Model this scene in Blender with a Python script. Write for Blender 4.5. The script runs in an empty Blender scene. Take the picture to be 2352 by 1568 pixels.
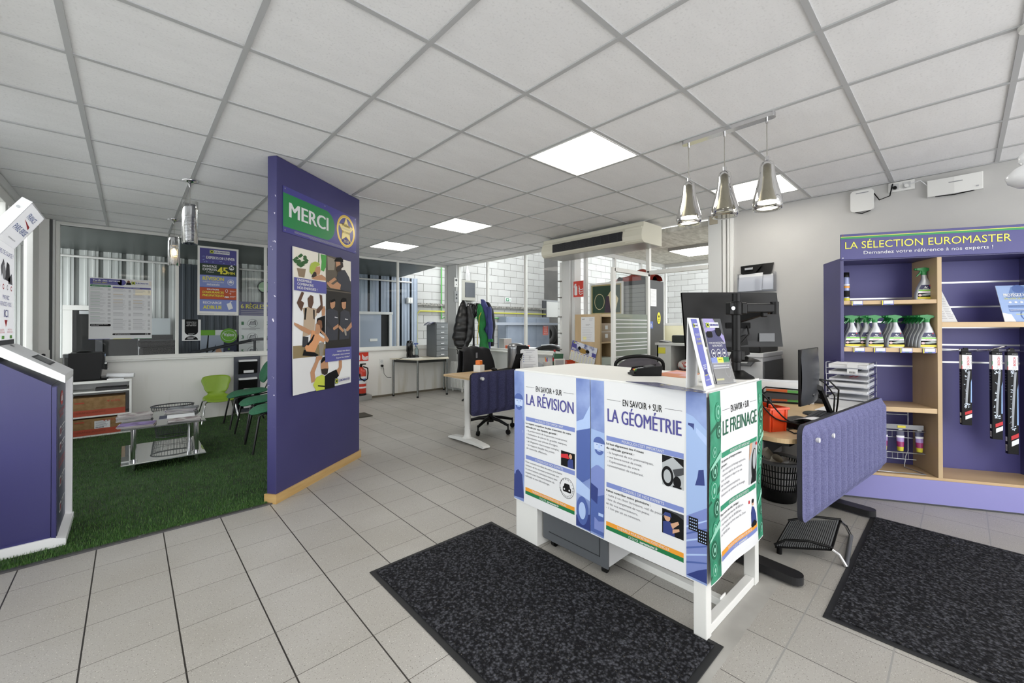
import bpy, math, random
from mathutils import Vector, Matrix
random.seed(7)
SC = bpy.context.scene
COL = SC.collection
PI = math.pi
# ---------------------------------------------------------------- survey of the room (metres)
# The camera was surveyed from the 0.6 m ceiling grid and the 0.3 m floor tiles; these helpers turn a
# sight line into a point on a real plane (floor, table top, wall).
CAM_F, CAM_CX, CAM_CY, CAM_YAW, CAM_PITCH, CAM_ROLL, CAM_H = 953.94, 1176.0, 743.62, .7442, .0056, -.001, 1.313
CEIL = 2.586
_fw = Vector((math.sin(CAM_YAW)*math.cos(CAM_PITCH), math.cos(CAM_YAW)*math.cos(CAM_PITCH), math.sin(CAM_PITCH)))
_r = Vector((math.cos(CAM_YAW), -math.sin(CAM_YAW), 0))
_u = _r.cross(_fw)
CAM_R = _r*math.cos(CAM_ROLL) + _u*math.sin(CAM_ROLL)
CAM_U = -_r*math.sin(CAM_ROLL) + _u*math.cos(CAM_ROLL)
CAM_FW = _fw
def ray(x, y): return CAM_FW + CAM_R*((x-CAM_CX)/CAM_F) - CAM_U*((y-CAM_CY)/CAM_F)
EYE = Vector((0, 0, CAM_H))
def pz(x, y, z=0.0):
    d = ray(x, y); return EYE + d*((z-CAM_H)/d.z)
def px(x, y, X):
    d = ray(x, y); return EYE + d*(X/d.x)
def py(x, y, Y):
    d = ray(x, y); return EYE + d*(Y/d.y)
def pd(x, y, dep): return EYE + ray(x, y)*dep
def pw(x, y, p0, p1):
    n = (p1[1]-p0[1], -(p1[0]-p0[0])); d = ray(x, y)
    return EYE + d*((p0[0]*n[0]+p0[1]*n[1])/(d.x*n[0]+d.y*n[1]))
def vz(x, y, b):
    d = ray(x, y); return CAM_H + d.z*math.hypot(b[0], b[1])/math.hypot(d.x, d.y)
# ---------------------------------------------------------------- materials
def lin(h):
    if isinstance(h, str):
        c = [int(h[i:i+2], 16)/255 for i in (0, 2, 4)]
        return tuple(x/12.92 if x <= .04045 else ((x+.055)/1.055)**2.4 for x in c)
    return h
_M = {}
def mat(name, col='808080', rough=.5, metal=0., spec=.5, emit=0., noise=None, bump=None, coat=0.):
    """noise=(scale, second colour, contrast low, high, stretch xyz), bump=(scale, strength)"""
    if name in _M: return _M[name]
    m = bpy.data.materials.new(name); m.use_nodes = True
    nt = m.node_tree; b = nt.nodes['Principled BSDF']
    c = lin(col)
    b.inputs['Base Color'].default_value = (*c, 1); b.inputs['Roughness'].default_value = rough
    b.inputs['Metallic'].default_value = metal; b.inputs['Specular IOR Level'].default_value = spec
    if coat: b.inputs['Coat Weight'].default_value = coat; b.inputs['Coat Roughness'].default_value = .08
    if emit:
        b.inputs['Emission Color'].default_value = (*c, 1); b.inputs['Emission Strength'].default_value = emit
    if noise or bump:
        tc = nt.nodes.new('ShaderNodeTexCoord')
    if noise:
        sc, c2, lo, hi = noise[:4]
        mp = nt.nodes.new('ShaderNodeMapping'); mp.inputs['Scale'].default_value = noise[4] if len(noise) > 4 else (1, 1, 1)
        nz = nt.nodes.new('ShaderNodeTexNoise'); nz.inputs['Scale'].default_value = sc; nz.inputs['Detail'].default_value = 4
        rp = nt.nodes.new('ShaderNodeValToRGB'); rp.color_ramp.elements[0].position = lo; rp.color_ramp.elements[1].position = hi
        rp.color_ramp.elements[0].color = (*c, 1); rp.color_ramp.elements[1].color = (*lin(c2), 1)
        nt.links.new(tc.outputs['Object'], mp.inputs['Vector']); nt.links.new(mp.outputs[0], nz.inputs['Vector'])
        nt.links.new(nz.outputs['Fac'], rp.inputs['Fac']); nt.links.new(rp.outputs['Color'], b.inputs['Base Color'])
    if bump:
        nb = nt.nodes.new('ShaderNodeTexNoise'); nb.inputs['Scale'].default_value = bump[0]; nb.inputs['Detail'].default_value = 5
        bp = nt.nodes.new('ShaderNodeBump'); bp.inputs['Strength'].default_value = bump[1]; bp.inputs['Distance'].default_value = .004
        nt.links.new(tc.outputs['Object'], nb.inputs['Vector']); nt.links.new(nb.outputs['Fac'], bp.inputs['Height'])
        nt.links.new(bp.outputs['Normal'], b.inputs['Normal'])
    _M[name] = m
    return m
def glassmat(name, tint='ffffff', refl=1.0, rough=0.0, body=0.0, bodycol='ffffff'):
    """thin pane: see-through with a Fresnel mirror share, optional milky body"""
    if name in _M: return _M[name]
    m = bpy.data.materials.new(name); m.use_nodes = True; nt = m.node_tree; N = nt.nodes; N.clear()
    out = N.new('ShaderNodeOutputMaterial'); tr = N.new('ShaderNodeBsdfTransparent'); gl = N.new('ShaderNodeBsdfGlossy')
    tr.inputs[0].default_value = (*lin(tint), 1); gl.inputs['Roughness'].default_value = rough
    fr = N.new('ShaderNodeFresnel'); fr.inputs['IOR'].default_value = 1.5
    mu = N.new('ShaderNodeMath'); mu.operation = 'MULTIPLY'; mu.inputs[1].default_value = refl; mu.use_clamp = True
    mx = N.new('ShaderNodeMixShader'); L = nt.links.new
    L(fr.outputs[0], mu.inputs[0]); L(mu.outputs[0], mx.inputs[0]); L(gl.outputs[0], mx.inputs[2])
    if body:
        df = N.new('ShaderNodeBsdfDiffuse'); df.inputs[0].default_value = (*lin(bodycol), 1)
        m2 = N.new('ShaderNodeMixShader'); m2.inputs[0].default_value = body
        L(tr.outputs[0], m2.inputs[1]); L(df.outputs[0], m2.inputs[2]); L(m2.outputs[0], mx.inputs[1])
    else: L(tr.outputs[0], mx.inputs[1])
    L(mx.outputs[0], out.inputs[0]); _M[name] = m
    return m
# ---------------------------------------------------------------- mesh builder
class MB:
    def __init__(s, M=None): s.v = []; s.f = []; s.fm = []; s.sm = []; s.M = M or Matrix.Identity(4)
    def add(s, vs, fs, m, smooth=False):
        o = len(s.v); s.v += [tuple(s.M @ Vector(v)) for v in vs]
        for f in fs: s.f.append([i+o for i in f]); s.fm.append(m); s.sm.append(smooth)
        return s
    def box(s, x0, x1, y0, y1, z0, z1, m, T=None):
        vs = [Vector((x, y, z)) for z in (z0, z1) for y in (y0, y1) for x in (x0, x1)]
        if T is not None: vs = [T @ v for v in vs]
        return s.add(vs, [(0, 2, 3, 1), (4, 5, 7, 6), (0, 1, 5, 4), (2, 6, 7, 3), (0, 4, 6, 2), (1, 3, 7, 5)], m)
    def bar(s, p0, p1, w, h, m, up=(0, 0, 1)):
        """rectangular bar from p0 to p1, w across, h along up"""
        p0, p1 = Vector(p0), Vector(p1); d = (p1-p0).normalized(); up = Vector(up)
        a = d.cross(up)
        if a.length < 1e-5: a = d.cross(Vector((1, 0, 0)))
        a.normalize(); b = a.cross(d)
        vs = [p+a*(w/2*i)+b*(h/2*j) for p in (p0, p1) for j in (-1, 1) for i in (-1, 1)]
        return s.add(vs, [(0, 2, 3, 1), (4, 5, 7, 6), (0, 1, 5, 4), (2, 6, 7, 3), (0, 4, 6, 2), (1, 3, 7, 5)], m)
    def ext(s, pts, vec, m, smooth=False):
        n = len(pts); vec = Vector(vec); a = [Vector(p) for p in pts]; b = [p+vec for p in a]
        s.add(a+b, [tuple(range(n-1, -1, -1)), tuple(range(n, 2*n))], m)
        return s.add(a+b, [(i, (i+1) % n, n+(i+1) % n, n+i) for i in range(n)], m, smooth)
    def prism(s, p2, z0, z1, m): return s.ext([(x, y, z0) for x, y in p2], (0, 0, z1-z0), m)
    def face(s, pts, m): return s.add(pts, [tuple(range(len(pts)))], m)
    def cyl(s, p0, p1, r0, m, r1=None, n=16, cap=True):
        p0, p1 = Vector(p0), Vector(p1); r1 = r0 if r1 is None else r1; d = (p1-p0).normalized()
        a = d.orthogonal().normalized(); b = d.cross(a)
        vs = []
        for p, r in ((p0, r0), (p1, r1)):
            vs += [p+(a*math.cos(2*PI*i/n)+b*math.sin(2*PI*i/n))*r for i in range(n)]
        s.add(vs, [(i, (i+1) % n, n+(i+1) % n, n+i) for i in range(n)], m, True)
        if cap: s.add(vs, [tuple(range(n-1, -1, -1)), tuple(range(n, 2*n))], m)
        return s
    def tube(s, pts, r, m, n=8, closed=False, flat=1.0):
        P = [Vector(p) for p in pts]; k = len(P)
        R = r if isinstance(r, (list, tuple)) else [r]*k
        T = []
        for i in range(k):
            a = P[(i-1) % k] if (closed or i > 0) else P[i]; b = P[(i+1) % k] if (closed or i < k-1) else P[i]
            T.append((b-a).normalized())
        a = T[0].orthogonal().normalized(); vs = []
        for i in range(k):
            a = (a - T[i]*a.dot(T[i])); a = a.normalized() if a.length > 1e-6 else T[i].orthogonal().normalized()
            b = T[i].cross(a)
            vs += [P[i]+(a*math.cos(2*PI*j/n)+b*math.sin(2*PI*j/n)*flat)*R[i] for j in range(n)]
        fs = []
        for i in range(k if closed else k-1):
            q = (i+1) % k
            fs += [(i*n+j, i*n+(j+1) % n, q*n+(j+1) % n, q*n+j) for j in range(n)]
        s.add(vs, fs, m, True)
        if not closed: s.add(vs, [tuple(range(n-1, -1, -1)), tuple(range((k-1)*n, k*n))], m)
        return s
    def lathe(s, prof, m, c=(0, 0, 0), n=24, cap=False, sx=1., sy=1.):
        k = len(prof); vs = [(c[0]+r*sx*math.cos(2*PI*j/n), c[1]+r*sy*math.sin(2*PI*j/n), c[2]+z) for r, z in prof for j in range(n)]
        s.add(vs, [(i*n+j, i*n+(j+1) % n, (i+1)*n+(j+1) % n, (i+1)*n+j) for i in range(k-1) for j in range(n)], m, True)
        if cap: s.add(vs, [tuple(range(n-1, -1, -1)), tuple(range((k-1)*n, k*n))], m)
        return s
    def ball(s, c, r, m, n=14):
        r = (r, r, r) if not isinstance(r, (tuple, list)) else r; h = n//2
        vs = [(c[0]+r[0]*math.sin(PI*i/h)*math.cos(2*PI*j/n), c[1]+r[1]*math.sin(PI*i/h)*math.sin(2*PI*j/n), c[2]-r[2]*math.cos(PI*i/h)) for i in range(h+1) for j in range(n)]
        return s.add(vs, [(i*n+j, i*n+(j+1) % n, (i+1)*n+(j+1) % n, (i+1)*n+j) for i in range(h) for j in range(n)], m, True)
    def surf(s, fn, nu, nv, m, smooth=True, closed=False):
        vs = [fn(i/nu, j/nv) for j in range(nv+1) for i in range(nu+1)]; w = nu+1
        return s.add(vs, [(j*w+i, j*w+i+1, (j+1)*w+i+1, (j+1)*w+i) for j in range(nv) for i in range(nu)], m, smooth)
    def rrect(s, x0, x1, y0, y1, r, k=5):
        o = []
        for cx, cy, a in ((x1-r, y0+r, -PI/2), (x1-r, y1-r, 0), (x0+r, y1-r, PI/2), (x0+r, y0+r, PI)):
            o += [(cx+r*math.cos(a+PI/2*i/k), cy+r*math.sin(a+PI/2*i/k)) for i in range(k+1)]
        return o
    def build(s, name, parent=None, bevel=0., solid=0., sub=0, seg=2):
        me = bpy.data.meshes.new(name); me.from_pydata(s.v, [], s.f)
        ms = []
        for m in s.fm:
            if m not in ms: ms.append(m)
        for m in ms: me.materials.append(m)
        me.polygons.foreach_set('material_index', [ms.index(m) for m in s.fm])
        me.polygons.foreach_set('use_smooth', s.sm); me.update()
        o = bpy.data.objects.new(name, me); COL.objects.link(o)
        if parent: o.parent = parent
        if solid:
            q = o.modifiers.new('thickness', 'SOLIDIFY'); q.thickness = solid; q.offset = 0
        if sub:
            q = o.modifiers.new('smooth', 'SUBSURF'); q.levels = q.render_levels = sub
        if bevel:
            q = o.modifiers.new('edges', 'BEVEL'); q.width = bevel; q.segments = seg; q.limit_method = 'ANGLE'; q.angle_limit = .6
        return o
# ---------------------------------------------------------------- things
def tag(o, label, cat, group=None):
    o['label'] = label; o['category'] = cat
    if group: o['group'] = group
    return o
def thing(name, label, cat, loc=(0, 0, 0), rz=0., group=None):
    o = bpy.data.objects.new(name, None); COL.objects.link(o); o.empty_display_size = .1
    o.location = loc; o.rotation_euler = (0, 0, rz)
    return tag(o, label, cat, group)
def struct(mb, name, bevel=0., **k):
    o = mb.build(name, None, bevel, **k); o['kind'] = 'structure'
    return o
def dup(o, loc=None, rz=None, label=None, parent=None):
    c = o.copy(); COL.objects.link(c)
    if parent: c.parent = parent
    if loc is not None: c.location = loc
    if rz is not None: c.rotation_euler = (0, 0, rz)
    if label: c['label'] = label
    for ch in list(o.children): dup(ch, parent=c)
    return c
def lab(o, s): o['label'] = s; return o
# ---------------------------------------------------------------- lettering and print
_T = {}
def _glyphs(t, bold=0.):
    bold = 0.
    if (t, bold) in _T: return _T[(t, bold)]
    cu = bpy.data.curves.new('lettering', 'FONT'); cu.body = t; cu.size = 1; cu.resolution_u = 3; cu.offset = bold; cu.fill_mode = 'FRONT'
    ob = bpy.data.objects.new('lettering', cu); COL.objects.link(ob)
    bpy.context.view_layer.update()
    me = bpy.data.meshes.new_from_object(ob.evaluated_get(bpy.context.evaluated_depsgraph_get()))
    vs = [(v.co.x, v.co.y) for v in me.vertices]; fs = [tuple(p.vertices) for p in me.polygons]
    bpy.data.objects.remove(ob); bpy.data.curves.remove(cu); bpy.data.meshes.remove(me)
    x0 = min(v[0] for v in vs); x1 = max(v[0] for v in vs)
    _T[(t, bold)] = ([((x-x0), y) for x, y in vs], fs, x1-x0)
    return _T[(t, bold)]
_c = _glyphs('H'); CAP = max(v[1] for v in _c[0])
class Print:
    """flat print on a sheet: u to the right, v up, all layers a hair above the sheet"""
    def __init__(s, org, U, V, warp=None, eps=.0006):
        s.o = Vector(org); s.U = Vector(U).normalized(); s.V = Vector(V).normalized(); s.N = s.U.cross(s.V); s.eps = eps
        s.parts = {}; s.cur = 'print'; s.warp = warp; s.lay = 0
    def part(s, name): s.cur = name; return s
    def P(s, u, v, l):
        w = s.warp(u, v) if s.warp else 0
        return s.o + s.U*u + s.V*v + s.N*(w + l*s.eps)
    def add(s, pts, fs, m, l):
        s.parts.setdefault(s.cur, MB()).add([s.P(u, v, l) for u, v in pts], fs, m)
        return s
    def poly(s, pts, m, l=1): return s.add(pts, [tuple(range(len(pts)))], m, l)
    def rect(s, u0, v0, u1, v1, m, l=1, n=0):
        if s.warp or n:
            n = n or 12; nv = max(1, int(abs(v1-v0)/.04)); k = max(1, int(abs(u1-u0)/.03))
            pts = [(u0+(u1-u0)*i/k, v0+(v1-v0)*j/nv) for j in range(nv+1) for i in range(k+1)]
            return s.add(pts, [(j*(k+1)+i, j*(k+1)+i+1, (j+1)*(k+1)+i+1, (j+1)*(k+1)+i) for j in range(nv) for i in range(k)], m, l)
        return s.poly([(u0, v0), (u1, v0), (u1, v1), (u0, v1)], m, l)
    def rr(s, u0, v0, u1, v1, r, m, l=1): return s.poly(MB().rrect(u0, u1, v0, v1, r), m, l)
    def ell(s, u, v, a, b, m, l=1, n=28, a0=0, a1=2*PI):
        return s.poly([(u+a*math.cos(a0+(a1-a0)*i/n), v+b*math.sin(a0+(a1-a0)*i/n)) for i in range(n if a1-a0 > 6 else n+1)], m, l)
    def ring(s, u, v, a, b, t, m, l=1, n=32):
        pts = [(u+(a-k*t)*math.cos(2*PI*i/n), v+(b-k*t)*math.sin(2*PI*i/n)) for k in (0, 1) for i in range(n)]
        return s.add(pts, [(i, (i+1) % n, n+(i+1) % n, n+i) for i in range(n)], m, l)
    def line(s, pts, w, m, l=1):
        for (a, b), (c, d) in zip(pts, pts[1:]):
            L = math.hypot(c-a, d-b) or 1; nx, ny = -(d-b)/L*w/2, (c-a)/L*w/2
            s.poly([(a-nx, b-ny), (c-nx, d-ny), (c+nx, d+ny), (a+nx, b+ny)], m, l)
        return s
    def text(s, t, u, v, h, m, w=None, al='l', l=3, bold=0., shear=0., rot=0.):
        vs, fs, tw = _glyphs(t, bold); k = h/CAP; kx = k if w is None else w/tw
        W = tw*kx; o = u-(W/2 if al == 'c' else W if al == 'r' else 0)
        cr, sr = math.cos(rot), math.sin(rot); q = []
        for x, y in vs:
            X, Y = x*kx+shear*y*k, y*k; q.append((o+X*cr-Y*sr, v+X*sr+Y*cr))
        s.add(q, fs, m, l)
        if bold:   # heavier strokes: the same glyphs set again a touch to either side
            e = bold*1.6*k
            for j, d in ((1, -e), (2, e)): s.add([(a+d*cr, b+d*sr) for a, b in q], fs, m, l+.12*j)
        return s
    def lines(s, u0, v1, u1, n, dv, h, m, l=3, ragged=.3, seed=1):
        """rows too small to read in the photograph: thin grey strokes"""
        R = random.Random(seed)
        for i in range(n):
            e = u1-(u1-u0)*ragged*R.random(); s.rect(u0, v1-i*dv-h, e, v1-i*dv, m, l, 0) if not s.warp else s.poly([(u0, v1-i*dv-h), (e, v1-i*dv-h), (e, v1-i*dv), (u0, v1-i*dv)], m, l)
        return s
    def build(s, parent, names=None):
        return {k: mb.build(k.split('#')[0], parent) for k, mb in s.parts.items()}
# ---------------------------------------------------------------- common materials
WHITE = mat('white paint', 'dededb', .45)
WHITEM = mat('white lacquered metal', 'e4e4e2', .35)
PAPER = mat('white paper', 'd9dadc', .7)
BLACKP = mat('black plastic', '0b0b0c', .4, 0., .22)
BLACKM = mat('black matt', '080809', .75, 0., .15)
DGREY = mat('dark grey', '3a3c40', .5)
MGREY = mat('mid grey', '8b8d8f', .5)
LGREY = mat('light grey', 'c4c5c5', .5)
CHROME = mat('chrome', 'd8d8da', .12, 1.)
STEEL = mat('brushed steel', 'a8aaad', .35, 1.)
ALU = mat('aluminium frame', 'cfd0cf', .4, .0)
INK = mat('ink black', '101012', .65, 0., .2)
INKG = mat('ink grey', '6c6c72', .6)
INKL = mat('ink light grey', 'a9a9ae', .6)
PBLUE = mat('print violet blue', '46448a', .5)
PBLUE2 = mat('print mid blue', '666dae', .5)
PLILAC = mat('print periwinkle', '7584be', .5)
PSKY = mat('print sky blue', '98b0da', .5)
PDEEP = mat('print deep blue', '4a5f9f', .5)
PGREEN = mat('print green', '157040', .5)
PGREEND = mat('print dark green', '0c2a14', .5)
PTEAL = mat('print teal', '2d8a68', .5)
PTEALD = mat('print dark teal', '14583f', .5)
PORANGE = mat('print orange', 'e0962c', .5)
PRUST = mat('print rust', 'b0481c', .5)
STRIPB = mat('photo strip blue', '93a6d4', .5, noise=(5, '5b70ad', .32, .68))
STRIPG = mat('photo strip green', '3f9a78', .5, noise=(7, '17634a', .32, .68))
PYELL = mat('print yellow', 'd6cf3a', .5)
PRED = mat('print red', 'c3232c', .5)
SKIN = mat('print skin', 'c69a7c', .6)
SKIND = mat('print dark skin', '6e4a36', .6)
GLASS = glassmat('window glass', 'eef1f0', .3)
CLEAR = glassmat('clear plastic', 'f4f5f8', .4)
WOODL = mat('light beech board', 'c4ab87', .45, noise=(6, 'b29a76', .35, .65, (1, 1, .15)))
WOODLH = mat('light beech board grained along', 'c6ab84', .45, noise=(6, 'b99d77', .35, .65, (.15, 1, 1)))
def logo(p, u, v, h, w, l=4, bg=True):
    """white plate with round wheel sign and the shop's name"""
    if bg: p.rect(u, v, u+w, v+h, PAPER, l)
    k = h*.9; p.rect(u+h*.05, v+h*.05, u+h*.05+k, v+h*.95, PGREEN, l+1)
    p.ell(u+h*.5, v+h*.5, k*.45, k*.45, PYELL, l+2, 16); p.ell(u+h*.5, v+h*.5, k*.28, k*.28, INK, l+3, 12)
    p.poly([(u+h*.5, v+h*.62), (u+h*.38, v+h*.5), (u+h*.5, v+h*.38), (u+h*.62, v+h*.5)], PGREEN, l+4)
    p.text('EUROMASTER', u+h*1.08, v+h*.3, h*.42, PBLUE, w-h*1.2, l=l+2, bold=.02)
# ================================================================= THE SETTING
XW, XE, YN, YS = -.83, 4.98, 7.36, -3.4
class NT:
    def __init__(s, name):
        s.m = bpy.data.materials.new(name); s.m.use_nodes = True; s.t = s.m.node_tree; s.b = s.t.nodes['Principled BSDF']
        s.tc = s.t.nodes.new('ShaderNodeTexCoord'); s.sp = s.t.nodes.new('ShaderNodeSeparateXYZ'); s.t.links.new(s.tc.outputs['Object'], s.sp.inputs[0])
    def math(s, op, a, b=None, c=None, clamp=False):
        n = s.t.nodes.new('ShaderNodeMath'); n.operation = op; n.use_clamp = clamp
        for i, v in enumerate((a, b, c)):
            if v is None: continue
            if isinstance(v, (int, float)): n.inputs[i].default_value = v
            else: s.t.links.new(v, n.inputs[i])
        return n.outputs[0]
    def noise(s, scale, detail=3, vec=None, rough=.5):
        n = s.t.nodes.new('ShaderNodeTexNoise'); n.inputs['Scale'].default_value = scale; n.inputs['Detail'].default_value = detail; n.inputs['Roughness'].default_value = rough
        s.t.links.new(vec or s.tc.outputs['Object'], n.inputs['Vector']); return n.outputs['Fac']
    def scaled(s, sx, sy, sz):
        n = s.t.nodes.new('ShaderNodeMapping'); n.inputs['Scale'].default_value = (sx, sy, sz); s.t.links.new(s.tc.outputs['Object'], n.inputs[0]); return n.outputs[0]
    def mix(s, f, a, b):
        n = s.t.nodes.new('ShaderNodeMix'); n.data_type = 'RGBA'
        for i, v in ((0, f), (6, a), (7, b)):
            if isinstance(v, (int, float)): n.inputs[i].default_value = v
            elif isinstance(v, (str, tuple)): n.inputs[i].default_value = (*lin(v), 1)
            else: s.t.links.new(v, n.inputs[i])
        return n.outputs[2]
    def ramp(s, f, lo, hi): return s.math('MULTIPLY_ADD', f, 1/(hi-lo), -lo/(hi-lo), True)
    def bump(s, h, st, dist=.003):
        n = s.t.nodes.new('ShaderNodeBump'); n.inputs['Strength'].default_value = st; n.inputs['Distance'].default_value = dist
        s.t.links.new(h, n.inputs['Height']); s.t.links.new(n.outputs[0], s.b.inputs['Normal'])
    def done(s, col, rough=.5, spec=.5):
        if not isinstance(col, (str, tuple)): s.t.links.new(col, s.b.inputs['Base Color'])
        else: s.b.inputs['Base Color'].default_value = (*lin(col), 1)
        if isinstance(rough, (int, float)): s.b.inputs['Roughness'].default_value = rough
        else: s.t.links.new(rough, s.b.inputs['Roughness'])
        s.b.inputs['Specular IOR Level'].default_value = spec
        return s.m
# ---- floor tiles, 0.3 m, wide dark joints one way, hairline joints the other; a screed strip where a wall once stood
n = NT('ceramic floor tiles'); X, Y = n.sp.outputs[0], n.sp.outputs[1]
fx = n.math('MULTIPLY_ADD', X, 1/.3015, .4405/.3015+40); fy = n.math('MULTIPLY_ADD', Y, 1/.3015, -3.5119/.3015+40)
dx = n.math('MULTIPLY', n.math('SUBTRACT', .5, n.math('ABSOLUTE', n.math('SUBTRACT', n.math('FRACT', fx), .5))), .3015)
dy = n.math('MULTIPLY', n.math('SUBTRACT', .5, n.math('ABSOLUTE', n.math('SUBTRACT', n.math('FRACT', fy), .5))), .3015)
south = n.math('LESS_THAN', Y, .64)
wx = n.math('MULTIPLY_ADD', south, -.0012, .0029); wy = n.math('MULTIPLY_ADD', south, .0016, .0014)
jx = n.math('LESS_THAN', dx, wx); jy = n.math('LESS_THAN', dy, wy)
cell = n.t.nodes.new('ShaderNodeCombineXYZ'); n.t.links.new(n.math('FLOOR', fx), cell.inputs[0]); n.t.links.new(n.math('FLOOR', fy), cell.inputs[1])
wn = n.t.nodes.new('ShaderNodeTexWhiteNoise'); wn.noise_dimensions = '2D'; n.t.links.new(cell.outputs[0], wn.inputs['Vector'])
base = n.mix(wn.outputs['Value'], '9f9c97', 'a7a49f')
base = n.mix(n.ramp(n.noise(1.3, 3), .35, .7), base, '97938c')
base = n.mix(n.ramp(n.noise(160, 2), .63, .68), base, '76726b')
base = n.mix(n.ramp(n.noise(210, 2, n.scaled(1, 1, 3)), .66, .7), base, 'd9d5cc')
jc = n.mix(south, '2d2a26', '85837f')
base = n.mix(jx, base, n.mix(south, '2b2825', '4a4845')); base = n.mix(jy, base, n.mix(south, '4a463f', '8d8c89'))
strip = n.math('MULTIPLY', n.math('GREATER_THAN', n.math('ADD', Y, n.math('MULTIPLY', n.noise(40, 2), .012)), .645), n.math('LESS_THAN', Y, .80))
base = n.mix(strip, base, n.mix(n.ramp(n.noise(5, 5), .3, .7), '92908b', 'a4a29d'))
n.bump(n.math('ADD', n.math('MULTIPLY', n.math('MAXIMUM', jx, jy), -1.), n.math('MULTIPLY', n.noise(30, 2), .12)), .35)
FLOORM = n.done(base, n.mix(n.noise(3, 2), (.33, .33, .33), (.45, .45, .45)), .4)
f = MB(); f.box(XW-.1, 8.4, YS, YN+.1, -.08, 0, FLOORM); struct(f, 'floor')
CONC = mat('workshop concrete', '8d8c88', .8, noise=(2, '7c7b77', .3, .7))
f = MB(); f.box(-6, XW-.12, -6, 12, -.1, -.02, CONC); f.box(XW-.12, 8.42, YN+.12, 16, -.1, -.02, CONC); f.box(8.42, 20, -4, 16, -.1, -.02, CONC); struct(f, 'floor_workshop')
# ---- suspended ceiling: mineral tiles on T bars
n = NT('mineral ceiling tile')
c = n.mix(n.ramp(n.noise(3.2, 5, n.scaled(1, 3, 1), .65), .3, .75), 'efeff0', 'e8e8e9'); c = n.mix(n.ramp(n.noise(90, 3), .55, .75), c, 'dededf')
n.bump(n.noise(130, 3), .12); TILEM = n.done(c, .85, .2)
TBAR = mat('T bar grey', 'b4b5b6', .45)
CX0, CY0 = -.21, 2.815
LAMPS = [(2.19, 1.615), (2.79, 4.015), (2.79, 5.815), (3.99, 1.015), (.99, -.785), (2.79, -1.385), (-.21, .415)]  # last three panels are added out of view to light the room
c = MB(); c.box(XW-.1, XE+.14, YS, YN+.14, CEIL+.004, CEIL+.06, TILEM)
x = CX0-.6
while x < XE:
    c.box(x-.012, x+.012, YS, YN, CEIL-.003, CEIL+.004, TBAR); x += .6
y = CY0-.6*10
while y < YN:
    c.box(XW, XE, y-.012, y+.012, CEIL-.0025, CEIL+.004, TBAR); y += .6
c.box(XW, XE, YN-.03, YN, CEIL-.004, CEIL+.004, TBAR); c.box(XE-.03, XE, YS, 1.95, CEIL-.004, CEIL+.004, TBAR)
struct(c, 'ceiling')
LED = mat('lit diffuser', 'fffaf0', .6, emit=6.5)
names = ['square LED ceiling panel nearest the triple pendant bar, largest of the lit panels', 'square LED ceiling panel in the middle of the room, between the largest and the smallest',
         'small-looking square LED ceiling panel nearest the back window wall', 'square LED ceiling panel partly hidden behind the hanging glass cone lamps by the grey wall',
         'added unseen square LED ceiling panel above the entrance mats, out of the picture', 'added unseen square LED ceiling panel near the shop front, out of the picture', 'added unseen square LED ceiling panel by the side entrance, out of the picture']
for (x, y), s in zip(LAMPS, names):
    t = thing('ceiling_light', s, 'ceiling light', (x+.3, y+.3, CEIL), group='square LED ceiling panels')
    m = MB(); m.box(-.278, .278, -.278, .278, -.004, 0.003, LED); m.build('diffuser', t)
    m = MB()
    for a in ((-.288, -.278, -.288, .288), (.278, .288, -.288, .288), (-.278, .278, -.288, -.278), (-.278, .278, .278, .288)): m.box(*a, -.006, .003, WHITEM)
    m.build('frame', t)
# ---- north wall: dirty white dado, white window frames above
n = NT('stained white dado paint')
st = n.math('MULTIPLY', n.ramp(n.noise(7, 4, n.scaled(1, 1, .12)), .52, .78), n.ramp(n.sp.outputs[2], .75, .0))
DADO = n.done(n.mix(st, 'e6e5e1', 'b9b096'), .5)
w = MB(); w.box(XW, 5.08, YN, YN+.1, 0, .875, DADO); w.box(XW, 4.95, YN-.035, YN+.11, .862, .885, WHITE)
struct(w, 'wall_north', .004)
w = MB(); w.box(1.5, 4.9, YN-.012, YN, 0, .035, mat('dark base line', '6d6657', .7)); struct(w, 'baseboard_north')  # dark line along the foot of the dado
FR = mat('white window frame', 'dcdcd8', .4)
def window(name, p0, p1, z0, z1, post=.035, depth=.05, rail=.05, top=.06, m=None, glass=True, last=False):
    """one pane: frame (structure) with its glass as a child; p0-p1 on plan"""
    m = m or FR; p0, p1 = Vector((*p0, 0)), Vector((*p1, 0)); b = MB()
    for p in ((p0, p1) if last else (p0,)): b.bar(p+Vector((0, 0, z0)), p+Vector((0, 0, z1)), post, depth, m, up=(p1-p0).normalized().cross(Vector((0, 0, 1))))
    b.bar(p0+Vector((0, 0, z0+rail/2)), p1+Vector((0, 0, z0+rail/2)), depth*.98, rail, m)
    b.bar(p0+Vector((0, 0, z1-top/2)), p1+Vector((0, 0, z1-top/2)), depth*.98, top, m)
    o = struct(b, name, .003)
    if glass:
        g = MB(); g.face([p0+Vector((0, 0, z0+rail)), p1+Vector((0, 0, z0+rail)), p1+Vector((0, 0, z1-top)), p0+Vector((0, 0, z1-top))], GLASS); g.build('glass', o)
    return o
xs = [-.637, .484, 1.56, 2.68, 3.805, 4.91]
for i in range(5): window('window_%d' % (i+1), (xs[i], YN+.03), (xs[i+1], YN+.03), .885, CEIL, top=.038, last=i == 4)
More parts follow.
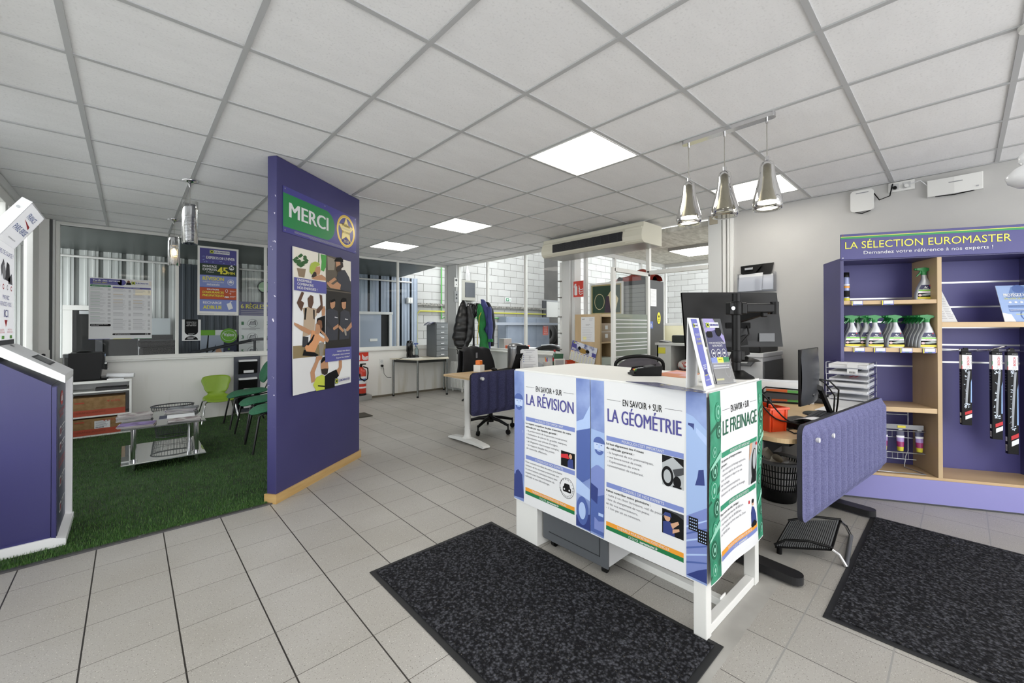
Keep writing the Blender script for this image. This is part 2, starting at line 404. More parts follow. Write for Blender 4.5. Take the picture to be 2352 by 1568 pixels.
# corner posts
PANELG = mat('pale grey profile', 'cdcecd', .4)
PANELW = mat('white profile', 'e2e2df', .4)
c = MB(); c.box(XW, -.78, 6.9, YN+.05, 0, CEIL, PANELW); c.box(-.80, -.70, YN-.06, YN+.06, 0, CEIL, PANELW); c.box(-.70, -.675, YN-.05, YN+.04, 0, CEIL, mat('profile shadow gap', '4a4b4c', .6)); c.box(-.675, -.655, YN-.05, YN+.05, 0, CEIL, PANELG)
struct(c, 'trim_1', .004)
c = MB(); c.box(4.94, 5.08, 7.06, 7.42, 0, CEIL, PANELG); c.box(5.0, 5.12, 7.3, 7.5, 0, CEIL, PANELG); struct(c, 'trim_2', .006)
# ---- east wall: glazed with low wall, then column, open office front, solid grey wall
w = MB(); w.box(XE, XE+.1, 4.18, 7.3, 0, .845, mat('pale grey dado', 'd2d3d3', .5)); w.box(XE-.06, XE+.55, 4.18, 7.3, .845, .868, WHITE); struct(w, 'wall_east_low', .004)
ys = [7.05, 6.12, 5.09, 4.19]
for i in range(3): window('window_%d' % (i+6), (XE+.03, ys[i]), (XE+.03, ys[i+1]), .868, CEIL, post=.04, rail=.04, top=.045, last=i == 2)
c = MB()
for y0, y1, d in ((3.93, 3.99, .05), (3.99, 4.12, .1), (4.12, 4.17, .06)): c.box(XE-.04-d, XE+.06, y0, y1, 0, CEIL, PANELG)
for k, yy in enumerate((4.19, 4.215, 4.24)): c.cyl((XE-.07+.01*k, yy, .1), (XE-.07+.01*k, yy, 2.3), .010, WHITEM, n=8)
for z in (.95, 1.2, 1.45, 1.75, 2.0): c.box(XE-.1, XE-.03, 4.18, 4.26, z, z+.012, mat('pipe clip', '55504a', .5))
struct(c, 'trim_3', .004)
n = NT('grey wall paint')
WALLG = n.done(n.mix(n.ramp(n.noise(1.7, 5), .35, .7), 'c0bfbc', 'b8b7b5'), .55)
n.bump(n.noise(60, 4), .12)
w = MB(); w.box(XE, XE+.1, YS, 1.78, 0, CEIL, WALLG); struct(w, 'wall_east')
c = MB(); c.box(XE-.02, XE+.1, 1.86, 2.01, 0, CEIL, PANELG); c.box(XE+.01, XE+.1, 1.78, 1.86, 0, CEIL, PANELW)
for yy, r in ((1.83, .016), (1.785, .012), (1.75, .018)): c.box(XE-.03, XE+.005, yy-r, yy+r, .1, CEIL-.01, PANELW)
c.box(XE-.03, XE-.02, 1.9, 1.99, CEIL-.1, CEIL-.005, mat('torn plaster', 'a79f8e', .9))
struct(c, 'trim_4', .003)
# office rail and post
c = MB(); c.bar((XE, 2.012, 2.005), (XE, 2.79, 2.005), .05, .05, FR); c.bar((XE, 2.776, 2.0), (XE, 2.776, 2.55), .05, .05, FR, up=(1, 0, 0)); struct(c, 'trim_5', .004)
# glazed wing with frosted stripes
wing = thing('glazed_screen', 'narrow glass screen with frosted horizontal stripes standing at the back office opening', 'glass screen', (0, 0, 0))
b = MB()
for xx in (4.17, XE-.02): b.bar((xx, 2.776, 0), (xx, 2.776, 2.0), .05, .04, FR, up=(0, 1, 0))
b.bar((4.17, 2.776, 1.98), (XE, 2.776, 1.98), .04, .05, FR); b.bar((4.17, 2.776, .05), (XE, 2.776, .05), .04, .1, FR); b.build('frame', wing, .004)
b = MB(); b.face([(4.19, 2.776, .1), (XE-.04, 2.776, .1), (XE-.04, 2.776, 1.96), (4.19, 2.776, 1.96)], GLASS); b.build('glass_pane', wing)
FROST = glassmat('frosted film', 'c9d0c6', .5, .5, .7, '8f998d')
b = MB(); z = 1.46; k = 0
while z > .55:
    h = (.066, .036, .03, .06, .062, .035, .03, .033)[k % 8]; b.face([(4.19, 2.772, z-h), (XE-.04, 2.772, z-h), (XE-.04, 2.772, z), (4.19, 2.772, z)], FROST); b.face([(4.19, 2.772, z-h-.011), (XE-.04, 2.772, z-h-.011), (XE-.04, 2.772, z-h), (4.19, 2.772, z-h)], PAPER); z -= h+.011; k += 1
b.build('frosted_stripes', wing)
# ---- back office shell
OFC = NT('office ceiling tile'); OFCM = OFC.done(OFC.mix(OFC.ramp(OFC.noise(9, 3, OFC.scaled(1, 2.5, 1)), .35, .65), 'cfcdc6', 'aeaca4'), .8)
OFC.bump(OFC.noise(9, 3, OFC.scaled(1, 2.5, 1)), .5, .02)
c = MB(); c.box(XE+.04, 7.75, .4, 3.98, 2.5, 2.56, OFCM); struct(c, 'ceiling_office')
OWL = mat('office low panel', 'd9dcd3', .5); OWY = mat('office cream panel', 'dcd8bd', .5)
c = MB(); c.box(5.15, 7.6, 3.9, 3.95, 0, 1.32, OWL); c.box(7.6, 7.65, .4, 3.95, 0, 1.32, OWY); struct(c, 'wall_office')
xs = [5.15, 5.92, 6.75, 7.6]
for i in range(3): window('window_%d' % (i+9), (xs[i], 3.92), (xs[i+1], 3.92), 1.32, 2.5, post=.05, m=PANELG, last=i == 2)
ys = [3.9, 2.9, 1.9, .9]
for i in range(3): window('window_%d' % (i+12), (7.62, ys[i]), (7.62, ys[i+1]), 1.32, 2.5, post=.05, m=PANELG, last=i == 2)
t = thing('ceiling_light', 'long lit LED panel on the textured ceiling of the back office', 'ceiling light', (6.4, 2.6, 2.5))
m = MB(); m.box(-.33, .33, -.55, .43, -.05, -.045, LED); m.build('diffuser', t)
m = MB(); m.box(-.35, .35, -.57, .45, -.045, 0, mat('panel rim', '9a9a96', .5)); m.build('frame', t)
# ---- west side: glazed shop front seen edge-on
for i, (a, b_) in enumerate(((7.0, 5.75), (5.75, 4.6), (4.6, 3.2), (3.2, 1.6), (1.6, 0.0))):
    window('window_%d' % (i+15), (XW, a), (XW, b_), .5, CEIL-.08, post=.09, depth=.05, rail=.06, top=.1, last=i == 4)
w = MB(); w.box(XW-.08, XW+.02, -.05, 7.4, 0, .5, WHITE); w.box(XW-.06, XW+.04, -.05, 7.4, CEIL-.08, CEIL, ALU); w.box(XW-.1, XW, YS, 0, 0, CEIL, WALLG); struct(w, 'wall_west', .004)
# ---- purple partition with tan skirting
pa, pb = Vector((.803, 3.46, 0)), Vector((1.703, 4.118, 0)); pu = (pb-pa).normalized(); pn = Vector((-pu.y, pu.x, 0)); TH = .078
n = NT('violet wall paint'); zc = n.sp.outputs[2]
wear = n.math('MULTIPLY', n.ramp(n.noise(26, 3), .70, .715), n.math('LESS_THAN', n.sp.outputs[0], .812))
pc = n.mix(n.ramp(n.noise(2.2, 4), .35, .7), '383665', '3d3b6b'); PURP = n.done(n.mix(wear, pc, 'cfcad6'), .42)
w = MB(); w.ext([pa, pb, pb+pn*TH, pa+pn*TH], (0, 0, CEIL), PURP); struct(w, 'wall_partition', .004)
TAN = mat('varnished tan skirting', 'c6a570', .35, noise=(9, 'b8965f', .35, .65, (.4, .4, 3)))
q = .014
w = MB(); w.ext([pa-pn*q-pu*q, pb-pn*q, pb, pa], (0, 0, .068), TAN); w.ext([pa-pn*q-pu*q, pa, pa+pn*TH, pa+pn*(TH+q)-pu*q], (0, 0, .068), TAN); w.ext([pb-pn*q, pb-pn*q+pu*q, pb+pn*TH+pu*q, pb+pn*TH, pb], (0, 0, .068), TAN)
struct(w, 'baseboard_partition', .004)
def pp(s, z, off=0.): return pa + pu*s - pn*off + Vector((0, 0, z))
# ================================================================= WORKSHOP BEHIND THE GLASS
SOF = NT('dark soffit sheet'); SOFM = SOF.done(SOF.mix(SOF.ramp(SOF.noise(1.2, 3), .3, .7), '5f6665', '525857'), .4)
c = MB(); c.ext([(-1.6, YN+.08, 2.545), (-1.6, 9.12, 2.464), (-1.6, 9.12, 2.6), (-1.6, YN+.08, 2.65)], (6.3, 0, 0), SOFM)
struct(c, 'ceiling_workshop')
def corr(x0, x1, y, z0, z1, m, md, pitch=.26):
    b = MB(); x = x0; prof = []
    while x < x1:
        for dx_, dd in ((0, 0), (.05, 0), (.06, .014), (.085, .014), (.095, 0), (.135, 0), (.145, .014), (.165, .014), (.175, 0), (.205, 0), (.212, -.05), (.25, -.05)): prof.append((min(x+dx_, x1), y-dd))
        x += pitch
    prof.append((x1, y))
    for (xa, ya), (xb, yb) in zip(prof, prof[1:]):
        if xb-xa > 1e-5 or abs(ya-yb) > 1e-5: b.face([(xa, ya, z0), (xb, yb, z0), (xb, yb, z1), (xa, ya, z1)], md if (ya+yb)/2 > y+.02 else m)  # recessed grooves get a darker steel colour, their shade painted in
    return b
CORL = mat('pale corrugated steel', 'd5d8d6', .4, .0, noise=(4, 'bfc4c3', .3, .7, (1, 1, .2))); CORLD = mat('pale corrugated steel groove shade', '8b8f8d', .45)
CORD = mat('slate corrugated steel', '4c535c', .35, .0, noise=(4, '3e454e', .3, .7, (1, 1, .2))); CORDD = mat('slate corrugated groove shade', '24292e', .5)
CORB = mat('blue grey corrugated steel', '8e98a8', .3, .3, noise=(4, '78828f', .3, .7, (1, 1, .2))); CORBD = mat('blue grey corrugated groove shade', '2e343c', .5)
YC = 9.0
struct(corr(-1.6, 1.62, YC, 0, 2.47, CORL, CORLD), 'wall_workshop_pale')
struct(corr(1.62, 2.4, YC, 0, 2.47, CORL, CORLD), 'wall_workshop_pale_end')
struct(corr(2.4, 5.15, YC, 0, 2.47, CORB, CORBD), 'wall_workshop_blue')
# slate sliding door in front of the pale sheet
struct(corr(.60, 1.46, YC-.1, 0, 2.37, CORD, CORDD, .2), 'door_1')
b = MB(); b.tube([(-1.0, YC-.08, 2.36), (4.95, YC-.08, 2.36)], .018, WHITEM, 8)
for xx in (-.4, .3, 1.0, 1.7, 3.2, 4.0, 4.6): b.box(xx-.012, xx+.012, YC-.07, YC, 2.34, 2.38, MGREY)
struct(b, 'trim_6')
# service hatch with dark opening, left
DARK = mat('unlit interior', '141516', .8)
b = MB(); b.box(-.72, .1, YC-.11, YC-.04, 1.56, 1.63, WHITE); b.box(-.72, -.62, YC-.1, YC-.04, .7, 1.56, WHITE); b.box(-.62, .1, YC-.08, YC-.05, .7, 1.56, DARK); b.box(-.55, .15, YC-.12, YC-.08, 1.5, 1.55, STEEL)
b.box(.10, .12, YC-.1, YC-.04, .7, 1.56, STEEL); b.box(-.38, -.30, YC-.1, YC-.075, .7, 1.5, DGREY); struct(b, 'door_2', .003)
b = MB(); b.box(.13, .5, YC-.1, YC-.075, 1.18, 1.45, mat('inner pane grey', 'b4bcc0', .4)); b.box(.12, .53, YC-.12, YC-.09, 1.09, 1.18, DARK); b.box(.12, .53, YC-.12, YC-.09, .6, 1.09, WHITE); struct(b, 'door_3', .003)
# blue grey door, right
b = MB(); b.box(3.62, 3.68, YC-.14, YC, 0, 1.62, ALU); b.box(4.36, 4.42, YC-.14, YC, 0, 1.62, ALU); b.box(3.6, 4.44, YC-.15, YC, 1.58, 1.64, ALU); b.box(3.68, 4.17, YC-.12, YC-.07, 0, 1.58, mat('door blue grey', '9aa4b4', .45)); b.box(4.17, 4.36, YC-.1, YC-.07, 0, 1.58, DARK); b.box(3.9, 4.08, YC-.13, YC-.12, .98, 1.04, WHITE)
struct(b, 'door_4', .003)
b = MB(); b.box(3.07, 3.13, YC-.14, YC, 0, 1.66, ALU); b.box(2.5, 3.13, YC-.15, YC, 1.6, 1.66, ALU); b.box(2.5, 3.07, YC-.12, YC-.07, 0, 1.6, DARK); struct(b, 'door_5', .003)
# painted block walls
def blocks(name, bw, off=(0, 0, 0), axis='x'):
    n = NT(name); v = n.t.nodes.new('ShaderNodeCombineXYZ'); n.t.links.new(n.sp.outputs[0 if axis == 'x' else 1], v.inputs[0]); n.t.links.new(n.sp.outputs[2], v.inputs[1])
    br = n.t.nodes.new('ShaderNodeTexBrick'); n.t.links.new(v.outputs[0], br.inputs['Vector'])
    br.inputs['Scale'].default_value = 1; br.inputs['Brick Width'].default_value = bw; br.inputs['Row Height'].default_value = .2; br.inputs['Mortar Size'].default_value = .006; br.inputs['Mortar Smooth'].default_value = .3
    br.inputs['Color1'].default_value = (*lin('b2b2b1'), 1); br.inputs['Color2'].default_value = (*lin('a6a6a4'), 1); br.inputs['Mortar'].default_value = (*lin('6b6a66'), 1)
    dirt = n.ramp(n.noise(2.5, 5), .35, .75); mask = n.ramp(n.noise(6, 3), .3, .62)
    m = n.mix(n.math('MULTIPLY', br.outputs['Fac'], mask), n.mix(n.math('MULTIPLY', dirt, .25), br.outputs['Color'], '8f8e89'), '4a4945')
    m2 = n.mix(.75, br.outputs['Color'], m); n.bump(br.outputs['Fac'], -.4, .01)
    return n.done(m2, .7, .2)
BLK = blocks('white painted blocks', .5); BLKY = blocks('white painted blocks side', .5, axis='y')
YB = 9.3
w = MB(); w.box(3.5, 10.0, YB, YB+.2, 0, 4.6, BLK); struct(w, 'wall_workshop_block')
w = MB(); w.box(10.0, 12.2, YB+.0, YB+.2, 1.62, 2.12, WHITE); w.box(9.9, 10.06, YB-.05, YB, 1.6, 2.15, DGREY); struct(w, 'trim_7')
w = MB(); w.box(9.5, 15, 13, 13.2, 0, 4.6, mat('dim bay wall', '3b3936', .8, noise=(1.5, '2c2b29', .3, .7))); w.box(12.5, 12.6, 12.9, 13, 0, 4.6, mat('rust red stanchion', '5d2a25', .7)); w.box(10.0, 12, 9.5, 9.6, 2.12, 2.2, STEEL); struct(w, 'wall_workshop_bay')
w = MB(); w.box(8.95, 14.9, 7.6, 7.8, 0, 4.6, BLK); struct(w, 'wall_workshop_block_near')
w = MB(); w.box(14.9, 15.1, -2, 7.6, 0, 4.6, BLKY); struct(w, 'wall_workshop_block_side')
# pipes on the block wall
b = MB(); YP = YB-.06; PY = mat('yellow gas pipe', 'a8a43a', .4); PG = mat('green air pipe', '4f9a4a', .4)
b.tube([(5.28, YP, .3), (5.28, YP, 1.62), (5.36, YP, 1.70), (10.0, YP, 1.70)], .022, PY, 8)
struct(b, 'trim_8')
b = MB(); b.tube([(6.0, YP, 3.4), (6.0, YP, 1.5), (6.1, YP, 1.55), (10.0, YP, 1.55)], .018, PG, 8); struct(b, 'trim_9')
b = MB(); b.box(5.2, 10.0, YP-.03, YP+.05, 1.84, 1.9, mat('cable tray', '8d8b85', .6, noise=(30, '55534f', .4, .6))); struct(b, 'trim_10')
b = MB(); b.box(7.0, 11.6, YB-.5, YB-.4, 1.35, 1.42, mat('blue grey rail', '8b919b', .4)); struct(b, 'trim_11')
# ================================================================= WAITING CORNER, LEFT
# ---- artificial grass
g = [(-.78, 3.5), (.755, 3.5), (1.70, 4.2), (1.95, 7.34), (-.78, 7.34)]
b = MB(); b.prism(g, 0.0, .006, mat('grass backing', '192c10', .9, noise=(8, '27451a', .35, .65))); gb = b
R = random.Random(3); GM = [mat('grass blade a', '426b2a', .6), mat('grass blade b', '315a20', .6), mat('grass blade c', '5c7a3e', .6), mat('grass blade d', '284c1a', .6)]
b = MB(); vs = []; fs = []; fm = []
for i in range(70000):
    y = 3.49 + (3.8*R.random()**1.9); x = -.78 + 2.6*R.random()
    if x > .755 and (y-3.5) < (x-.755)*.74+.03: continue
    if x > 1.8: continue
    h = .010+.013*R.random(); a = R.random()*6.28; w = .0016; dx, dy = math.cos(a), math.sin(a); ln = h*.9*(R.random()-.2)
    o = len(vs); vs += [(x-dy*w, y+dx*w, .005), (x+dy*w, y-dx*w, .005), (x+dx*ln, y+dy*ln, .005+h)]; fs.append([o, o+1, o+2]); fm.append(GM[R.choice((0, 0, 1, 1, 2, 3))])
k0 = len(gb.v); gb.v += vs; gb.f += [[i+k0 for i in f_] for f_ in fs]; gb.fm += fm; gb.sm += [False]*len(fs)
grass = tag(gb.build('artificial_grass'), 'green artificial grass carpet covering the floor of the waiting corner', 'carpet'); grass['kind'] = 'stuff'
b = MB(); b.box(-.83, .78, 3.462, 3.5, 0, .009, mat('edge strip', '5b5a5c', .35, .6))
for i in range(8): b.cyl((-.75+.2*i, 3.48, .009), (-.75+.2*i, 3.48, .011), .005, STEEL, n=8)
struct(b, 'trim_12')
# ---- kiosk
KP = NT('kiosk violet lacquer'); KPM = KP.done('343366', .25)
kw = mat('kiosk white', 'e9eaec', .3)
k = thing('information_kiosk', 'white and violet self service kiosk with sloping desk and lit upright panel at left edge', 'kiosk', (-.283, 3.65, 0))
def kx(X): return X+.283
D = .49
b = MB(); b.ext([(kx(-.34), .012, .06), (kx(-.34), .012, .965), (kx(-.62), .012, 1.17), (kx(-.62), .012, .06)], (0, D-.024, 0), KPM); b.build('body', k, .003)
b = MB(); b.box(kx(-.337), kx(-.318), .004, .06, .06, .955, KPM); b.box(kx(-.342), kx(-.336), .02, .05, .06, .955, BLACKM); b.build('door_edge', k)
b = MB(); b.ext([(-.0, 0, .975), (0, 0, 1.02), (kx(-.535), 0, 1.205), (kx(-.65), 0, 1.205), (kx(-.65), 0, 1.15), (kx(-.535), 0, 1.145)], (0, D, 0), kw)
b.ext([(.006, 0, 0), (.006, 0, .045), (-.05, 0, .065), (kx(-.65), 0, .065), (kx(-.65), 0, 0)], (0, D, 0), kw)
b.box(-.045, 0, D-.05, D, .05, .99, kw); b.build('white_frame', k, .004)
sl = Vector((kx(-.535), 0, 1.205))-Vector((0, 0, 1.02)); sl.normalize(); nn = Vector((-sl.z, 0, sl.x))*-1
p = Print((-.06, .04, 1.02+.06*.735+.001), (0, 1, 0), (sl.x, 0, sl.z)); 
p.rect(.12, .02, .37, .115, DGREY, 1); p.rect(.13, .03, .36, .105, mat('keypad grey', '4d5054', .35), 2)
for i in range(9): p.rect(.13, .035+.0075*i, .36, .038+.0075*i, MGREY, 3)
p.rect(.2, .215, .25, .235, MGREY, 2); p.part('keypad'); p.parts['keypad'] = p.parts.pop('print'); p.build(k)
# recessed front strip with icons
b = MB(); b.box(kx(-.345), kx(-.315), .02, D-.05, .065, .96, mat('kiosk navy strip', '2c2c50', .4)); b.build('front_panel', k)
p = Print((kx(-.3145), .02, .065), (0, 1, 0), (0, 0, 1)); p.part('front_lettering')
def icons(v, kind):
    if kind == 0: p.ell(.2, v, .07, .045, PRED, 1); p.rr(.165, v-.02, .235, v+.012, .008, PAPER, 2); p.rr(.185, v+.008, .215, v+.03, .008, PAPER, 2)
    else:
        p.rr(.09, v-.03, .19, v+.03, .02, PAPER, 1); p.rr(.10, v-.02, .18, v+.02, .014, mat('kiosk navy strip'), 2); p.ell(.14, v, .012, .022, PRED, 3)
        for i in range(3): p.rect(.215, v+.018-i*.02, .36-.03*i, v+.027-i*.02, PAPER if i == 0 else INKL, 1)
icons(.80, 0); p.text('VOTRE VÉHICULE', .05, .715, .020, PRED, .3); p.text('RÉPARÉ', .1, .685, .020, PRED, .18)
icons(.60, 1); icons(.50, 1); p.text('ICI, ON RÉPARE', .05, .41, .02, PRED, .3); p.text('ET ON REMPLACE', .05, .38, .02, PRED, .3); icons(.29, 1); icons(.13, 1)
p.build(k)
# upright lit panel and leaning header
LIT = mat('backlit white panel', 'f6f7fa', .4, emit=.25)
b = MB(); b.ext([(kx(-.548), 0, 1.205), (kx(-.548), 0, 1.81), (kx(-.415), 0, 2.035), (kx(-.455), 0, 2.058), (kx(-.60), 0, 1.83), (kx(-.60), 0, 1.205)], (0, D, 0), kw)
b.cyl((kx(-.47), -.002, 2.0), (kx(-.47), .004, 2.0), .008, STEEL, n=10); b.build('sign_housing', k, .004)
p = Print((kx(-.547), 0, 1.205), (0, 1, 0), (0, 0, 1)); p.part('upright_display')
p.rect(.012, .03, D-.012, .605, LIT, 1); p.rect(0, 0, D, .028, DGREY, 1)
p.text('BRIS DE GLACE ?', .03, .535, .027, PBLUE, .41)
pic = [mat('photo grey a', '3d3d42', .5), mat('photo grey b', '77777d', .5), mat('photo grey c', 'b8b8bd', .5)]
p.poly([(.12, .40), (.20, .48), (.17, .51), (.1, .46)], pic[1], 2); p.poly([(.2, .39), (.26, .50), (.33, .49), (.36, .38)], pic[0], 2); p.poly([(.3, .40), (.40, .44), (.42, .37), (.3, .37)], pic[1], 2); p.ell(.18, .43, .045, .045, pic[2], 3)
for i in range(4): p.ell(.06+.11*i, .345, .022, .016, PRED if i % 2 else INKL, 2); p.ell(.06+.11*i, .345, .014, .009, LIT, 3)
p.text('PRENEZ', .24, .272, .024, PBLUE, .18, 'c'); p.text('RENDEZ-VOUS', .24, .232, .024, PBLUE, .3, 'c'); p.text('ICI', .24, .165, .045, PBLUE, .11, 'c', bold=.02)
p.poly([(.2, .148), (.28, .148), (.24, .105)], PRED, 3)
for i, t in enumerate(('VOUS ÊTES', 'VOUS ÊTES')): p.text(t, .13+.22*i, .085, .01, PRED, .12, 'c'); p.text(('PROFESSIONNEL', 'UN PARTICULIER')[i], .13+.22*i, .07, .01, PRED, .16, 'c'); p.rr(.13+.22*i, .035, .2+.22*i, .055, .004, mat('print lime', '7fc45a', .5), 2)
p.build(k)
hd = Vector((.133, 0, .225)).normalized()
p = Print((kx(-.547), 0, 1.812), (0, 1, 0), hd); p.part('header_display')
p.rect(.012, 0, D-.012, .25, LIT, 1)
p.text('FRANCE', .25, .178, .034, PDEEP, .23, 'c', shear=.2, bold=.012); p.poly([(.13, .168), (.36, .15), (.37, .132)], PRED, 3); p.text('PARE-BRISE', .25, .088, .036, PDEEP, .36, 'c', shear=.2, bold=.012); p.text('Une marque du groupe', .25, .035, .010, INK, .2, 'c')
p.build(k)
# ---- sideboard with two cartons
sb = thing('sideboard', 'low white open shelf unit under the window holding cartons, black coffee machine on top', 'shelf unit', (-.28, 7.18, 0))
b = MB(); b.box(-.31, .302, -.18, .16, .637, .667, WHITE); b.build('top', sb, .002)
b = MB()
for z in (.525, .235, .006): b.box(-.29, .28, -.17, .16, z, z+.018, WHITE)
b.build('shelves', sb, .002)
for xx in (-.31, .28): b = MB(); b.box(xx, xx+.022, -.175, .16, 0, .637, WHITE); b.build('side_panel', sb, .002)
b = MB(); b.box(-.29, .28, .14, .158, .02, .637, LGREY); b.build('back_panel', sb)
CARD = mat('brown cardboard', '8f7049', .75, noise=(20, '80623a', .4, .6)); CRED = mat('carton red print', 'a5432a', .6)
for i, (z, w, s) in enumerate(((.254, .455, 'brown cardboard carton on the upper shelf of the white unit'), (.026, .42, 'brown cardboard carton with white label on the bottom shelf'))):
    t = thing('cardboard_box', s, 'box', (-.49+w/2, 7.17, z), group='cartons in the white unit')
    b = MB(); b.box(-w/2, w/2, -.15, .13, 0, .215 if i == 0 else .19, CARD); b.box(-w/2, w/2, -.1505, -.15, .0, .07, CRED); b.build('carton', t, .002)
    p = Print((-w/2, -.1512, 0), (1, 0, 0), (0, 0, 1)); p.part('print'); p.text('elis', w-.13, .15, .03, CRED, .08, shear=.2); p.poly([(w-.17, .165), (w-.14, .175), (w-.145, .15)], CRED, 3); p.rect(.02, .15, .1, .165, CRED, 2); p.text('GRAND ARÔME', .03, .03, .022, mat('carton brown print', '7d3a22', .6), .25)
    if i: p.rect(w-.235, .07, w-.1, .16, PAPER, 2); p.lines(w-.225, .15, w-.11, 5, .012, .004, INKG); [p.rect(w-.225+.006*j, .075, w-.2215+.006*j, .09, INK, 3) for j in range(12)]
    p.build(t)
t = tag(MB().box(-.30, -.02, 7.03, 7.2, .543, .575, mat('black folder', '1c1c1e', .4)).build('black_tray', bevel=.004), 'flat black tray on the top shelf of the white unit', 'tray')
# coffee machine
t = thing('coffee_machine', 'black automatic coffee machine standing on the low white shelf unit', 'coffee machine', (-.38, 7.16, .667))
b = MB(); b.ext([(-.14, -.14, .02), (.12, -.14, .02), (.15, -.14, .3), (.12, -.14, .335), (-.14, -.14, .335)], (0, .3, 0), BLACKP); b.box(-.19, .19, -.14, .16, 0, .022, BLACKP); b.build('body', t, .012)
b = MB(); b.box(-.19, -.14, -.1, .12, .07, .325, glassmat('smoked water tank', '8a8f94', 1, .0, .2, '555555')); b.build('water_tank', t, .006)
b = MB(); b.box(.13, .19, -.12, .14, .0, .03, BLACKP); b.box(.13, .185, -.1, .12, .028, .034, STEEL); b.build('drip_tray', t, .003)
b = MB(); b.box(.12, .158, -.12, .14, .13, .33, BLACKP); b.box(.155, .18, -.03, .05, .12, .2, BLACKP); b.box(.158, .1605, -.05, .07, .28, .31, mat('lit small display', '8ea6c4', .3, emit=.2)); b.build('control_head', t, .006)
b = MB(); b.cyl((.155, -.06, .2), (.178, -.06, .2), .022, CHROME); b.tube([(.16, .02, .12), (.2, .02, .12)], .006, CHROME); b.build('knob', t)
b = MB(); b.lathe([(0, .02), (.05, .02), (.07, .008), (.075, 0)], BLACKP, (-.02, 0, .335)); b.build('lid_knob', t)
t = MB(); t.cyl((-.20, 7.12, .717), (.045, 7.05, .705), .027, PAPER, n=20); t.box(-.2, -.05, 7.02, 7.1, .667, .68, PAPER)
tag(t.build('paper_roll'), 'white paper roll lying on the right end of the white shelf unit', 'paper roll')
t = thing('power_socket', 'white wall socket with black plug in the left corner behind the kiosk', 'socket', (-.74, 7.30, .98)); b = MB(); b.box(-.04, .05, -.012, 0.0, -.075, .06, WHITE); b.build('plate', t, .004); b = MB(); b.cyl((0, -.012, 0), (0, -.05, 0), .018, BLACKP); b.tube([(0, -.05, 0), (0, -.06, -.03), (0, -.03, -.1)], .006, BLACKP); b.build('plug', t)
# ---- glass coffee table
ct = thing('coffee_table', 'low two tier glass coffee table with chrome legs and magazines', 'table', (.25, 5.42, 0))
GT = glassmat('table glass', 'b9cbc4', 1.6, .0, .1, 'd8e2dd')
b = MB(); b.box(-.305, .305, -.40, .43, .39, .402, GT); b.build('glass_top', ct, .002)
b = MB(); b.box(-.305, .305, -.40, .43, .078, .088, glassmat('lower shelf glass', 'a7b3ae', 2.2, .02, .55, 'b9c0be')); b.build('glass_shelf', ct, .002)
for xx in (-.22, .235):
    for yy in (-.3, .33):
        b = MB(); b.cyl((xx, yy, 0.006), (xx, yy, .39), .021, CHROME, n=20); b.cyl((xx, yy, .088), (xx, yy, .1), .026, CHROME, n=20); b.build('leg', ct)
MAGC = [mat('magazine %d' % i, c, .35, noise=(14, c2, .42, .58)) for i, (c, c2) in enumerate((('8a8583', '5b3f45'), ('2b2d37', '7a8088'), ('b4b0ae', '69575a'), ('4a2f64', '7d6ba0'), ('797674', '2d2c34'), ('6b2430', 'bcb0a8'), ('b8b8b6', '4f5b78'), ('1e2028', '5c5248')))]
def mags(cx, cy, n, label, w=.18, d=.25, rz=0., z0=.402, seed=1, jit=.02):
    R = random.Random(seed); z = z0
    for i in range(n):
        h = .005+.004*R.random(); t = MB(); t.box(-w/2, w/2, -d/2, d/2, .0006, h-.0006, mat('magazine page edge', 'a9a5a3', .7)); t.box(-w/2-.001, w/2+.001, -d/2-.001, d/2+.001, h-.0006, h, MAGC[R.randrange(8)]); t.box(-w/2-.001, w/2+.001, -d/2-.001, d/2+.001, 0, .0006, MAGC[R.randrange(8)])
        o = tag(t.build('magazine'), label, 'magazine', 'magazines on the coffee table'); o.location = (cx+jit*(R.random()-.5), cy+jit*(R.random()-.5), z); o.rotation_euler = (0, 0, rz+.3*(R.random()-.5)); z += h
    return z
mags(.04, 5.52, 7, 'magazine in the left pile on the glass coffee table', rz=1.5, seed=2)
mags(.05, 5.15, 3, 'magazine in the low pile at the front left corner of the table', rz=1.5, seed=5)
zt = mags(.42, 5.70, 6, 'magazine in the right rear pile on the glass coffee table', rz=1.4, seed=8)
mags(.40, 5.16, 2, 'magazine in the low pile at the front right of the table', rz=1.5, seed=11)
t = MB(); t.box(-.1, .1, -.14, .14, 0, .002, PAPER); t.box(-.1, .1, .08, .14, .002, .0025, mat('leaflet navy', '33384e', .5)); t = tag(t.build('leaflet'), 'white leaflet with dark square lying between the magazine piles', 'leaflet'); t.location = (.36, 5.42, .4025); t.rotation_euler = (0, 0, 1.5)
# wire waste bin behind the table
c = pz(397, 930, .37); t = thing('wire_bin', 'grey wire mesh waste bin behind the glass coffee table', 'waste bin', (c.x, c.y, 0))
b = MB(); b.tube([(.20*math.cos(a), .14*math.sin(a), .37) for a in [2*PI*i/28 for i in range(28)]], .008, DGREY, 6, True); b.build('rim', t); b = MB(); b.tube([(.15*math.cos(a), .105*math.sin(a), .012) for a in [2*PI*i/28 for i in range(28)]], .008, DGREY, 6, True); b.build('rim', t)
b = MB()
for i in range(44): a = 2*PI*i/44; b.tube([(.15*math.cos(a), .105*math.sin(a), .012), (.2*math.cos(a), .14*math.sin(a), .37)], .0022, DGREY, 5)
for z in (.08, .16, .24, .31): f_ = .15+.05*z/.37; b.tube([(f_*math.cos(a), f_*.7*math.sin(a), z) for a in [2*PI*i/28 for i in range(28)]], .0022, DGREY, 5, True)
b.build('wire_mesh', t)
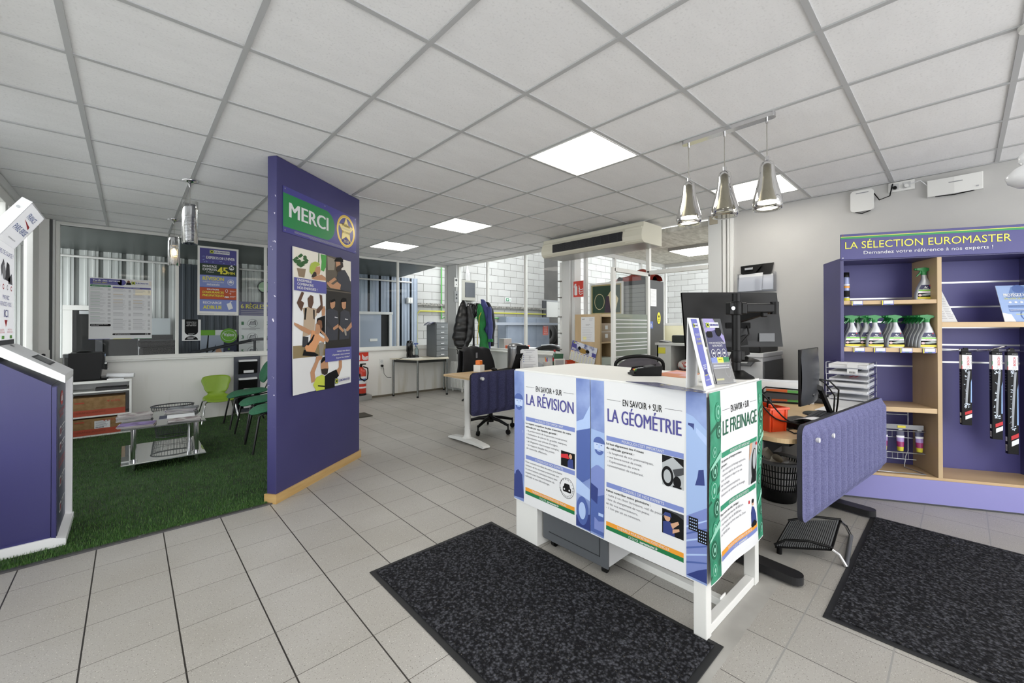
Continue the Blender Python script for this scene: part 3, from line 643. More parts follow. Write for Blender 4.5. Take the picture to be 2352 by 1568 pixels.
# ---- green plastic chair
gc = thing('plastic_chair', 'small lime green plastic shell chair by the white dado', 'chair', (.92, 7.06, 0))
LIME = mat('lime green plastic', '86a332', .35)
def shell(u, v):   # v 0 seat front .. 1 top of back ; u across
    s = u*2-1
    w = [(0, .15), (.18, .185), (.36, .17), (.52, .10), (.7, .145), (.88, .175), (1, .16)]
    for (a, wa), (c_, wc) in zip(w, w[1:]):
        if v <= c_+1e-6: t_ = (v-a)/(c_-a); t_ = t_*t_*(3-2*t_); W_ = wa+(wc-wa)*t_; break
    if v < .42: y = -.20+.36*v/.42; z = .315-.03*math.sin(PI*min(1, v/.42*.9))-(.03*(1-v/.12)**2 if v < .12 else 0)
    elif v < .55: t_ = (v-.42)/.13*PI/2; y = .16+.05*math.sin(t_); z = .312+.05*(1-math.cos(t_))
    else: t_ = (v-.55)/.45; y = .21+.05*t_; z = .362+.25*t_
    if v >= .55: y -= -.0 + .035*s*s*1.0
    else: z += .02*s*s
    return (s*W_, y, z - (.022*(s*s)**2 if v > .95 else 0))
b = MB(); b.surf(shell, 12, 26, LIME); b.build('shell', gc, solid=.006)
for sx in (-1, 1):
    b = MB(); b.tube([(sx*.21, -.19, .006), (sx*.165, -.13, .27), (sx*.13, -.10, .285)], .010, CHROME, 8); b.build('leg', gc)
    b = MB(); b.tube([(sx*.23, .21, .006), (sx*.17, .13, .27), (sx*.13, .10, .285)], .010, CHROME, 8); b.build('leg', gc)
b = MB(); b.tube([(-.13, -.1, .285), (.13, -.1, .285), (.13, .1, .285), (-.13, .1, .285)], .009, CHROME, 8, True); b.build('seat_frame', gc)
# ---- dark green visitor chairs along the partition
DG = mat('dark green fabric', '2b6b4c', .85, noise=(90, '24593f', .4, .6)); TB = mat('black tube', '0e0e10', .4)
vc = thing('visitor_chair', 'dark green upholstered visitor chair nearest the back wall of the waiting corner', 'chair', (1.17, 6.52, 0), 0, 'visitor chairs beside the violet partition')
b = MB()
def seat(u, v):
    a = 2*PI*u; t_ = v
    r = math.sin(PI*min(max(t_, 0), 1)); ex = abs(math.cos(a))**.7*(1 if math.cos(a) > 0 else -1); ey = abs(math.sin(a))**.7*(1 if math.sin(a) > 0 else -1)
    z = -.5*math.cos(PI*t_)
    X, Y = .23*ex*r**.6, .22*ey*r**.6
    return (X, Y, .435+.055*z+.02*(X/.23)-.045*max(0, -X/.23-.4)**2*2)
b.surf(seat, 32, 12, DG); b.build('seat', vc)
b = MB()
def back(u, v):
    a = 2*PI*u; r = math.sin(PI*v); z = -.5*math.cos(PI*v)
    ex = abs(math.cos(a))**.8*(1 if math.cos(a) > 0 else -1); ey = abs(math.sin(a))**.8*(1 if math.sin(a) > 0 else -1)
    Y, Zz = .22*ex*r**.6, .155*ey*r**.6
    return (.235+.05*z+.06*(Zz/.155)-.03*(Y/.22)**2, Y, .70+Zz)
b.surf(back, 32, 12, DG); b.build('backrest', vc)
for sy in (-1, 1):
    b = MB(); b.tube([(-.235, sy*.235, .006), (-.17, sy*.20, .38), (-.12, sy*.19, .405), (.1, sy*.19, .40)], .011, TB, 8); b.build('leg', vc)
    b = MB(); b.tube([(.245, sy*.225, .006), (.12, sy*.2, .30), (.03, sy*.19, .40)], .011, TB, 8); b.build('leg', vc)
    b = MB(); b.tube([(.05, sy*.12, .40), (.22, sy*.12, .42), (.265, sy*.12, .52), (.29, sy*.12, .66)], .010, TB, 8); b.build('back_support', vc)
b = MB(); b.tube([(-.15, -.19, .40), (-.15, .19, .40)], .010, TB, 8); b.tube([(.1, -.19, .40), (.1, .19, .40)], .010, TB, 8); b.build('seat_frame', vc)
dup(vc, (1.19, 5.78, 0), 0.05, 'middle dark green upholstered visitor chair of the row beside the partition')
dup(vc, (1.17, 5.14, 0), -.03, 'dark green visitor chair nearest the viewer, half hidden by the violet partition')
# ---- leaflet rack on the wall
t = thing('leaflet_rack', 'dark grey wall panel with black leaflet pockets behind the green chairs', 'rack', (1.31, 7.34, 0)); b = MB(); b.box(-.17, .17, -.02, 0.015, .03, .86, mat('rack grey', '4b4e58', .45)); b.build('back_panel', t, .002)
for z in (.60, .33, .08):
    b = MB(); b.ext([(-.12, -.02, z), (-.12, -.075, z+.02), (-.12, -.10, z+.19), (-.12, -.02, z+.19)], (.24, 0, 0), BLACKP); q_ = b.build('pocket', t, .003)
    b = MB(); b.box(-.115, .115, -.098, -.025, z+.19, z+.215, PAPER); b.box(-.06, .07, -.094, -.092, z+.02, z+.06, PAPER); b.build('leaflets', q_)
# ---- cylinder pendants
WARM = mat('warm lit bulb', 'ffd48a', .5, emit=28.)
def cyl_pendant(x, y, lit, label):
    t = thing('pendant_lamp', label, 'pendant lamp', (x, y, CEIL), group='cylinder pendant lamps'); zt, zb = -.18, -.55
    b = MB(); b.lathe([(.062, -.002), (.062, -.008), (.035, -.016), (.012, -.035), (.006, -.055), (0.004, -.058)], CHROME, cap=True); b.build('canopy', t)
    b = MB(); b.cyl((0, 0, -.05), (0, 0, zt-.02), .0022, mat('lamp cord', '8f8c86', .4), n=6); b.build('cord', t)
    b = MB(); b.lathe([(.058, zt), (.058, zb), (.05, zb), (.0, zb)], glassmat('lamp glass', 'f2f2f2', 1.6)); b.build('glass_cylinder', t)
    b = MB(); b.lathe([(0, zt-.03), (.045, zt-.03), (.045, zt-.135)], mat('satin aluminium', 'c9cacc', .28, 1.), n=28)
    z = zt-.14
    while z > zb+.02: b.lathe([(.045, z), (.045, z-.0075)], mat('satin aluminium'), n=28); z -= .0125
    for i in range(3): a = 2*PI*i/3; b.cyl((.044*math.cos(a), .044*math.sin(a), zt-.1), (.044*math.cos(a), .044*math.sin(a), zb+.01), .003, mat('satin aluminium'), n=6)
    b.build('slatted_sleeve', t)
    b = MB(); b.ball((0, 0, zt-.21), (.024, .024, .045), WARM if lit else mat('unlit bulb', 'd9d7cf', .3)); b.build('bulb', t)
    return t
cyl_pendant(.385, 4.57, False, 'unlit slatted cylinder pendant, the nearer of the two over the grass')
cyl_pendant(.386, 6.352, True, 'lit slatted cylinder pendant glowing amber, farther over the grass carpet')
# ---- posters on the window glass
def sheet(name, label, org, U, w, h, m=PAPER, th=.002, V=(0, 0, 1), cat='poster', group=None):
    U = Vector(U).normalized(); V = Vector(V).normalized(); N = U.cross(V)
    t = thing(name, label, cat, org, group=group)
    b = MB(); b.ext([(0, 0, 0), U*w, U*w+V*h, V*h], -N*th, m); b.build('sheet', t)
    return t, Print((0, 0, 0), U, V)
YG = YN+.022
t, p = sheet('price_poster', 'large white price list poster with violet heading taped to the window', (-.376, YG, 1.152), (1, 0, 0), .597, .78)
W_, H_ = .597, .78; p.part('heading'); p.rect(.012, .695, .30, .768, PBLUE, 1); p.ell(.30, .7315, .04, .0365, PBLUE, 1); p.text('Tarifs des services', .035, .737, .02, PAPER, .25, bold=.02); p.text('Véhicules légers', .035, .718, .011, PYELL, .13, bold=.02); p.lines(.035, .71, .27, 2, .006, .002, INKL)
p.rect(.34, .705, .59, .765, mat('photo beige', 'd8d2c9', .6), 1); p.ell(.365, .745, .014, .016, SKIND, 2); p.poly([(.34, .705), (.39, .705), (.385, .735), (.345, .735)], INK, 2); logo(p, .39, .71, .042, .175)
p.part('price_columns'); p.rr(.012, .665, .2, .69, .01, PGREEN, 1); p.text('FORFAITS PNEUMATIQUES', .1, .673, .009, PAPER, .14, 'c'); p.rr(.215, .655, .585, .675, .008, PBLUE, 1); p.text('ENTRETIEN COURANT', .4, .66, .009, PAPER, .15, 'c')
p.rect(.43, .58, .585, .645, mat('print cream', 'efe6cf', .6), 1)
for r, y in enumerate((.645, .59, .55, .51, .47, .43, .38, .33, .28, .24)): p.lines(.015, y, .16, 3, .009, .0025, INKL, seed=r); p.lines(.17, y, .198, 3, .009, .003, INKG, ragged=.1, seed=r+50); p.rect(.015, y+.006, .1, y+.0095, mat('print green text', '6b9a7c', .6), 2)
for r, y in enumerate((.64, .57, .50, .46, .41, .33, .25, .2, .15)):
    for x0 in (.22, .41): p.lines(x0, y, x0+.13, 4, .009, .0025, INKL, seed=r+9); p.lines(x0+.145, y, x0+.168, 4, .009, .003, INKG, ragged=.1, seed=r+70); p.rect(x0, y+.006, x0+.09, y+.0095, mat('print ochre text', 'c0a060', .6) if r < 4 else INKG, 2)
p.rr(.012, .165, .2, .195, .012, INK, 1); p.text('TAUX HORAIRES MAIN', .02, .183, .008, PAPER, .15); p.text("D'OEUVRE", .02, .172, .008, PAPER, .07); p.rr(.215, .052, .585, .074, .01, INK, 1); p.text('ECOPARTICIPATION', .24, .058, .009, PAPER, .14); p.text('5€', .53, .058, .011, PAPER, .03)
p.part('colour_edge'); p.rect(0, 0, .19, .006, PBLUE, 1); p.rect(.22, 0, .39, .006, PYELL, 1); p.rect(.42, 0, .597, .006, PGREEN, 1); p.build(t)
t, p = sheet('winter_poster', 'tall poster with violet, green and rust bands about winter tyre service on the window', (.71, YG, 1.478), (1, 0, 0), .493, .992, WHITE)
p.part('picture'); p.rect(.025, .055, .468, .965, PBLUE, 1); p.rect(.025, .055, .468, .225, PLILAC, 2); p.rect(.025, .232, .468, .40, PRUST, 2); p.rect(.025, .407, .468, .575, PLILAC, 2); p.rect(.025, .582, .468, .745, PGREEND, 2)
for i in range(14): x, y = .05+.4*random.random(), .76+.08*random.random(); p.ell(x, y, .009, .009, PLILAC, 2, 6)
p.part('lettering'); logo(p, .14, .895, .05, .24); p.text("EXPERTS DE L'HIVER", .1, .815, .037, PAPER, .345, bold=.02); p.text('LES', .05, .835, .02, PLILAC, .035)
p.part('lettering#2'); p.text('MONTAGE', .06, .69, .033, PAPER, .165, bold=.018); p.text('EXPRESS', .06, .645, .033, PAPER, .165, bold=.018); p.text('4 PNEUS', .1, .615, .016, PAPER, .09); p.text('45', .235, .605, .10, PYELL, .12, bold=.025); p.text('MIN', .365, .607, .037, PYELL, .08, bold=.018); p.ell(.405, .70, .033, .03, PAPER, 3); p.ell(.405, .70, .024, .02, PGREEND, 4); p.ell(.402, .69, .016, .012, PAPER, 5); p.rect(.395, .73, .415, .745, PAPER, 3)
p.part('lettering#3'); p.text('RÉVISION', .06, .505, .05, PYELL, .25, bold=.018); p.text('GARANTIE CONSTRUCTEUR', .06, .473, .017, PAPER, .25); p.text('PRÉSERVÉE', .11, .43, .025, PAPER, .15, bold=.02); p.ring(.395, .49, .04, .043, .006, PAPER, 3); p.rr(.37, .478, .42, .5, .01, PAPER, 3); p.poly([(.378, .5), (.385, .515), (.405, .515), (.412, .5)], PAPER, 3)
p.part('lettering#4'); p.text('SOLUTIONS', .11, .362, .022, PAPER, .14, bold=.02); p.text("D'ASSURANCES", .06, .318, .03, PYELL, .25, bold=.02); p.text('PNEUMATIQUES', .06, .272, .03, PYELL, .25, bold=.02); p.ring(.345, .36, .015, .025, .005, PAPER, 3); p.text('+', .375, .305, .03, PAPER, .03); p.rr(.32, .258, .375, .28, .006, PAPER, 3); p.ell(.333, .257, .007, .007, PRUST, 4); p.ell(.363, .257, .007, .007, PRUST, 4); p.lines(.385, .365, .46, 2, .014, .004, PAPER); p.lines(.385, .285, .46, 2, .014, .004, PAPER)
p.part('lettering#5'); p.text('RECHARGE', .065, .165, .033, PAPER, .22, bold=.02); p.text('ADBLUE', .065, .09, .05, PYELL, .22, bold=.018); p.poly([(.345, .17), (.4, .19), (.425, .105), (.37, .08)], PAPER, 3); p.line([(.385, .185), (.395, .205), (.415, .21)], .008, PAPER, 3)
p.part('footer'); p.lines(.02, .02, .2, 1, .01, .004, INKG); p.lines(.36, .02, .46, 1, .01, .004, INKG); p.build(t)
t, p = sheet('price_notice', 'small white and black notice taped low on the window beside the tall poster', (.538, YG, 1.113), (1, 0, 0), .211, .30)
p.part('print'); p.poly([(.03, .3), (.03, .13)]+[(.105-.075*math.cos(PI*i/12), .13-.055*math.sin(PI*i/12)) for i in range(13)]+[(.18, .3)], INK, 1); p.text('CONSULTEZ ICI', .105, .255, .014, PAPER, .11, 'c'); p.text('VOS TARIFS', .105, .228, .016, PAPER, .11, 'c'); p.text('DES SERVICES', .105, .206, .014, PAPER, .11, 'c'); p.lines(.07, .1, .14, 2, .008, .003, PAPER)
p.poly([(.03, .012)]+[(.105-.075*math.cos(PI*i/12), .012+.055*math.sin(PI*i/12)) for i in range(13)], INK, 1); p.lines(.06, .05, .15, 3, .012, .004, PAPER); p.build(t)
# ---- MERCI sign and collage poster on the partition
t = thing('thank_you_sign', 'violet wall sign reading MERCI in white on a green tab with gold badge', 'sign', pp(.061, 2.033, .004))
b = MB(); b.ext([(0, 0, 0), pu*.989, pu*.989+Vector((0, 0, .352)), (0, 0, .352)], pn*.003, mat('sign violet', '45438a', .3)); b.build('board', t)
p = Print((0, 0, 0), pu, (0, 0, 1)); p.part('green_tab'); p.poly([(0, .043), (.51, .043)]+[(.51+.13*math.sin(PI*i/16), .172-.129*math.cos(PI*i/16)) for i in range(1, 16)]+[(.51, .301), (0, .301)], mat('sign green', '1f8046', .4), 1)
p.part('lettering'); p.text('MERCI', .066, .128, .112, PAPER, .476, bold=.02); p.lines(.12, .03, .83, 3, .006, .002, INKL, ragged=.1); p.lines(.3, .012, .83, 1, .006, .002, INKL)
GOLD = mat('badge gold', 'd9b84e', .3, .3); GOLDL = mat('badge pale gold', 'efdc8e', .35)
p.part('badge'); cx, cz = .815, .183; p.ring(cx, cz, .146, .152, .02, GOLD, 1, 48); p.ring(cx, cz, .126, .132, .006, GOLDL, 1, 40)
p.poly([(cx+(.128 if i % 2 == 0 else .062)*math.sin(PI*i/5), cz+.01+(.13 if i % 2 == 0 else .062)*math.cos(PI*i/5)) for i in range(10)], GOLD, 2); p.poly([(cx+(.118 if i % 2 == 0 else .055)*math.sin(PI*i/5), cz+.01+(.12 if i % 2 == 0 else .055)*math.cos(PI*i/5)) for i in range(10)], GOLDL, 3)
p.text('Meilleur', cx, cz+.04, .028, mat('badge olive', '6d5a20', .5), .13, 'c', l=5, bold=.01); p.text('CENTRE AUTO', cx, cz+.012, .014, PAPER, .15, 'c', l=5); p.text("DE L'ANNÉE", cx, cz-.022, .02, mat('badge olive'), .12, 'c', l=5); p.poly([(cx-.075, cz-.1), (cx, cz-.062), (cx+.075, cz-.1), (cx, cz-.13)], PBLUE, 4); p.text('2026', cx, cz-.108, .024, GOLDL, .085, 'c', l=6)
p.part('fixing_screws'); [p.ell(u, v, .006, .006, STEEL, 1, 10) for u, v in ((.02, .335), (.5, .335), (.97, .335), (.02, .018), (.97, .018))]; p.build(t)
t = thing('collage_poster', 'creased photo collage poster of workers and hikers taped under the MERCI sign', 'poster', pp(0, 0, .004))
def cw(u, v): return -.0 + .010*max(0, (1.05-v)/.3)**2*max(0, 1-u/.35) + .003*math.sin(v*9)*.5 + .0035
p = Print((0, 0, 0), pu, (0, 0, 1), warp=cw, eps=.0007)
pcp = lambda x, y: (lambda P_: ((P_-pa).dot(pu), P_.z))(pw(640+x/4.126, 540+y/4.126, pa, pb))
def tr(pts, m, l): 
    q = []
    for (a, b_), (c_, d_) in zip(pts, pts[1:]+pts[:1]):
        q.append(pcp(a, b_))
    p.poly(q, m, l)
p.part('sheet'); p.rect(.158, .772, .952, 1.942, PAPER, 0)
WALLB = mat('photo sunlit wall', 'e3ded2', .6); DARKB = mat('photo dark workshop', '1e1b18', .6); NAVY = mat('photo navy shirt', '343640', .6); SKY2 = mat('photo hazy sky', 'e6e8ea', .6); BEIGE = mat('photo beige shirt', 'b9a58f', .6); CORAL = mat('photo peach shirt', 'd79a6c', .6); HELM = mat('photo lime helmet', 'a6b84a', .6); LEAF = mat('photo leaf', '2c5a2c', .6); POT = mat('photo pot', '8a7660', .6); HIVIS = mat('photo hi-vis', 'c2cc48', .6); PS = mat('photo skin', 'b98a68', .6); PSD = mat('photo deep skin', '5a3d2e', .6); HAIR = mat('photo hair', '2b1f18', .6); TROU = mat('photo trousers', '2d2f36', .6); GRND = mat('photo ground', '8a7a58', .6)
p.part('photographs')
p.rect(.17, 1.60, .567, 1.942, WALLB, 1); p.rect(.567, 1.63, .952, 1.942, mat('photo workshop wall', '5b5348', .6), 1); p.rect(.8, 1.75, .952, 1.94, WALLB, 2); p.rect(.567, 1.115, .952, 1.65, DARKB, 1); p.rect(.17, 1.06, .567, 1.60, SKY2, 1); p.rect(.165, 1.06, .567, 1.16, GRND, 2); p.rect(.567, .772, .952, 1.0, SKY2, 1)
for i in range(26):
    a = random.random()*6.28; x, y = 200+62*math.cos(a)*random.random()**.5, 240+55*math.sin(a)*random.random()**.5; tr([(x-22, y), (x, y-16), (x+22, y+3), (x, y+16)], LEAF, 3+i % 3)
tr([(163, 310), (250, 320), (235, 402), (180, 392)], POT, 2); tr([(390, 180), (445, 190), (440, 300), (420, 345), (392, 330), (400, 250)], mat('photo bright leaf', '4a9a48', .6), 3); tr([(370, 170), (378, 170), (376, 260), (368, 258)], LEAF, 3)
tr([(285, 300), (300, 265), (335, 250), (375, 262), (384, 285), (345, 300), (330, 340), (300, 375), (282, 345)], HELM, 5); tr([(335, 300), (382, 295), (388, 335), (378, 375), (345, 378), (325, 350)], PS, 4); tr([(322, 350), (345, 330), (350, 385), (322, 400), (300, 400), (305, 380)], HAIR, 4); tr([(300, 412), (330, 385), (400, 375), (435, 400), (440, 432), (330, 420)], PS, 3)
tr([(520, 240), (540, 212), (580, 210), (602, 228), (603, 258), (560, 252), (515, 248)], INK, 6); tr([(532, 252), (575, 252), (585, 300), (560, 340), (540, 330), (535, 300)], PS, 5); tr([(538, 300), (578, 280), (580, 340), (550, 350), (538, 330)], HAIR, 6); tr([(575, 250), (600, 260), (605, 300), (580, 320)], HAIR, 5)
tr([(580, 330), (620, 330), (660, 400), (680, 480), (675, 540), (580, 520), (560, 470), (540, 400), (555, 350)], NAVY, 4); tr([(545, 440), (580, 470), (570, 515), (480, 500), (445, 460), (450, 440), (505, 470)], PS, 5); tr([(520, 400), (540, 420), (480, 462), (465, 440)], PS, 4); tr([(455, 200), (530, 230), (520, 330), (458, 330)], mat('photo machine', '8d8577', .6), 2)
tr([(180, 680), (205, 720), (230, 640), (200, 620), (230, 545), (205, 535), (160, 640)], PSD, 5); tr([(262, 600), (290, 566), (316, 580), (318, 640), (300, 695), (270, 680)], PSD, 6); tr([(375, 560), (400, 570), (408, 690), (370, 740), (345, 735), (350, 700), (388, 660)], PSD, 5)
tr([(215, 690), (265, 680), (320, 690), (368, 705), (350, 760), (335, 780), (330, 900), (275, 950), (220, 960), (230, 760)], BEIGE, 4); tr([(235, 690), (256, 690), (245, 800), (232, 800)], INK, 5); tr([(315, 700), (330, 710), (330, 800), (320, 790)], INK, 5); tr([(220, 955), (275, 965), (270, 1060), (215, 1060)], TROU, 3)
tr([(395, 680), (425, 670), (432, 700), (428, 760), (400, 765)], PS, 4); tr([(355, 790), (400, 770), (432, 760), (432, 960), (350, 900)], INK, 3)
tr([(136, 825), (190, 850), (270, 890), (300, 905), (285, 945), (200, 900), (136, 850)], PS, 7); tr([(300, 900), (335, 905), (390, 960), (430, 985), (420, 1015), (380, 1000), (360, 1040), (330, 1110), (250, 1100), (235, 1060), (290, 1000)], CORAL, 7); tr([(340, 840), (380, 830), (395, 890), (370, 940), (335, 935)], PS, 8); tr([(345, 840), (365, 800), (395, 810), (402, 870), (385, 900), (375, 850)], mat('photo auburn hair', '7a5238', .6), 9); tr([(385, 890), (430, 930), (468, 990), (455, 1015), (420, 1000), (428, 960), (390, 920)], PS, 7); tr([(295, 985), (320, 940), (330, 945), (310, 1000), (270, 1045), (255, 1040)], INK, 8); tr([(230, 1085), (330, 1110), (370, 1135), (340, 1150), (215, 1140)], INK, 6); tr([(370, 1020), (425, 1010), (405, 1150), (380, 1140)], mat('photo grey trousers', '8d877d', .6), 4)
tr([(475, 630), (520, 615), (525, 640), (520, 680), (495, 700), (480, 680)], PS, 5); tr([(478, 620), (520, 600), (528, 625), (478, 640)], INK, 6); tr([(440, 710), (490, 690), (550, 720), (560, 820), (550, 990), (440, 1000)], NAVY, 4); tr([(580, 620), (600, 592), (630, 600), (632, 630), (580, 635)], INK, 6); tr([(585, 630), (628, 630), (625, 690), (605, 705), (588, 680)], PS, 5); tr([(575, 730), (610, 705), (660, 725), (680, 820), (660, 980), (565, 990)], NAVY, 4); tr([(440, 790), (480, 850), (510, 880), (490, 900), (440, 850)], TROU, 6); tr([(500, 880), (555, 840), (560, 870), (515, 900)], PS, 6); tr([(565, 850), (610, 900), (600, 920), (560, 880)], PS, 6); tr([(680, 820), (685, 870), (645, 910), (620, 900), (660, 850)], PS, 6); tr([(605, 880), (630, 890), (635, 950), (620, 950)], mat('photo tool', '9a9288', .6), 7); tr([(520, 772), (548, 778), (548, 786), (520, 780)], PAPER, 7); tr([(618, 790), (646, 795), (646, 803), (618, 798)], PAPER, 7)
p.part('caption_band'); p.rect(.168, 1.598, .567, 1.70, PLILAC, 10); p.rect(.168, 1.598, .567, 1.70, mat('caption violet', '55569c', .5), 11); p.text('ENSEMBLE', .2, 1.672, .02, PAPER, .17, l=14, bold=.02); p.text('COMBINONS', .2, 1.642, .02, PAPER, .19, l=14, bold=.02); p.text('NOS ÉNERGIES !', .2, 1.612, .02, PAPER, .24, l=14, bold=.02)
p.part('caption_band#2'); p.rect(.552, 1.0, .953, 1.118, mat('caption violet'), 11); p.text('Laissez vos talents', .92, 1.08, .015, PAPER, .2, 'r', l=14, bold=.02); p.text("s'épanouir, nous sommes", .92, 1.05, .015, PAPER, .27, 'r', l=14, bold=.02); p.text('là pour les révéler !', .92, 1.02, .015, PAPER, .21, 'r', l=14, bold=.02)
p.part('lower_photograph'); tr([(345, 1150), (405, 1140), (400, 1170), (372, 1190), (330, 1300), (340, 1380), (300, 1400), (288, 1300), (340, 1190)], PS, 4); tr([(390, 1200), (425, 1175), (455, 1200), (460, 1260), (450, 1310), (420, 1325), (395, 1300), (388, 1250)], PS, 6); tr([(388, 1195), (405, 1155), (428, 1150), (450, 1190), (425, 1185), (390, 1215)], INK, 8); tr([(390, 1270), (425, 1262), (458, 1262), (450, 1310), (425, 1325), (398, 1310)], HAIR, 7); tr([(560, 1185), (590, 1185), (590, 1250), (560, 1330), (530, 1290), (560, 1250)], PS, 4); tr([(345, 1345), (400, 1320), (425, 1335), (425, 1460), (345, 1475), (315, 1420)], HIVIS, 5); tr([(425, 1335), (455, 1310), (535, 1270), (560, 1330), (520, 1380), (520, 1440), (425, 1458)], INK, 5); tr([(360, 1420), (425, 1425), (425, 1437), (360, 1432)], INK, 6)
logo(p, .69, .79, .05, .235, 10); p.build(t)
for (u, v), r in (((.15, 1.95), .6), ((.95, 1.95), -.5), ((.14, .765), -.6), ((.94, .755), .5)):
    pass
# ================================================================= BACK OF THE SHOP FLOOR
# ---- extinguisher and its sign, sockets, small mat
t = thing('fire_extinguisher', 'red fire extinguisher hanging low on the white dado beside the violet partition', 'fire extinguisher', (3.03, 7.26, .1))
RED = mat('extinguisher red', 'b93322', .35)
b = MB(); b.lathe([(0, 0), (.085, 0), (.09, .02), (.09, .40), (.08, .44), (.045, .47), (.03, .49), (0, .49)], RED, n=28); b.build('cylinder', t)
b = MB(); b.lathe([(.0905, .12), (.0905, .33)], PAPER, n=28); b.lathe([(.091, .15), (.091, .2)], RED, n=28); b.lathe([(.091, .26), (.091, .29)], PDEEP, n=28); b.build('label', t)
b = MB(); b.box(-.02, .02, -.02, .02, .49, .53, BLACKP); b.box(-.015, .09, -.015, .015, .53, .55, BLACKP); b.build('valve', t, .004)
b = MB(); b.tube([(.02, -.05, .5), (.09, -.08, .47), (.105, -.06, .38), (.08, -.09, .28), (.02, -.1, .25), (-.05, -.09, .3), (-.06, -.09, .38)], .012, BLACKP); b.build('hose', t)
b = MB(); b.lathe([(.093, -.0), (.093, .03), (.0, .03)], BLACKP, n=24); b.build('base_ring', t)
t = tag(MB().box(2.9, 3.2, 7.18, 7.345, .0, .09, mat('worn steel box', '8d8c89', .5)).build('foot_box', bevel=.004), 'worn grey metal box on the floor under the fire extinguisher', 'box')
def fire_sign(org, U, w, h, label):
    t, p = sheet('fire_extinguisher_sign', label, org, U, w, h, mat('sign red', 'c8321f', .4), cat='sign'); p.part('symbols')
    p.rr(w*.12, h*.12, w*.40, h*.68, w*.07, PAPER, 1); p.rect(w*.2, h*.66, w*.3, h*.8, PAPER, 1); p.line([(w*.08, h*.62), (w*.16, h*.8), (w*.3, h*.82)], w*.05, PAPER, 1)
    for i in range(3):
        k = .13*i; p.line([(w*.55, h*(.72-k*1.2)), (w*.62, h*(.5-k*1.2)), (w*.75, h*(.42-k)), (w*.95, h*(.5-k))], w*.06, PAPER, 1)
    p.part('border'); [p.rect(*a, PAPER, 1) for a in ((0, 0, w, w*.02), (0, h-w*.02, w, h), (0, 0, w*.02, h), (w-w*.02, 0, w, h))]; p.build(t)
fire_sign((2.95, YN-.004, .683), (1, 0, 0), .265, .165, 'red square extinguisher sign on the dado just above the hanging extinguisher')
fire_sign((4.86, 3.93, 1.98-.24), (0, -1, 0), .19, .24, 'red square extinguisher sign fixed to the grey column beside the tall bookcase')
t = thing('wall_socket', 'double white wall socket with black plug on the dado left of the corner table', 'socket', (3.46, YN, .63)); b = MB(); b.box(-.04, .04, -.014, 0.0, -.1, .075, WHITE); b.build('plate', t, .004)
b = MB(); b.cyl((0, -.014, .03), (0, -.018, .03), .028, LGREY); b.build('outlet', t)
b = MB(); b.cyl((0, -.014, -.05), (0, -.05, -.05), .022, BLACKP); b.tube([(0, -.05, -.05), (.02, -.06, -.1), (.03, -.05, -.2), (.09, -.05, -.27), (.17, -.06, -.28)], .004, BLACKP); b.build('plug', t)
n = NT('dark bristle mat'); n.bump(n.noise(300, 3), .8, .004); MATB = n.done(n.mix(n.ramp(n.noise(220, 3), .38, .62), '141416', '3d3d42'), .9, .2)
t = tag(MB().box(1.5, 2.62, 5.85, 6.15, .001, .012, mat('small brown mat', '3b372e', .9)).build('small_mat'), 'small dark brown mat mostly hidden behind the violet partition', 'mat')
# ---- corner table
ZT = .712
ctb = thing('corner_table', 'small trapezoid table with dark steel legs in the back corner under the window', 'table', (0, 0, 0))
poly = [(3.60, 7.30), (3.87, 6.74), (4.52, 6.70), (4.84, 7.30)]
b = MB(); b.prism(poly, ZT-.022, ZT, mat('worn pale table top', 'd9d2c0', .45)); b.build('top', ctb, .003)
b = MB(); q_ = [(3.66, 7.27), (3.89, 6.78), (4.50, 6.74), (4.78, 7.27)]
for i in range(4): b.bar((*q_[i], ZT-.047), (*q_[(i+1) % 4], ZT-.047), .022, .05, mat('table apron', '1e1f1e', .4))
b.build('apron', ctb)
for x, y in q_: b = MB(); b.cyl((x, y, .0), (x, y, ZT-.022), .019, mat('table steel', '8f9291', .25, 1.), n=16); b.cyl((x, y, 0), (x, y, .03), .021, BLACKP, n=16); b.build('leg', ctb)
c = py(1001.6, 817, 6.93); c.z = ZT; xe = py(1029.5, 780, c.y).x; yw = px(976.7, 780, c.x).y; zt = vz(1001.6, 740, c)
du = thing('drawer_cabinet', 'small grey steel six drawer cabinet standing on the corner table', 'drawer cabinet', (c.x, c.y, ZT)); w, d, h = xe-c.x, min(yw-c.y, 7.28-c.y), zt-ZT
GS = mat('grey steel cabinet', '6d7174', .4, .3)
b = MB(); b.box(0, w, .01, d, 0, h, GS); b.build('case', du, .004)
for i in range(6):
    z0 = .012+(h-.03)*i/6; b = MB(); b.box(.012, w-.012, -.006, .012, z0, z0+(h-.03)/6-.008, mat('drawer grey', '84888b', .35, .3)); o = b.build('drawer', du, .002)
    b = MB(); b.box(w*.36, w*.64, -.016, -.006, z0+.03, z0+.042, CHROME); b.build('handle', o, .003)
t = MB(); 
for i in range(3): t.surf(lambda u, v: (c.x-.13+.2*u, c.y+.02+.06*i+.12*v, zt+.004+.003*i-.10*max(0, .55-u)**1.2*(1+.2*i)), 8, 2, (mat('brochure blue', '3a4070', .4, noise=(18, 'c8c8d0', .5, .6)), PAPER, mat('brochure blue'))[i])
tag(t.build('brochures', solid=.002), 'blue brochures drooping over the top left edge of the grey drawer cabinet', 'brochure')
t = thing('hand_scanner_dock', 'tall black rounded device on a white tray on the corner table', 'device', (py(943, 818, 7.06).x, 7.06, ZT))
b = MB(); b.lathe([(0, .02), (.055, .02), (.06, .05), (.055, .12), (.062, .13), (.058, .28), (.05, .32), (.02, .335), (0, .335)], mat('gloss black plastic', '0b0b0c', .18), (-.02, 0, 0), n=24); b.build('body', t)
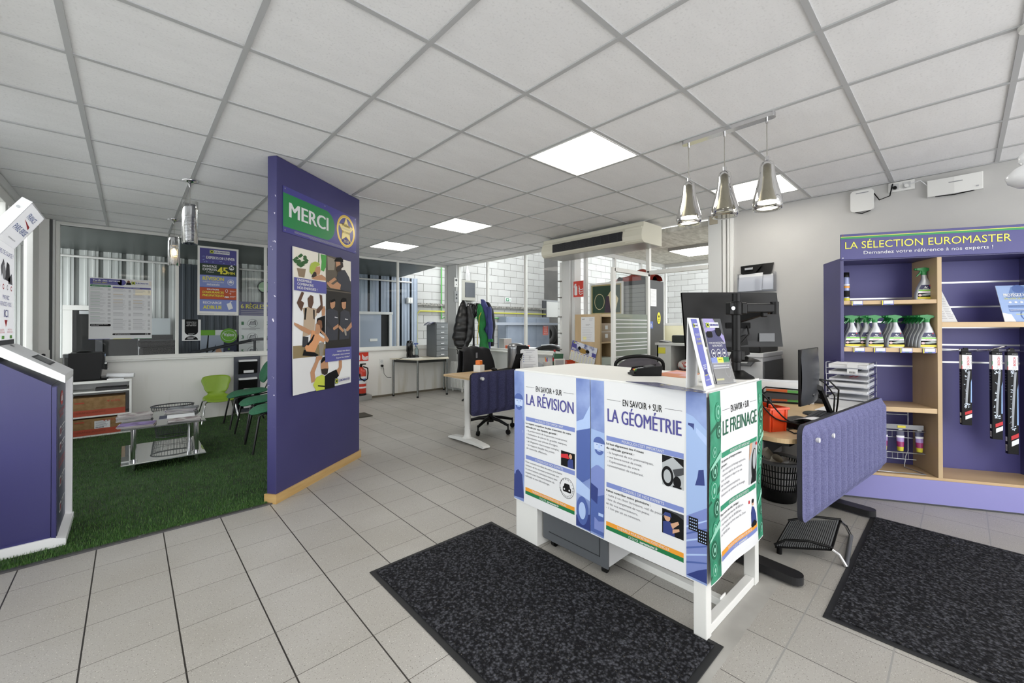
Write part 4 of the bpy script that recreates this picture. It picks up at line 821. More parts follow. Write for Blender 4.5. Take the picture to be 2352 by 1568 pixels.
b = MB(); b.box(-.14, .2, -.1, .1, 0, .012, WHITE); b.build('tray', t, .003)
b = MB(); b.lathe([(.1, 0), (.09, .03), (.04, .05), (0, .05)], BLACKP, (.06, -.03, .012), n=20, sx=1, sy=.6); b.tube([(-.08, -.05, .02), (-.17, -.03, .02), (-.22, 0, .0), (-.24, .1, -.02)], .004, BLACKP); b.build('stand_foot', t)
t = thing('spray_bottle', 'clear spray bottle with blue trigger behind the black device on the corner table', 'bottle', (py(957, 812, 7.2).x, 7.2, ZT))
b = MB(); b.lathe([(0, .0), (.035, 0), (.036, .14), (.014, .2), (.014, .22)], glassmat('pale bottle', 'd5e4e8', 1, .0, .25, 'cfe0e4')); b.build('bottle', t)
b = MB(); b.cyl((0, 0, .22), (0, 0, .25), .016, PAPER); b.box(-.05, .03, -.012, .012, .25, .275, PDEEP); b.box(-.03, -.02, -.008, .008, .2, .25, PDEEP); b.build('trigger_head', t, .003)
# ---- column fittings in the corner
t = thing('wall_switch', 'white double switch plate high on the corner post', 'switch', (4.93, 7.055, 2.22)); b = MB(); b.box(-.045, .045, -.012, .004, -.1, .09, WHITE); b.build('plate', t, .003); b = MB(); b.cyl((0, -.012, .04), (0, -.018, .04), .025, DGREY); b.cyl((0, -.012, -.05), (0, -.018, -.05), .01, DGREY); b.build('sockets', t)
t = thing('wall_switch', 'grey control plate on the corner post below the white switch plate', 'switch', (4.93, 7.055, 1.93)); b = MB(); b.box(-.05, .05, -.02, .004, -.12, .11, mat('control grey', '8f9091', .5)); b.build('plate', t, .003); b = MB(); b.cyl((0, -.02, .03), (0, -.028, .03), .018, DGREY); b.cyl((0, -.02, -.04), (0, -.028, -.04), .018, DGREY); b.build('knobs', t)
# ---- radiator
t = thing('radiator', 'white column radiator low on the east wall beside the corner table', 'radiator', (4.9, 6.9, 0))
for i in range(9):
    y = .20-.045*i; b = MB(); b.tube([(0, y, .08), (0, y, .58)], .016, WHITEM, 8); b.tube([(-.05, y, .08), (-.05, y, .58)], .016, WHITEM, 8); b.box(-.055, .005, y-.014, y+.014, .56, .6, WHITEM); b.box(-.055, .005, y-.014, y+.014, .07, .1, WHITEM); b.build('column', t, .004)
b = MB(); b.box(-.04, -.01, -.15, -.13, 0, .07, WHITEM); b.box(-.04, -.01, .17, .19, 0, .07, WHITEM); b.build('feet', t)
# ---- coat stand
def loft(b, rows, m, n=24, quilt=None, squash=.8):
    """rows (z, x centre, half width, y centre, half depth) joined into a soft closed body"""
    vs = []
    for j, (z, xc, hw, yc, hd) in enumerate(rows):
        for i in range(n):
            a = 2*PI*i/n; cx_, sx_ = math.cos(a), math.sin(a); vs.append((xc+hw*abs(cx_)**squash*(1 if cx_ > 0 else -1), yc+hd*sx_, z))
    k = len(rows); b.add(vs, [(j*n+i, j*n+(i+1) % n, (j+1)*n+(i+1) % n, (j+1)*n+i) for j in range(k-1) for i in range(n)], m, True)
    b.add(vs, [tuple(range(n-1, -1, -1)), tuple(range((k-1)*n, k*n))], m); return b
def interp(keys, n):
    out = []
    for i in range(n+1):
        t_ = i/n*(len(keys)-1); k = min(int(t_), len(keys)-2); f_ = t_-k; out.append(tuple(a+(b_-a)*f_ for a, b_ in zip(keys[k], keys[k+1])))
    return out
B0 = pz(1088, 917, 0); dp = B0.xy.length; RZ = -CAM_YAW
cs = thing('coat_stand', 'black bentwood style coat stand with curled hooks in front of the east windows', 'coat stand', (B0.x, B0.y, 0), RZ)
kz = lambda y: vz(1088, y, B0)
sc = (B0.x*CAM_FW.x+B0.y*CAM_FW.y)/CAM_F; lx = lambda x: (x-1088)*sc
BLK2 = mat('black lacquered wood', '0c0c0d', .3)
b = MB(); b.cyl((0, 0, .02), (0, 0, kz(700)), .019, BLK2, n=14); b.cyl((0, 0, .9), (0, 0, .98), .023, BLK2, n=14); b.ball((0, 0, kz(700)), .024, BLK2); b.build('pole', cs)
for i in range(4):
    a = PI/4+i*PI/2; b = MB(); b.tube([(0, 0, .16), (.1*math.cos(a), .1*math.sin(a), .12), (.2*math.cos(a), .2*math.sin(a), .04), (.26*math.cos(a), .26*math.sin(a), .012)], .015, BLK2, 8); b.build('foot', cs)
for i in range(6):
    a = i*PI/3+.3; ca, sa = math.cos(a), math.sin(a); zz = kz(718)
    b = MB(); b.tube([(.012*ca, .012*sa, zz-.09), (.05*ca, .05*sa, zz-.05), (.085*ca, .085*sa, zz+.03), (.06*ca, .06*sa, zz+.10), (.085*ca, .085*sa, zz+.165), (.12*ca, .12*sa, zz+.15)], .014, BLK2, 8); b.build('hook', cs)
b = MB(); b.tube([(.05*math.cos(2*PI*i/20), .05*math.sin(2*PI*i/20), kz(722)) for i in range(20)], .008, BLK2, 8, True); b.build('hook_ring', cs)
PUF = mat('black quilted nylon', '121213', .38, bump=(14, .5)); 
jk = thing('puffer_jacket', 'black quilted puffer jacket hanging on the left of the coat stand', 'jacket', (B0.x, B0.y, 0), RZ)
keys = [(kz(690), lx(1066), .022, -.06, .03), (kz(703), lx(1066), .075, -.07, .07), (kz(725), lx(1065), .115, -.08, .11), (kz(750), lx(1063), .135, -.09, .13), (kz(775), lx(1060), .145, -.09, .13), (kz(793), lx(1062), .115, -.09, .12), (kz(801), lx(1064), .08, -.09, .09)]
rows = interp(keys, 48); rows = [(z, xc, hw*(1+.10*abs(math.sin(j*PI/7))), yc, hd*(1+.14*abs(math.sin(j*PI/7)))) for j, (z, xc, hw, yc, hd) in enumerate(rows)]
b = MB(); loft(b, rows, PUF); b.build('body', jk)
rows = interp([(kz(703), lx(1079), .035, -.15, .04), (kz(740), lx(1084), .06, -.17, .06), (kz(775), lx(1080), .058, -.17, .06), (kz(803), lx(1067), .045, -.16, .05)], 30); rows = [(z, xc, hw*(1+.12*abs(math.sin(j*PI/5))), yc, hd*(1+.12*abs(math.sin(j*PI/5)))) for j, (z, xc, hw, yc, hd) in enumerate(rows)]
b = MB(); loft(b, rows, PUF); b.build('sleeve', jk)
b = MB(); b.tube([(lx(1051), -.1, kz(800)), (lx(1053), -.1, kz(806)), (lx(1052), -.1, kz(812))], .006, BLACKM, 6); b.build('drawcord', jk)
ov = thing('work_overalls', 'green and blue work overalls with yellow piping hanging on the right of the coat stand', 'overalls', (B0.x, B0.y, 0), RZ)
OG = mat('overall green', '1f7a3c', .8, noise=(8, '196631', .35, .65)); OB = mat('overall blue', '3d437a', .8, noise=(8, '343a6c', .35, .65))
def wav(rows, f=5, a=.12): return [(z, xc+.006*math.sin(j*.6), hw*(1+a*math.sin(j*.9)), yc, hd*(1+a*math.sin(j*.9+1))) for j, (z, xc, hw, yc, hd) in enumerate(rows)]
b = MB(); loft(b, wav(interp([(kz(700), lx(1102), .03, -.11, .04), (kz(722), lx(1106), .07, -.12, .06), (kz(742), lx(1108), .075, -.12, .06), (kz(756), lx(1107), .06, -.12, .055), (kz(775), lx(1112), .075, -.12, .06), (kz(800), lx(1114), .082, -.12, .06), (kz(845), lx(1114), .08, -.12, .06)], 36), a=.06), OG); b.build('green_front', ov)
b = MB(); loft(b, wav(interp([(kz(688), lx(1108), .03, -.05, .04), (kz(700), lx(1113), .06, -.06, .06), (kz(730), lx(1119), .07, -.06, .06), (kz(760), lx(1121), .07, -.05, .06), (kz(800), lx(1120), .06, -.05, .05)], 30), a=.05), OB); b.build('blue_back', ov)
b = MB(); loft(b, wav(interp([(kz(705), lx(1124), .035, -.10, .04), (kz(740), lx(1127), .045, -.13, .05), (kz(780), lx(1127), .04, -.13, .045)], 20), a=.05), OB); o = b.build('blue_sleeve', ov)
b = MB(); loft(b, interp([(kz(778), lx(1127), .048, -.13, .052), (kz(784), lx(1127), .05, -.13, .054)], 2), OG); b.build('green_cuff', o)
b = MB(); b.tube([(lx(1107), -.19, kz(718)), (lx(1103), -.20, kz(728)), (lx(1102), -.19, kz(745)), (lx(1099), -.18, kz(770)), (lx(1099), -.185, kz(790))], .007, mat('yellow piping', 'd0b73a', .6), 6, flat=.5); b.build('yellow_piping', ov)
b = MB(); b.tube([(lx(1104), -.13, kz(698)), (lx(1099), -.16, kz(712)), (lx(1100), -.19, kz(722))], .016, OG, 8, flat=.5); b.build('collar', ov)
dj = thing('dark_jacket', 'dark navy jacket behind the overalls on the coat stand', 'jacket', (B0.x, B0.y, 0), RZ)
b = MB(); loft(b, wav(interp([(kz(693), lx(1118), .03, .06, .04), (kz(710), lx(1127), .05, .06, .06), (kz(750), lx(1130), .06, .06, .06), (kz(795), lx(1127), .05, .06, .06)], 24), a=.05), mat('dark navy cloth', '15161c', .8)); b.build('body', dj)
t = tag(MB().ball((XE-.02+.1, 6.35, .89), (.06, .14, .025), mat('yellow black gloves', '2a2a20', .7, noise=(25, 'a8b52a', .55, .6)), 16).build('work_gloves'), 'black and yellow work gloves lying on the window ledge by the coat stand', 'gloves')
# ---- far sit stand desk
ZD = .755
dk = thing('standing_desk', 'far sit stand desk with beech top and white T legs', 'desk', (0, 0, 0))
b = MB(); b.prism(MB().rrect(2.69, 4.33, 3.50, 4.12, .03), ZD-.022, ZD, WOODLH); b.build('top', dk, .003)
for X_ in (2.80, 4.2):
    b = MB(); b.ext([(X_-.045, y, z) for y, z in ((3.44, .012), (3.44, .03), (3.47, .04), (3.72, .065), (3.84, .065), (4.06, .04), (4.10, .03), (4.10, .012), (3.9, .02), (3.6, .02))], (.09, 0, 0), WHITEM); b.build('foot', dk, .012)
    b = MB(); b.lathe([(.075, .06), (.05, .075), (.043, .1), (.040, .12), (.040, .38), (.046, .382), (.046, ZD-.025)], WHITEM, (X_, 3.78, 0), n=24, sx=.8); b.box(X_-.03, X_+.03, 3.6, 4.0, ZD-.05, ZD-.022, WHITEM); b.build('leg', dk)
b = MB(); b.box(2.8, 4.2, 3.7, 3.9, ZD-.055, ZD-.03, WHITEM); b.build('beam', dk)
FELTN = NT('navy felt'); FELTM = FELTN.done(FELTN.mix(FELTN.ramp(FELTN.noise(180, 3), .4, .65), '2f2f48', '414260'), .95, .1); FELTN.bump(FELTN.noise(260, 3), .5, .003)
FELTL = NT('blue felt'); FELTLM = FELTL.done(FELTL.mix(FELTL.ramp(FELTL.noise(160, 4), .25, .8), '5a5b80', '7b7ca0'), .95, .1); FELTL.bump(FELTL.noise(260, 3), .6, .003)
def felt(name, label, loc, rz, w, h, m, edge, pitch=.075, cat='desk screen'):
    """ribbed felt modesty screen with rounded corners, local x along, front towards -y"""
    t = thing(name, label, cat, loc, rz); b = MB(); r = .05; nu = int(w/.004); nv = 30
    def dn(u):
        x = u*w; k = min(x, w-x)
        return r-math.sqrt(max(0, r*r-(r-k)**2)) if k < r else 0
    def f_(u, v):
        e = dn(u); z = e+(h-2*e)*v; x = u*w; fade = min(1, min(z, h-z)/.045-.15) if min(z, h-z) > .007 else 0
        fade = max(0, min(1, fade))*max(0, min(1, min(x, w-x)/.02-.5))
        return (x, -.0175-.030*fade*(.5-.5*math.cos(2*PI*x/pitch))**.8, z)
    b.surf(f_, nu, nv, m); b.build('ribbed_front', t)
    b = MB(); b.ext([(u, -.016, z) for u, z in MB().rrect(0, w, 0, h, r, 8)], (0, .022, 0), edge); b.build('backing', t)
    return t
fs_ = felt('desk_screen', 'dark navy ribbed felt screen hung on the front of the far desk', (2.60, 3.47, .375), 0, 1.45, .45, FELTM, mat('felt edge', '1d1d24', .9), .125)
b = MB(); b.cyl((.135, -.052, .385), (.135, -.018, .385), .017, LGREY, n=20); b.build('press_stud', fs_)
# swivel chair with jacket
SWV = thing('office_chair', 'black swivel chair with dark jacket over its back behind the far desk', 'office chair', (3.36, 4.05, 0), .15)
def star(t, r=.30, z=.10, m=BLACKP, ph=.3):
    b = MB(); b.cyl((0, 0, z-.02), (0, 0, z+.06), .04, m, n=20); b.build('hub', t)
    for i in range(5):
        a = ph+2*PI*i/5; ca, sa = math.cos(a), math.sin(a); b = MB(); b.tube([(.03*ca, .03*sa, z+.03), (.15*ca, .15*sa, z+.02), (r*ca, r*sa, z-.02)], [.028, .022, .016], m, 8); o = b.build('base_arm', t)
        b = MB(); b.cyl((r*ca-.012*sa, r*sa+.012*ca, .032), (r*ca+.012*sa, r*sa-.012*ca, .032), .031, m, n=16); b.cyl((r*ca, r*sa, .03), (r*ca, r*sa, z), .01, m, n=8); b.build('caster', o)
star(SWV, .31, .13, ph=.85)
b = MB(); b.cyl((0, 0, .15), (0, 0, .42), .028, BLACKP, n=16); b.build('gas_column', SWV)
b = MB(); b.ext([(x, y, .43) for x, y in MB().rrect(-.24, .24, -.22, .24, .09)], (0, 0, .07), mat('black chair fabric', '19191c', .9)); b.build('seat', SWV, .02)
b = MB(); b.bar((0, .22, .46), (0, .29, .7), .06, .02, BLACKP, up=(0, 1, 0)); b.build('back_support', SWV)
b = MB(); b.surf(lambda u, v: (.235*(2*u-1)*(1-.25*v**4), .27+.05*v-.05*(2*u-1)**2, .56+.46*v), 14, 12, mat('black chair fabric')); b.build('backrest', SWV, solid=.03)
jm = mat('charcoal jacket cloth', '17171b', .85, bump=(9, .6)); t = thing('draped_jacket', 'dark jacket draped over the swivel chair back at the far desk', 'jacket', (3.36, 4.05, 0), .15)
def drape(u, v):
    s = 2*u-1; w_ = .235+.085*min(1, abs(v-.5)*2.2); q = abs(v-.5)*2; side = -1 if v < .5 else 1
    return (s*w_+.02*math.sin(v*9), .305+side*(.035+.02*q)-.05*s*s+.008*math.sin(s*7+v*5), 1.045-.36*q**1.25-.03*s*s+.01*math.sin(s*9))
b = MB(); b.surf(drape, 24, 30, jm); b.build('body', t, solid=.012)
b = MB(); b.surf(lambda u, v: (.22+.10*v+.02*math.sin(6.28*u), .29+.03*math.cos(6.28*u)-.06*v, .99-.30*v+.03*math.sin(6.28*u)), 14, 10, jm); b.build('sleeve', t)
b = MB(); b.box(-.02, .01, .255-.02, .258-.02, .90, .97, mat('woven label', '77777d', .6)); b.build('hang_tag', t)
# things on the far desk
c = pz(1106, 854, ZD); t = thing('desk_cube', 'white square holder with orange block on top, left end of the far desk', 'desk holder', (c.x, c.y+.05, ZD), .3); b = MB(); b.box(-.05, .05, -.05, .05, 0, .085, WHITE); b.build('holder', t, .006); b = MB(); b.box(-.033, .033, -.033, .033, .085, .14, mat('orange plastic', 'e0762a', .4)); b.build('orange_block', t, .008)
c = pz(1135, 852, ZD); t = MB().ball((0, 0, .012), (.03, .05, .022), BLACKP, 14); t = tag(t.build('mouse'), 'black computer mouse on the far desk', 'mouse'); t.location = (c.x, c.y, ZD+.009)
b = MB(); b.box(0, .22, 0, .12, 0, .003, PAPER); b.box(.02, .2, -.1, -.01, 0, .002, mat('photo leaflet', '9aa08a', .5, noise=(20, 'd8d6cc', .45, .6)));
t = tag(b.build('loose_papers'), 'loose papers lying on the far desk beside the laptop', 'papers'); t.location = (3.45, 3.82, ZD)
c = pz(1190, 852, ZD); t = thing('laptop', 'black open laptop seen from behind on the far desk', 'laptop', (c.x, c.y+.02, ZD), .35)
b = MB(); b.box(-.16, .16, -.0, .22, 0, .018, BLACKM); b.build('keyboard_base', t, .004); b = MB(); b.ext([(-.16, 0, .018), (-.16, -.07, .225), (-.16, -.08, .223), (-.16, -.012, .014)], (.32, 0, 0), BLACKM); o = b.build('screen_lid', t, .003)
b = MB(); b.ext([(-.03, -.056, .15), (.03, -.05, .17), (.03, -.053, .178), (-.03, -.0592, .158)], (0, -.0065, 0), LGREY); b.build('lid_badge', o)
c = py(1217, 850, 3.62); c.z = ZD; t = thing('document_stand', 'white sheets with blue bullet points on an upright stand on the far desk', 'document stand', (c.x, c.y, ZD), RZ)
b = MB(); b.ext([(-.10, 0, 0), (-.095, .05, .27), (.098, .05, .275), (.105, 0, 0)], (0, .012, 0), PAPER); b.ext([(-.12, .01, 0), (-.115, .06, .255), (-.09, .06, .275), (-.09, .02, 0)], (0, .01, 0), PAPER); b.build('sheets', t); b = MB(); b.box(-.1, .1, .0, .13, 0, .008, LGREY); b.bar((0, .12, .0), (0, .07, .2), .12, .006, LGREY, up=(1, 0, 0)); b.build('stand', t)
p = Print((-.10, -.001, 0), (1, 0, 0), (0, .18, 1)); p.part('print'); p.lines(.03, .265, .17, 1, .01, .005, INKG); p.lines(.05, .245, .15, 2, .01, .004, INKL)
for i in range(4): p.ell(.025, .20-.026*i, .006, .006, PDEEP, 2, 12); p.lines(.04, .205-.026*i, .17, 1, .01, .004, INKL, seed=i)
p.lines(.02, .09, .18, 5, .013, .004, INKL); p.build(t)
c = py(1186, 838, 4.02); t = thing('coffee_brewer', 'silver and black coffee brewer on the far desk in front of the window', 'coffee brewer', (c.x, 4.0, ZD), RZ)
b = MB(); b.lathe([(.0, 0), (.11, 0), (.115, .02), (.11, .26), (.115, .29), (.08, .33), (0, .335)], mat('brewer silver', '8f9194', .3, .8), (-.02, .02, 0), n=28); b.build('housing', t)
b = MB(); b.box(-.01, .12, -.13, -.02, .0, .31, BLACKP); b.box(.08, .15, -.1, 0, .22, .30, BLACKP); b.build('front', t, .01); b = MB(); b.box(.03, .09, -.132, -.13, .1, .104, STEEL); b.box(.03, .09, -.132, -.13, .13, .134, STEEL); b.build('trim', t)
c = pz(1247, 846, ZD); t = thing('desk_phone', 'black desk phone with raised handset on the far desk', 'phone', (3.98, 3.86, ZD), .1); b = MB(); b.ext([(-.09, -.1, 0), (-.09, .1, 0), (-.09, .1, .09), (-.09, -.1, .03)], (.2, 0, 0), BLACKP); b.build('base', t, .006); b = MB(); b.tube([(-.06, -.06, .1), (-.065, 0, .135), (-.06, .1, .15)], [.024, .018, .026], BLACKP, 10); b.build('handset', t); b = MB(); b.bar((.0, .08, .08), (.0, .1, .19), .18, .012, BLACKP, up=(1, 0, 0)); b.build('display', t)
c = py(1256, 840, 3.75); t = thing('pen_cup', 'white printed pen cup with pens on the far desk', 'pen cup', (c.x, 3.75, ZD)); b = MB(); b.box(-.035, .035, -.035, .035, 0, .085, PAPER); b.box(-.03, .03, -.0355, -.035, .02, .035, mat('rainbow strip', 'c06a5a', .5)); b.build('cup', t, .004)
for i, (m, dx, hh) in enumerate(((PORANGE, -.02, .15), (mat('pink cap', 'e0457c', .4), 0, .125), (PDEEP, .018, .14))): b = MB(); b.cyl((dx*.5, 0, .03), (dx, .01, hh), .006, m, n=8); b.build('pen', t)
c = py(1285, 838, 3.72); t = thing('photo_stand', 'small white framed display leaning back on the far desk', 'frame', (c.x, 3.72, ZD), RZ+.2); b = MB()
for a in ((-.075, -.06, 0, .115), (.06, .075, 0, .115), (-.06, .06, 0, .02), (-.06, .06, .095, .115)): b.box(a[0], a[1], -.008, .008, a[2], a[3], WHITE)
b.build('border', t, .003); b = MB(); b.box(-.062, .062, -.002, .004, .015, .1, mat('frame grey inlay', 'a5a6aa', .4)); b.build('inlay', t)
c = py(1274, 838, 3.95); t = thing('water_bottle', 'clear plastic bottle with red cap on the far desk', 'bottle', (c.x, 3.95, ZD)); b = MB(); b.lathe([(0, 0), (.03, 0), (.031, .13), (.012, .18), (.012, .195)], glassmat('pet bottle', 'dfe8ea', 1.2, .0, .12, 'd8e4e6')); b.build('bottle', t); b = MB(); b.cyl((0, 0, .195), (0, 0, .222), .015, PRED, n=14); b.build('cap', t); b = MB(); b.lathe([(.0315, .06), (.0315, .11)], PRED); b.build('label', t)
c = py(1283, 838, 3.85); t = thing('green_folder', 'dark green folder standing upright behind the white frame on the far desk', 'folder', (c.x+.02, 3.87, ZD), RZ); b = MB(); b.ext([(-.07, 0, 0), (-.055, .04, .17), (.075, .04, .165), (.06, 0, 0)], (0, .02, 0), mat('folder green', '1d5a3a', .5)); b.build('cover', t)
t = thing('letter_tray', 'orange red plastic letter tray on the right end of the far desk', 'letter tray', (*py(1318, 838, 3.72).xy, ZD), RZ); b = MB(); b.box(-.11, .11, -.12, .12, 0, .004, mat('orange red plastic', 'd2481f', .35))
for a in ((-.11, -.106, -.12, .12), (.106, .11, -.12, .12), (-.11, .11, .116, .12)): b.box(*a, 0, .07, mat('orange red plastic'))
b.box(-.11, .11, -.12, -.116, 0, .062, mat('orange red plastic')); b.build('tray', t, .002); b = MB(); b.box(-.1, .1, -.11, .11, .005, .03, PAPER); b.build('papers', t)
t = thing('wall_calendar', 'tilted shop calendar with photo header leaning against the tall bookcase', 'calendar', (4.385, 3.62, .87))
W_, H_ = .33, .235; T_ = Matrix.Rotation(.24, 3, 'X')
Uc, Vc = T_ @ Vector((0, -1.25, 0)), T_ @ Vector((0, 0, 1.12)); b = MB(); o0 = Vector((0, 0, 0)); b.ext([o0, o0+Uc*W_, o0+Uc*W_+Vc*H_, o0+Vc*H_], (.004, 0, 0), PAPER); b.build('sheet', t)
p = Print(o0, Uc, Vc); p.U, p.V = Uc, Vc; p.part('photo_header'); p.rect(0, .12, W_, H_, mat('calendar snow', 'cdd0dc', .5, noise=(12, '5a628f', .45, .62)), 1); p.rect(0, .12, .07, H_, PBLUE, 2); p.ell(.16, .15, .05, .03, mat('calendar ochre', '9a7a3a', .6), 3); p.ell(.11, .17, .02, .02, INK, 4); p.ell(.22, .16, .025, .02, INK, 4); p.rect(.28, .12, W_, .165, PBLUE, 3); p.text('2026', .01, .13, .025, PAPER, .055, l=5, bold=.02); logo(p, .02, .205, .022, .08, 3)
p.part('day_columns')
for i in range(8): p.rect(.005+.041*i, 0, .008+.041*i, .118, PYELL, 2); p.rect(.012+.041*i, .105, .038+.041*i, .112, PORANGE if i % 3 == 0 else PBLUE, 2); p.lines(.012+.041*i, .095, .042+.041*i, 9, .0105, .003, INKL, seed=i)
p.build(t)
# ---- ceiling air conditioner
A0, A1, X0, X1, Z0, Z1 = 2.53, 4.13, 4.40, 4.86, 2.30, 2.545
t = thing('air_conditioner', 'long cream ceiling mounted air conditioner with dark louvre over the office opening', 'air conditioner', (0, 0, 0)); CR = mat('cream casing', 'd5d2c2', .4)
prof = [(X0+.03, Z0), (X0-.01, Z0+.03), (X0-.02, Z0+.08), (X0-.005, Z0+.15), (X0+.03, Z0+.2), (X0+.03, Z1), (X1, Z1), (X1, Z0)]
b = MB(); b.ext([(x, A0, z) for x, z in prof], (0, A1-A0, 0), CR); b.build('casing', t, .006)
b = MB(); b.box(X0-.0, X0+.02, A0+.004, A0+.24, Z0+.01, Z0+.19, CR); b.box(X0-.0, X0+.02, A1-.2, A1-.004, Z0+.01, Z0+.19, CR); b.build('end_caps', t, .01); b = MB(); b.box(X0+.05, X1-.01, A0+.02, A1-.02, Z0-.004, Z0+.002, mat('casing underside', '9c9b94', .3, .3)); b.build('bottom_plate', t)
b = MB(); b.box(X0-.024, X0+.05, A0+.26, A1-.22, Z0+.045, Z0+.155, mat('louvre black', '17181a', .6))
for i in range(11): z = Z0+.05+.0098*i; b.box(X0-.029, X0-.02, A0+.26, A1-.22, z, z+.003, mat('louvre blade', '33343a', .5))
for i in range(9): y = A0+.32+.12*i; b.box(X0-.031, X0-.02, y, y+.006, Z0+.045, Z0+.155, mat('louvre blade'))
b.build('louvre', t)
b = MB()
for yy in (A0+.2, A1-.2): b.cyl((4.6, yy, Z1), (4.6, yy, CEIL), .008, STEEL, n=8)
b.build('hangers', t)
# ================================================================= FRONT COUNTER
CT = 1.044; CD = .62; CL = 1.19; CRZ = math.radians(-1.2)
ct_ = thing('counter', 'tall white reception counter with poster covered front and bare frame legs', 'counter', (1.765, .725, 0), CRZ)
CMi = Matrix.Translation((1.765, .725, 0)) @ Matrix.Rotation(CRZ, 4, 'Z')
b = MB(); b.box(.0, CD, 0, CL, CT-.03, CT, WHITE); b.build('top', ct_, .003)
b = MB(); b.box(.004, .02, .004, CL-.004, .27, CT-.03, WHITE); b.build('front_panel', ct_); b = MB(); b.box(.02, CD-.004, .004, .02, .27, CT-.03, WHITE); b.build('side_panel', ct_)
for (x, y) in ((.004, .004), (CD-.054, .004)):
    b = MB(); b.box(x, x+.05, y, y+.055, 0, CT-.03, WHITE); b.build('leg', ct_, .003)
b = MB(); b.box(.054, CD-.054, .01, .05, 0.0, .04, WHITE); b.box(.27, .31, .05, CL-.2, .0, .035, WHITE); b.box(.26, .32, .05, .056, 0, .05, WHITE); b.build('bottom_rail', ct_, .003)
b = MB(); b.box(.004, CD-.1, CL-.19, CL-.004, 0, CT-.03, WHITE); b.build('end_cabinet', ct_, .003)
b = MB(); b.box(CD-.02, CD, .05, CL-.05, .6, CT-.03, WHITE); b.build('back_rail', ct_)
# pedestal on castors
pd_ = thing('drawer_pedestal', 'grey drawer pedestal on castors pushed under the counter', 'drawer pedestal', (1.825, 1.25, 0), 0)
b = MB(); b.box(0, .012, .0, .46, .05, .60, mat('pedestal front grey', '55585c', .45)); b.box(.012, .02, .02, .44, .07, .58, mat('pedestal front grey')); b.build('front', pd_, .004)
b = MB(); b.box(.012, .43, .005, .455, .055, .60, mat('pedestal side', 'c3c4c5', .45)); b.build('case', pd_, .004)
b = MB(); b.box(-.003, 0, .05, .41, .1, .103, mat('pedestal seam', '2c2e31', .5)); b.box(-.003, 0, .05, .053, .1, .58, mat('pedestal seam')); b.build('seams', pd_)
for x, y in ((.05, .05), (.05, .41), (.38, .05), (.38, .41)):
    b = MB(); b.cyl((x, y-.012, .022), (x, y+.012, .022), .022, BLACKP, n=16); b.box(x-.012, x+.012, y-.016, y+.016, .03, .056, BLACKP); b.build('castor', pd_)
# ---- the three posters, one template
def poster(name, label, T, W_, title, tw, body, body2, main, dark, pale, seed, accent, feet, pics, warp=None, L0=.09, R0=.50, lean=0):
    t = thing(name, label, 'poster', (0, 0, 0)); t.matrix_world = T
    bt, tp = .235, 1.036
    p = Print((0, 0, 0), (1, 0, 0), (0, 0, 1), warp=warp, eps=.0005); k = W_/.593
    p.part('sheet'); p.rect(0, bt, W_, tp, PAPER, 0)
    p.part('left_photo_strip'); p.rect(0, bt+.005, L0, tp-.002, STRIPG if accent is PTEALD else STRIPB, 1, 1); feet(p, 0, L0, bt, tp, main, dark, pale, 0)
    p.part('right_photo_strip'); p.rect(R0, bt+.005, W_, tp-.002, STRIPG if accent is PTEALD else STRIPB, 1, 1); feet(p, R0, W_, bt, tp, main, dark, pale, 1)
    a, z = L0+.012, R0-.012; mid = (a+z)/2
    p.part('heading'); p.text('EN SAVOIR + SUR', mid, .925, .031, INK,   .205, 'c', bold=.004); p.rect(a+.005, .944, mid-.115, .9455, INK, 2); p.rect(mid+.115, .944, z-.005, .9455, INK, 2)
    tm = accent; p.text(title, mid, .836, .064, tm, tw, 'c', bold=.010)
    p.part('section_bar#2'); p.rect(a, .505, z, .529, main, 1, 1); p.part('section_bar'); p.rect(a, .738, z, .762, main, 1, 1)
    p.text("POURQUOI C'EST IMPORTANT", mid, .744, .0125, PAPER, .22, 'c'); p.part('section_bar#2'); p.text('CONSEILS DE NOS EXPERTS', mid, .511, .0125, PAPER, .22, 'c')
    p.part('body_text'); v = .718
    for s in body:
        bo = .012 if not s.startswith('-') and body.index(s) < 2 else 0; s2 = s; p.text(s2, a+(.006 if s.startswith('-') or not bo else 0), v, .0108, INKG if not bo else INK, min(z-a-.005, .0072*len(s2)), bold=bo); v -= .0215
    v = .484; p.part('body_text#2')
    for i, s in enumerate(body2):
        bo = .012 if i == 0 and not title.startswith('LA R') else 0; p.text(s, a, v, .0108, INK if bo else INKG, min(z-a-.005, .0072*len(s)), bold=bo); v -= .0215
    p.part('inset_photograph'); pics(p, a, z)
    p.part('footer_bars'); f1, f2 = (PORANGE, PGREEN) if title != 'LE FREINAGE' else (PORANGE, PLILAC)
    p.rect(a, .313, z, .334, f1, 1, 1); p.rect(a, .293, z, .313, f2, 1, 1); p.text('TOUJOURS LÀ POUR ENTRETENIR VOTRE VÉHICULE', mid, .318, .0115, PAPER, .27, 'c'); p.text('euromaster.fr', mid+.035, .297, .012, PAPER, .09, 'c', bold=.02)
    for i in range(3): p.rect(mid-.07+.018*i, .298, mid-.057+.018*i, .307, PAPER, 3); p.rect(mid-.0685+.018*i, .2995, mid-.0585+.018*i, .3055, f2, 4)
    p.build(t); return t
BL1, BL2, BL3, BL4 = PSKY, PLILAC, PDEEP, mat('print navy blue', '2c3a78', .5)
PALEB = mat('print pale blue', 'a9bfe6', .5)
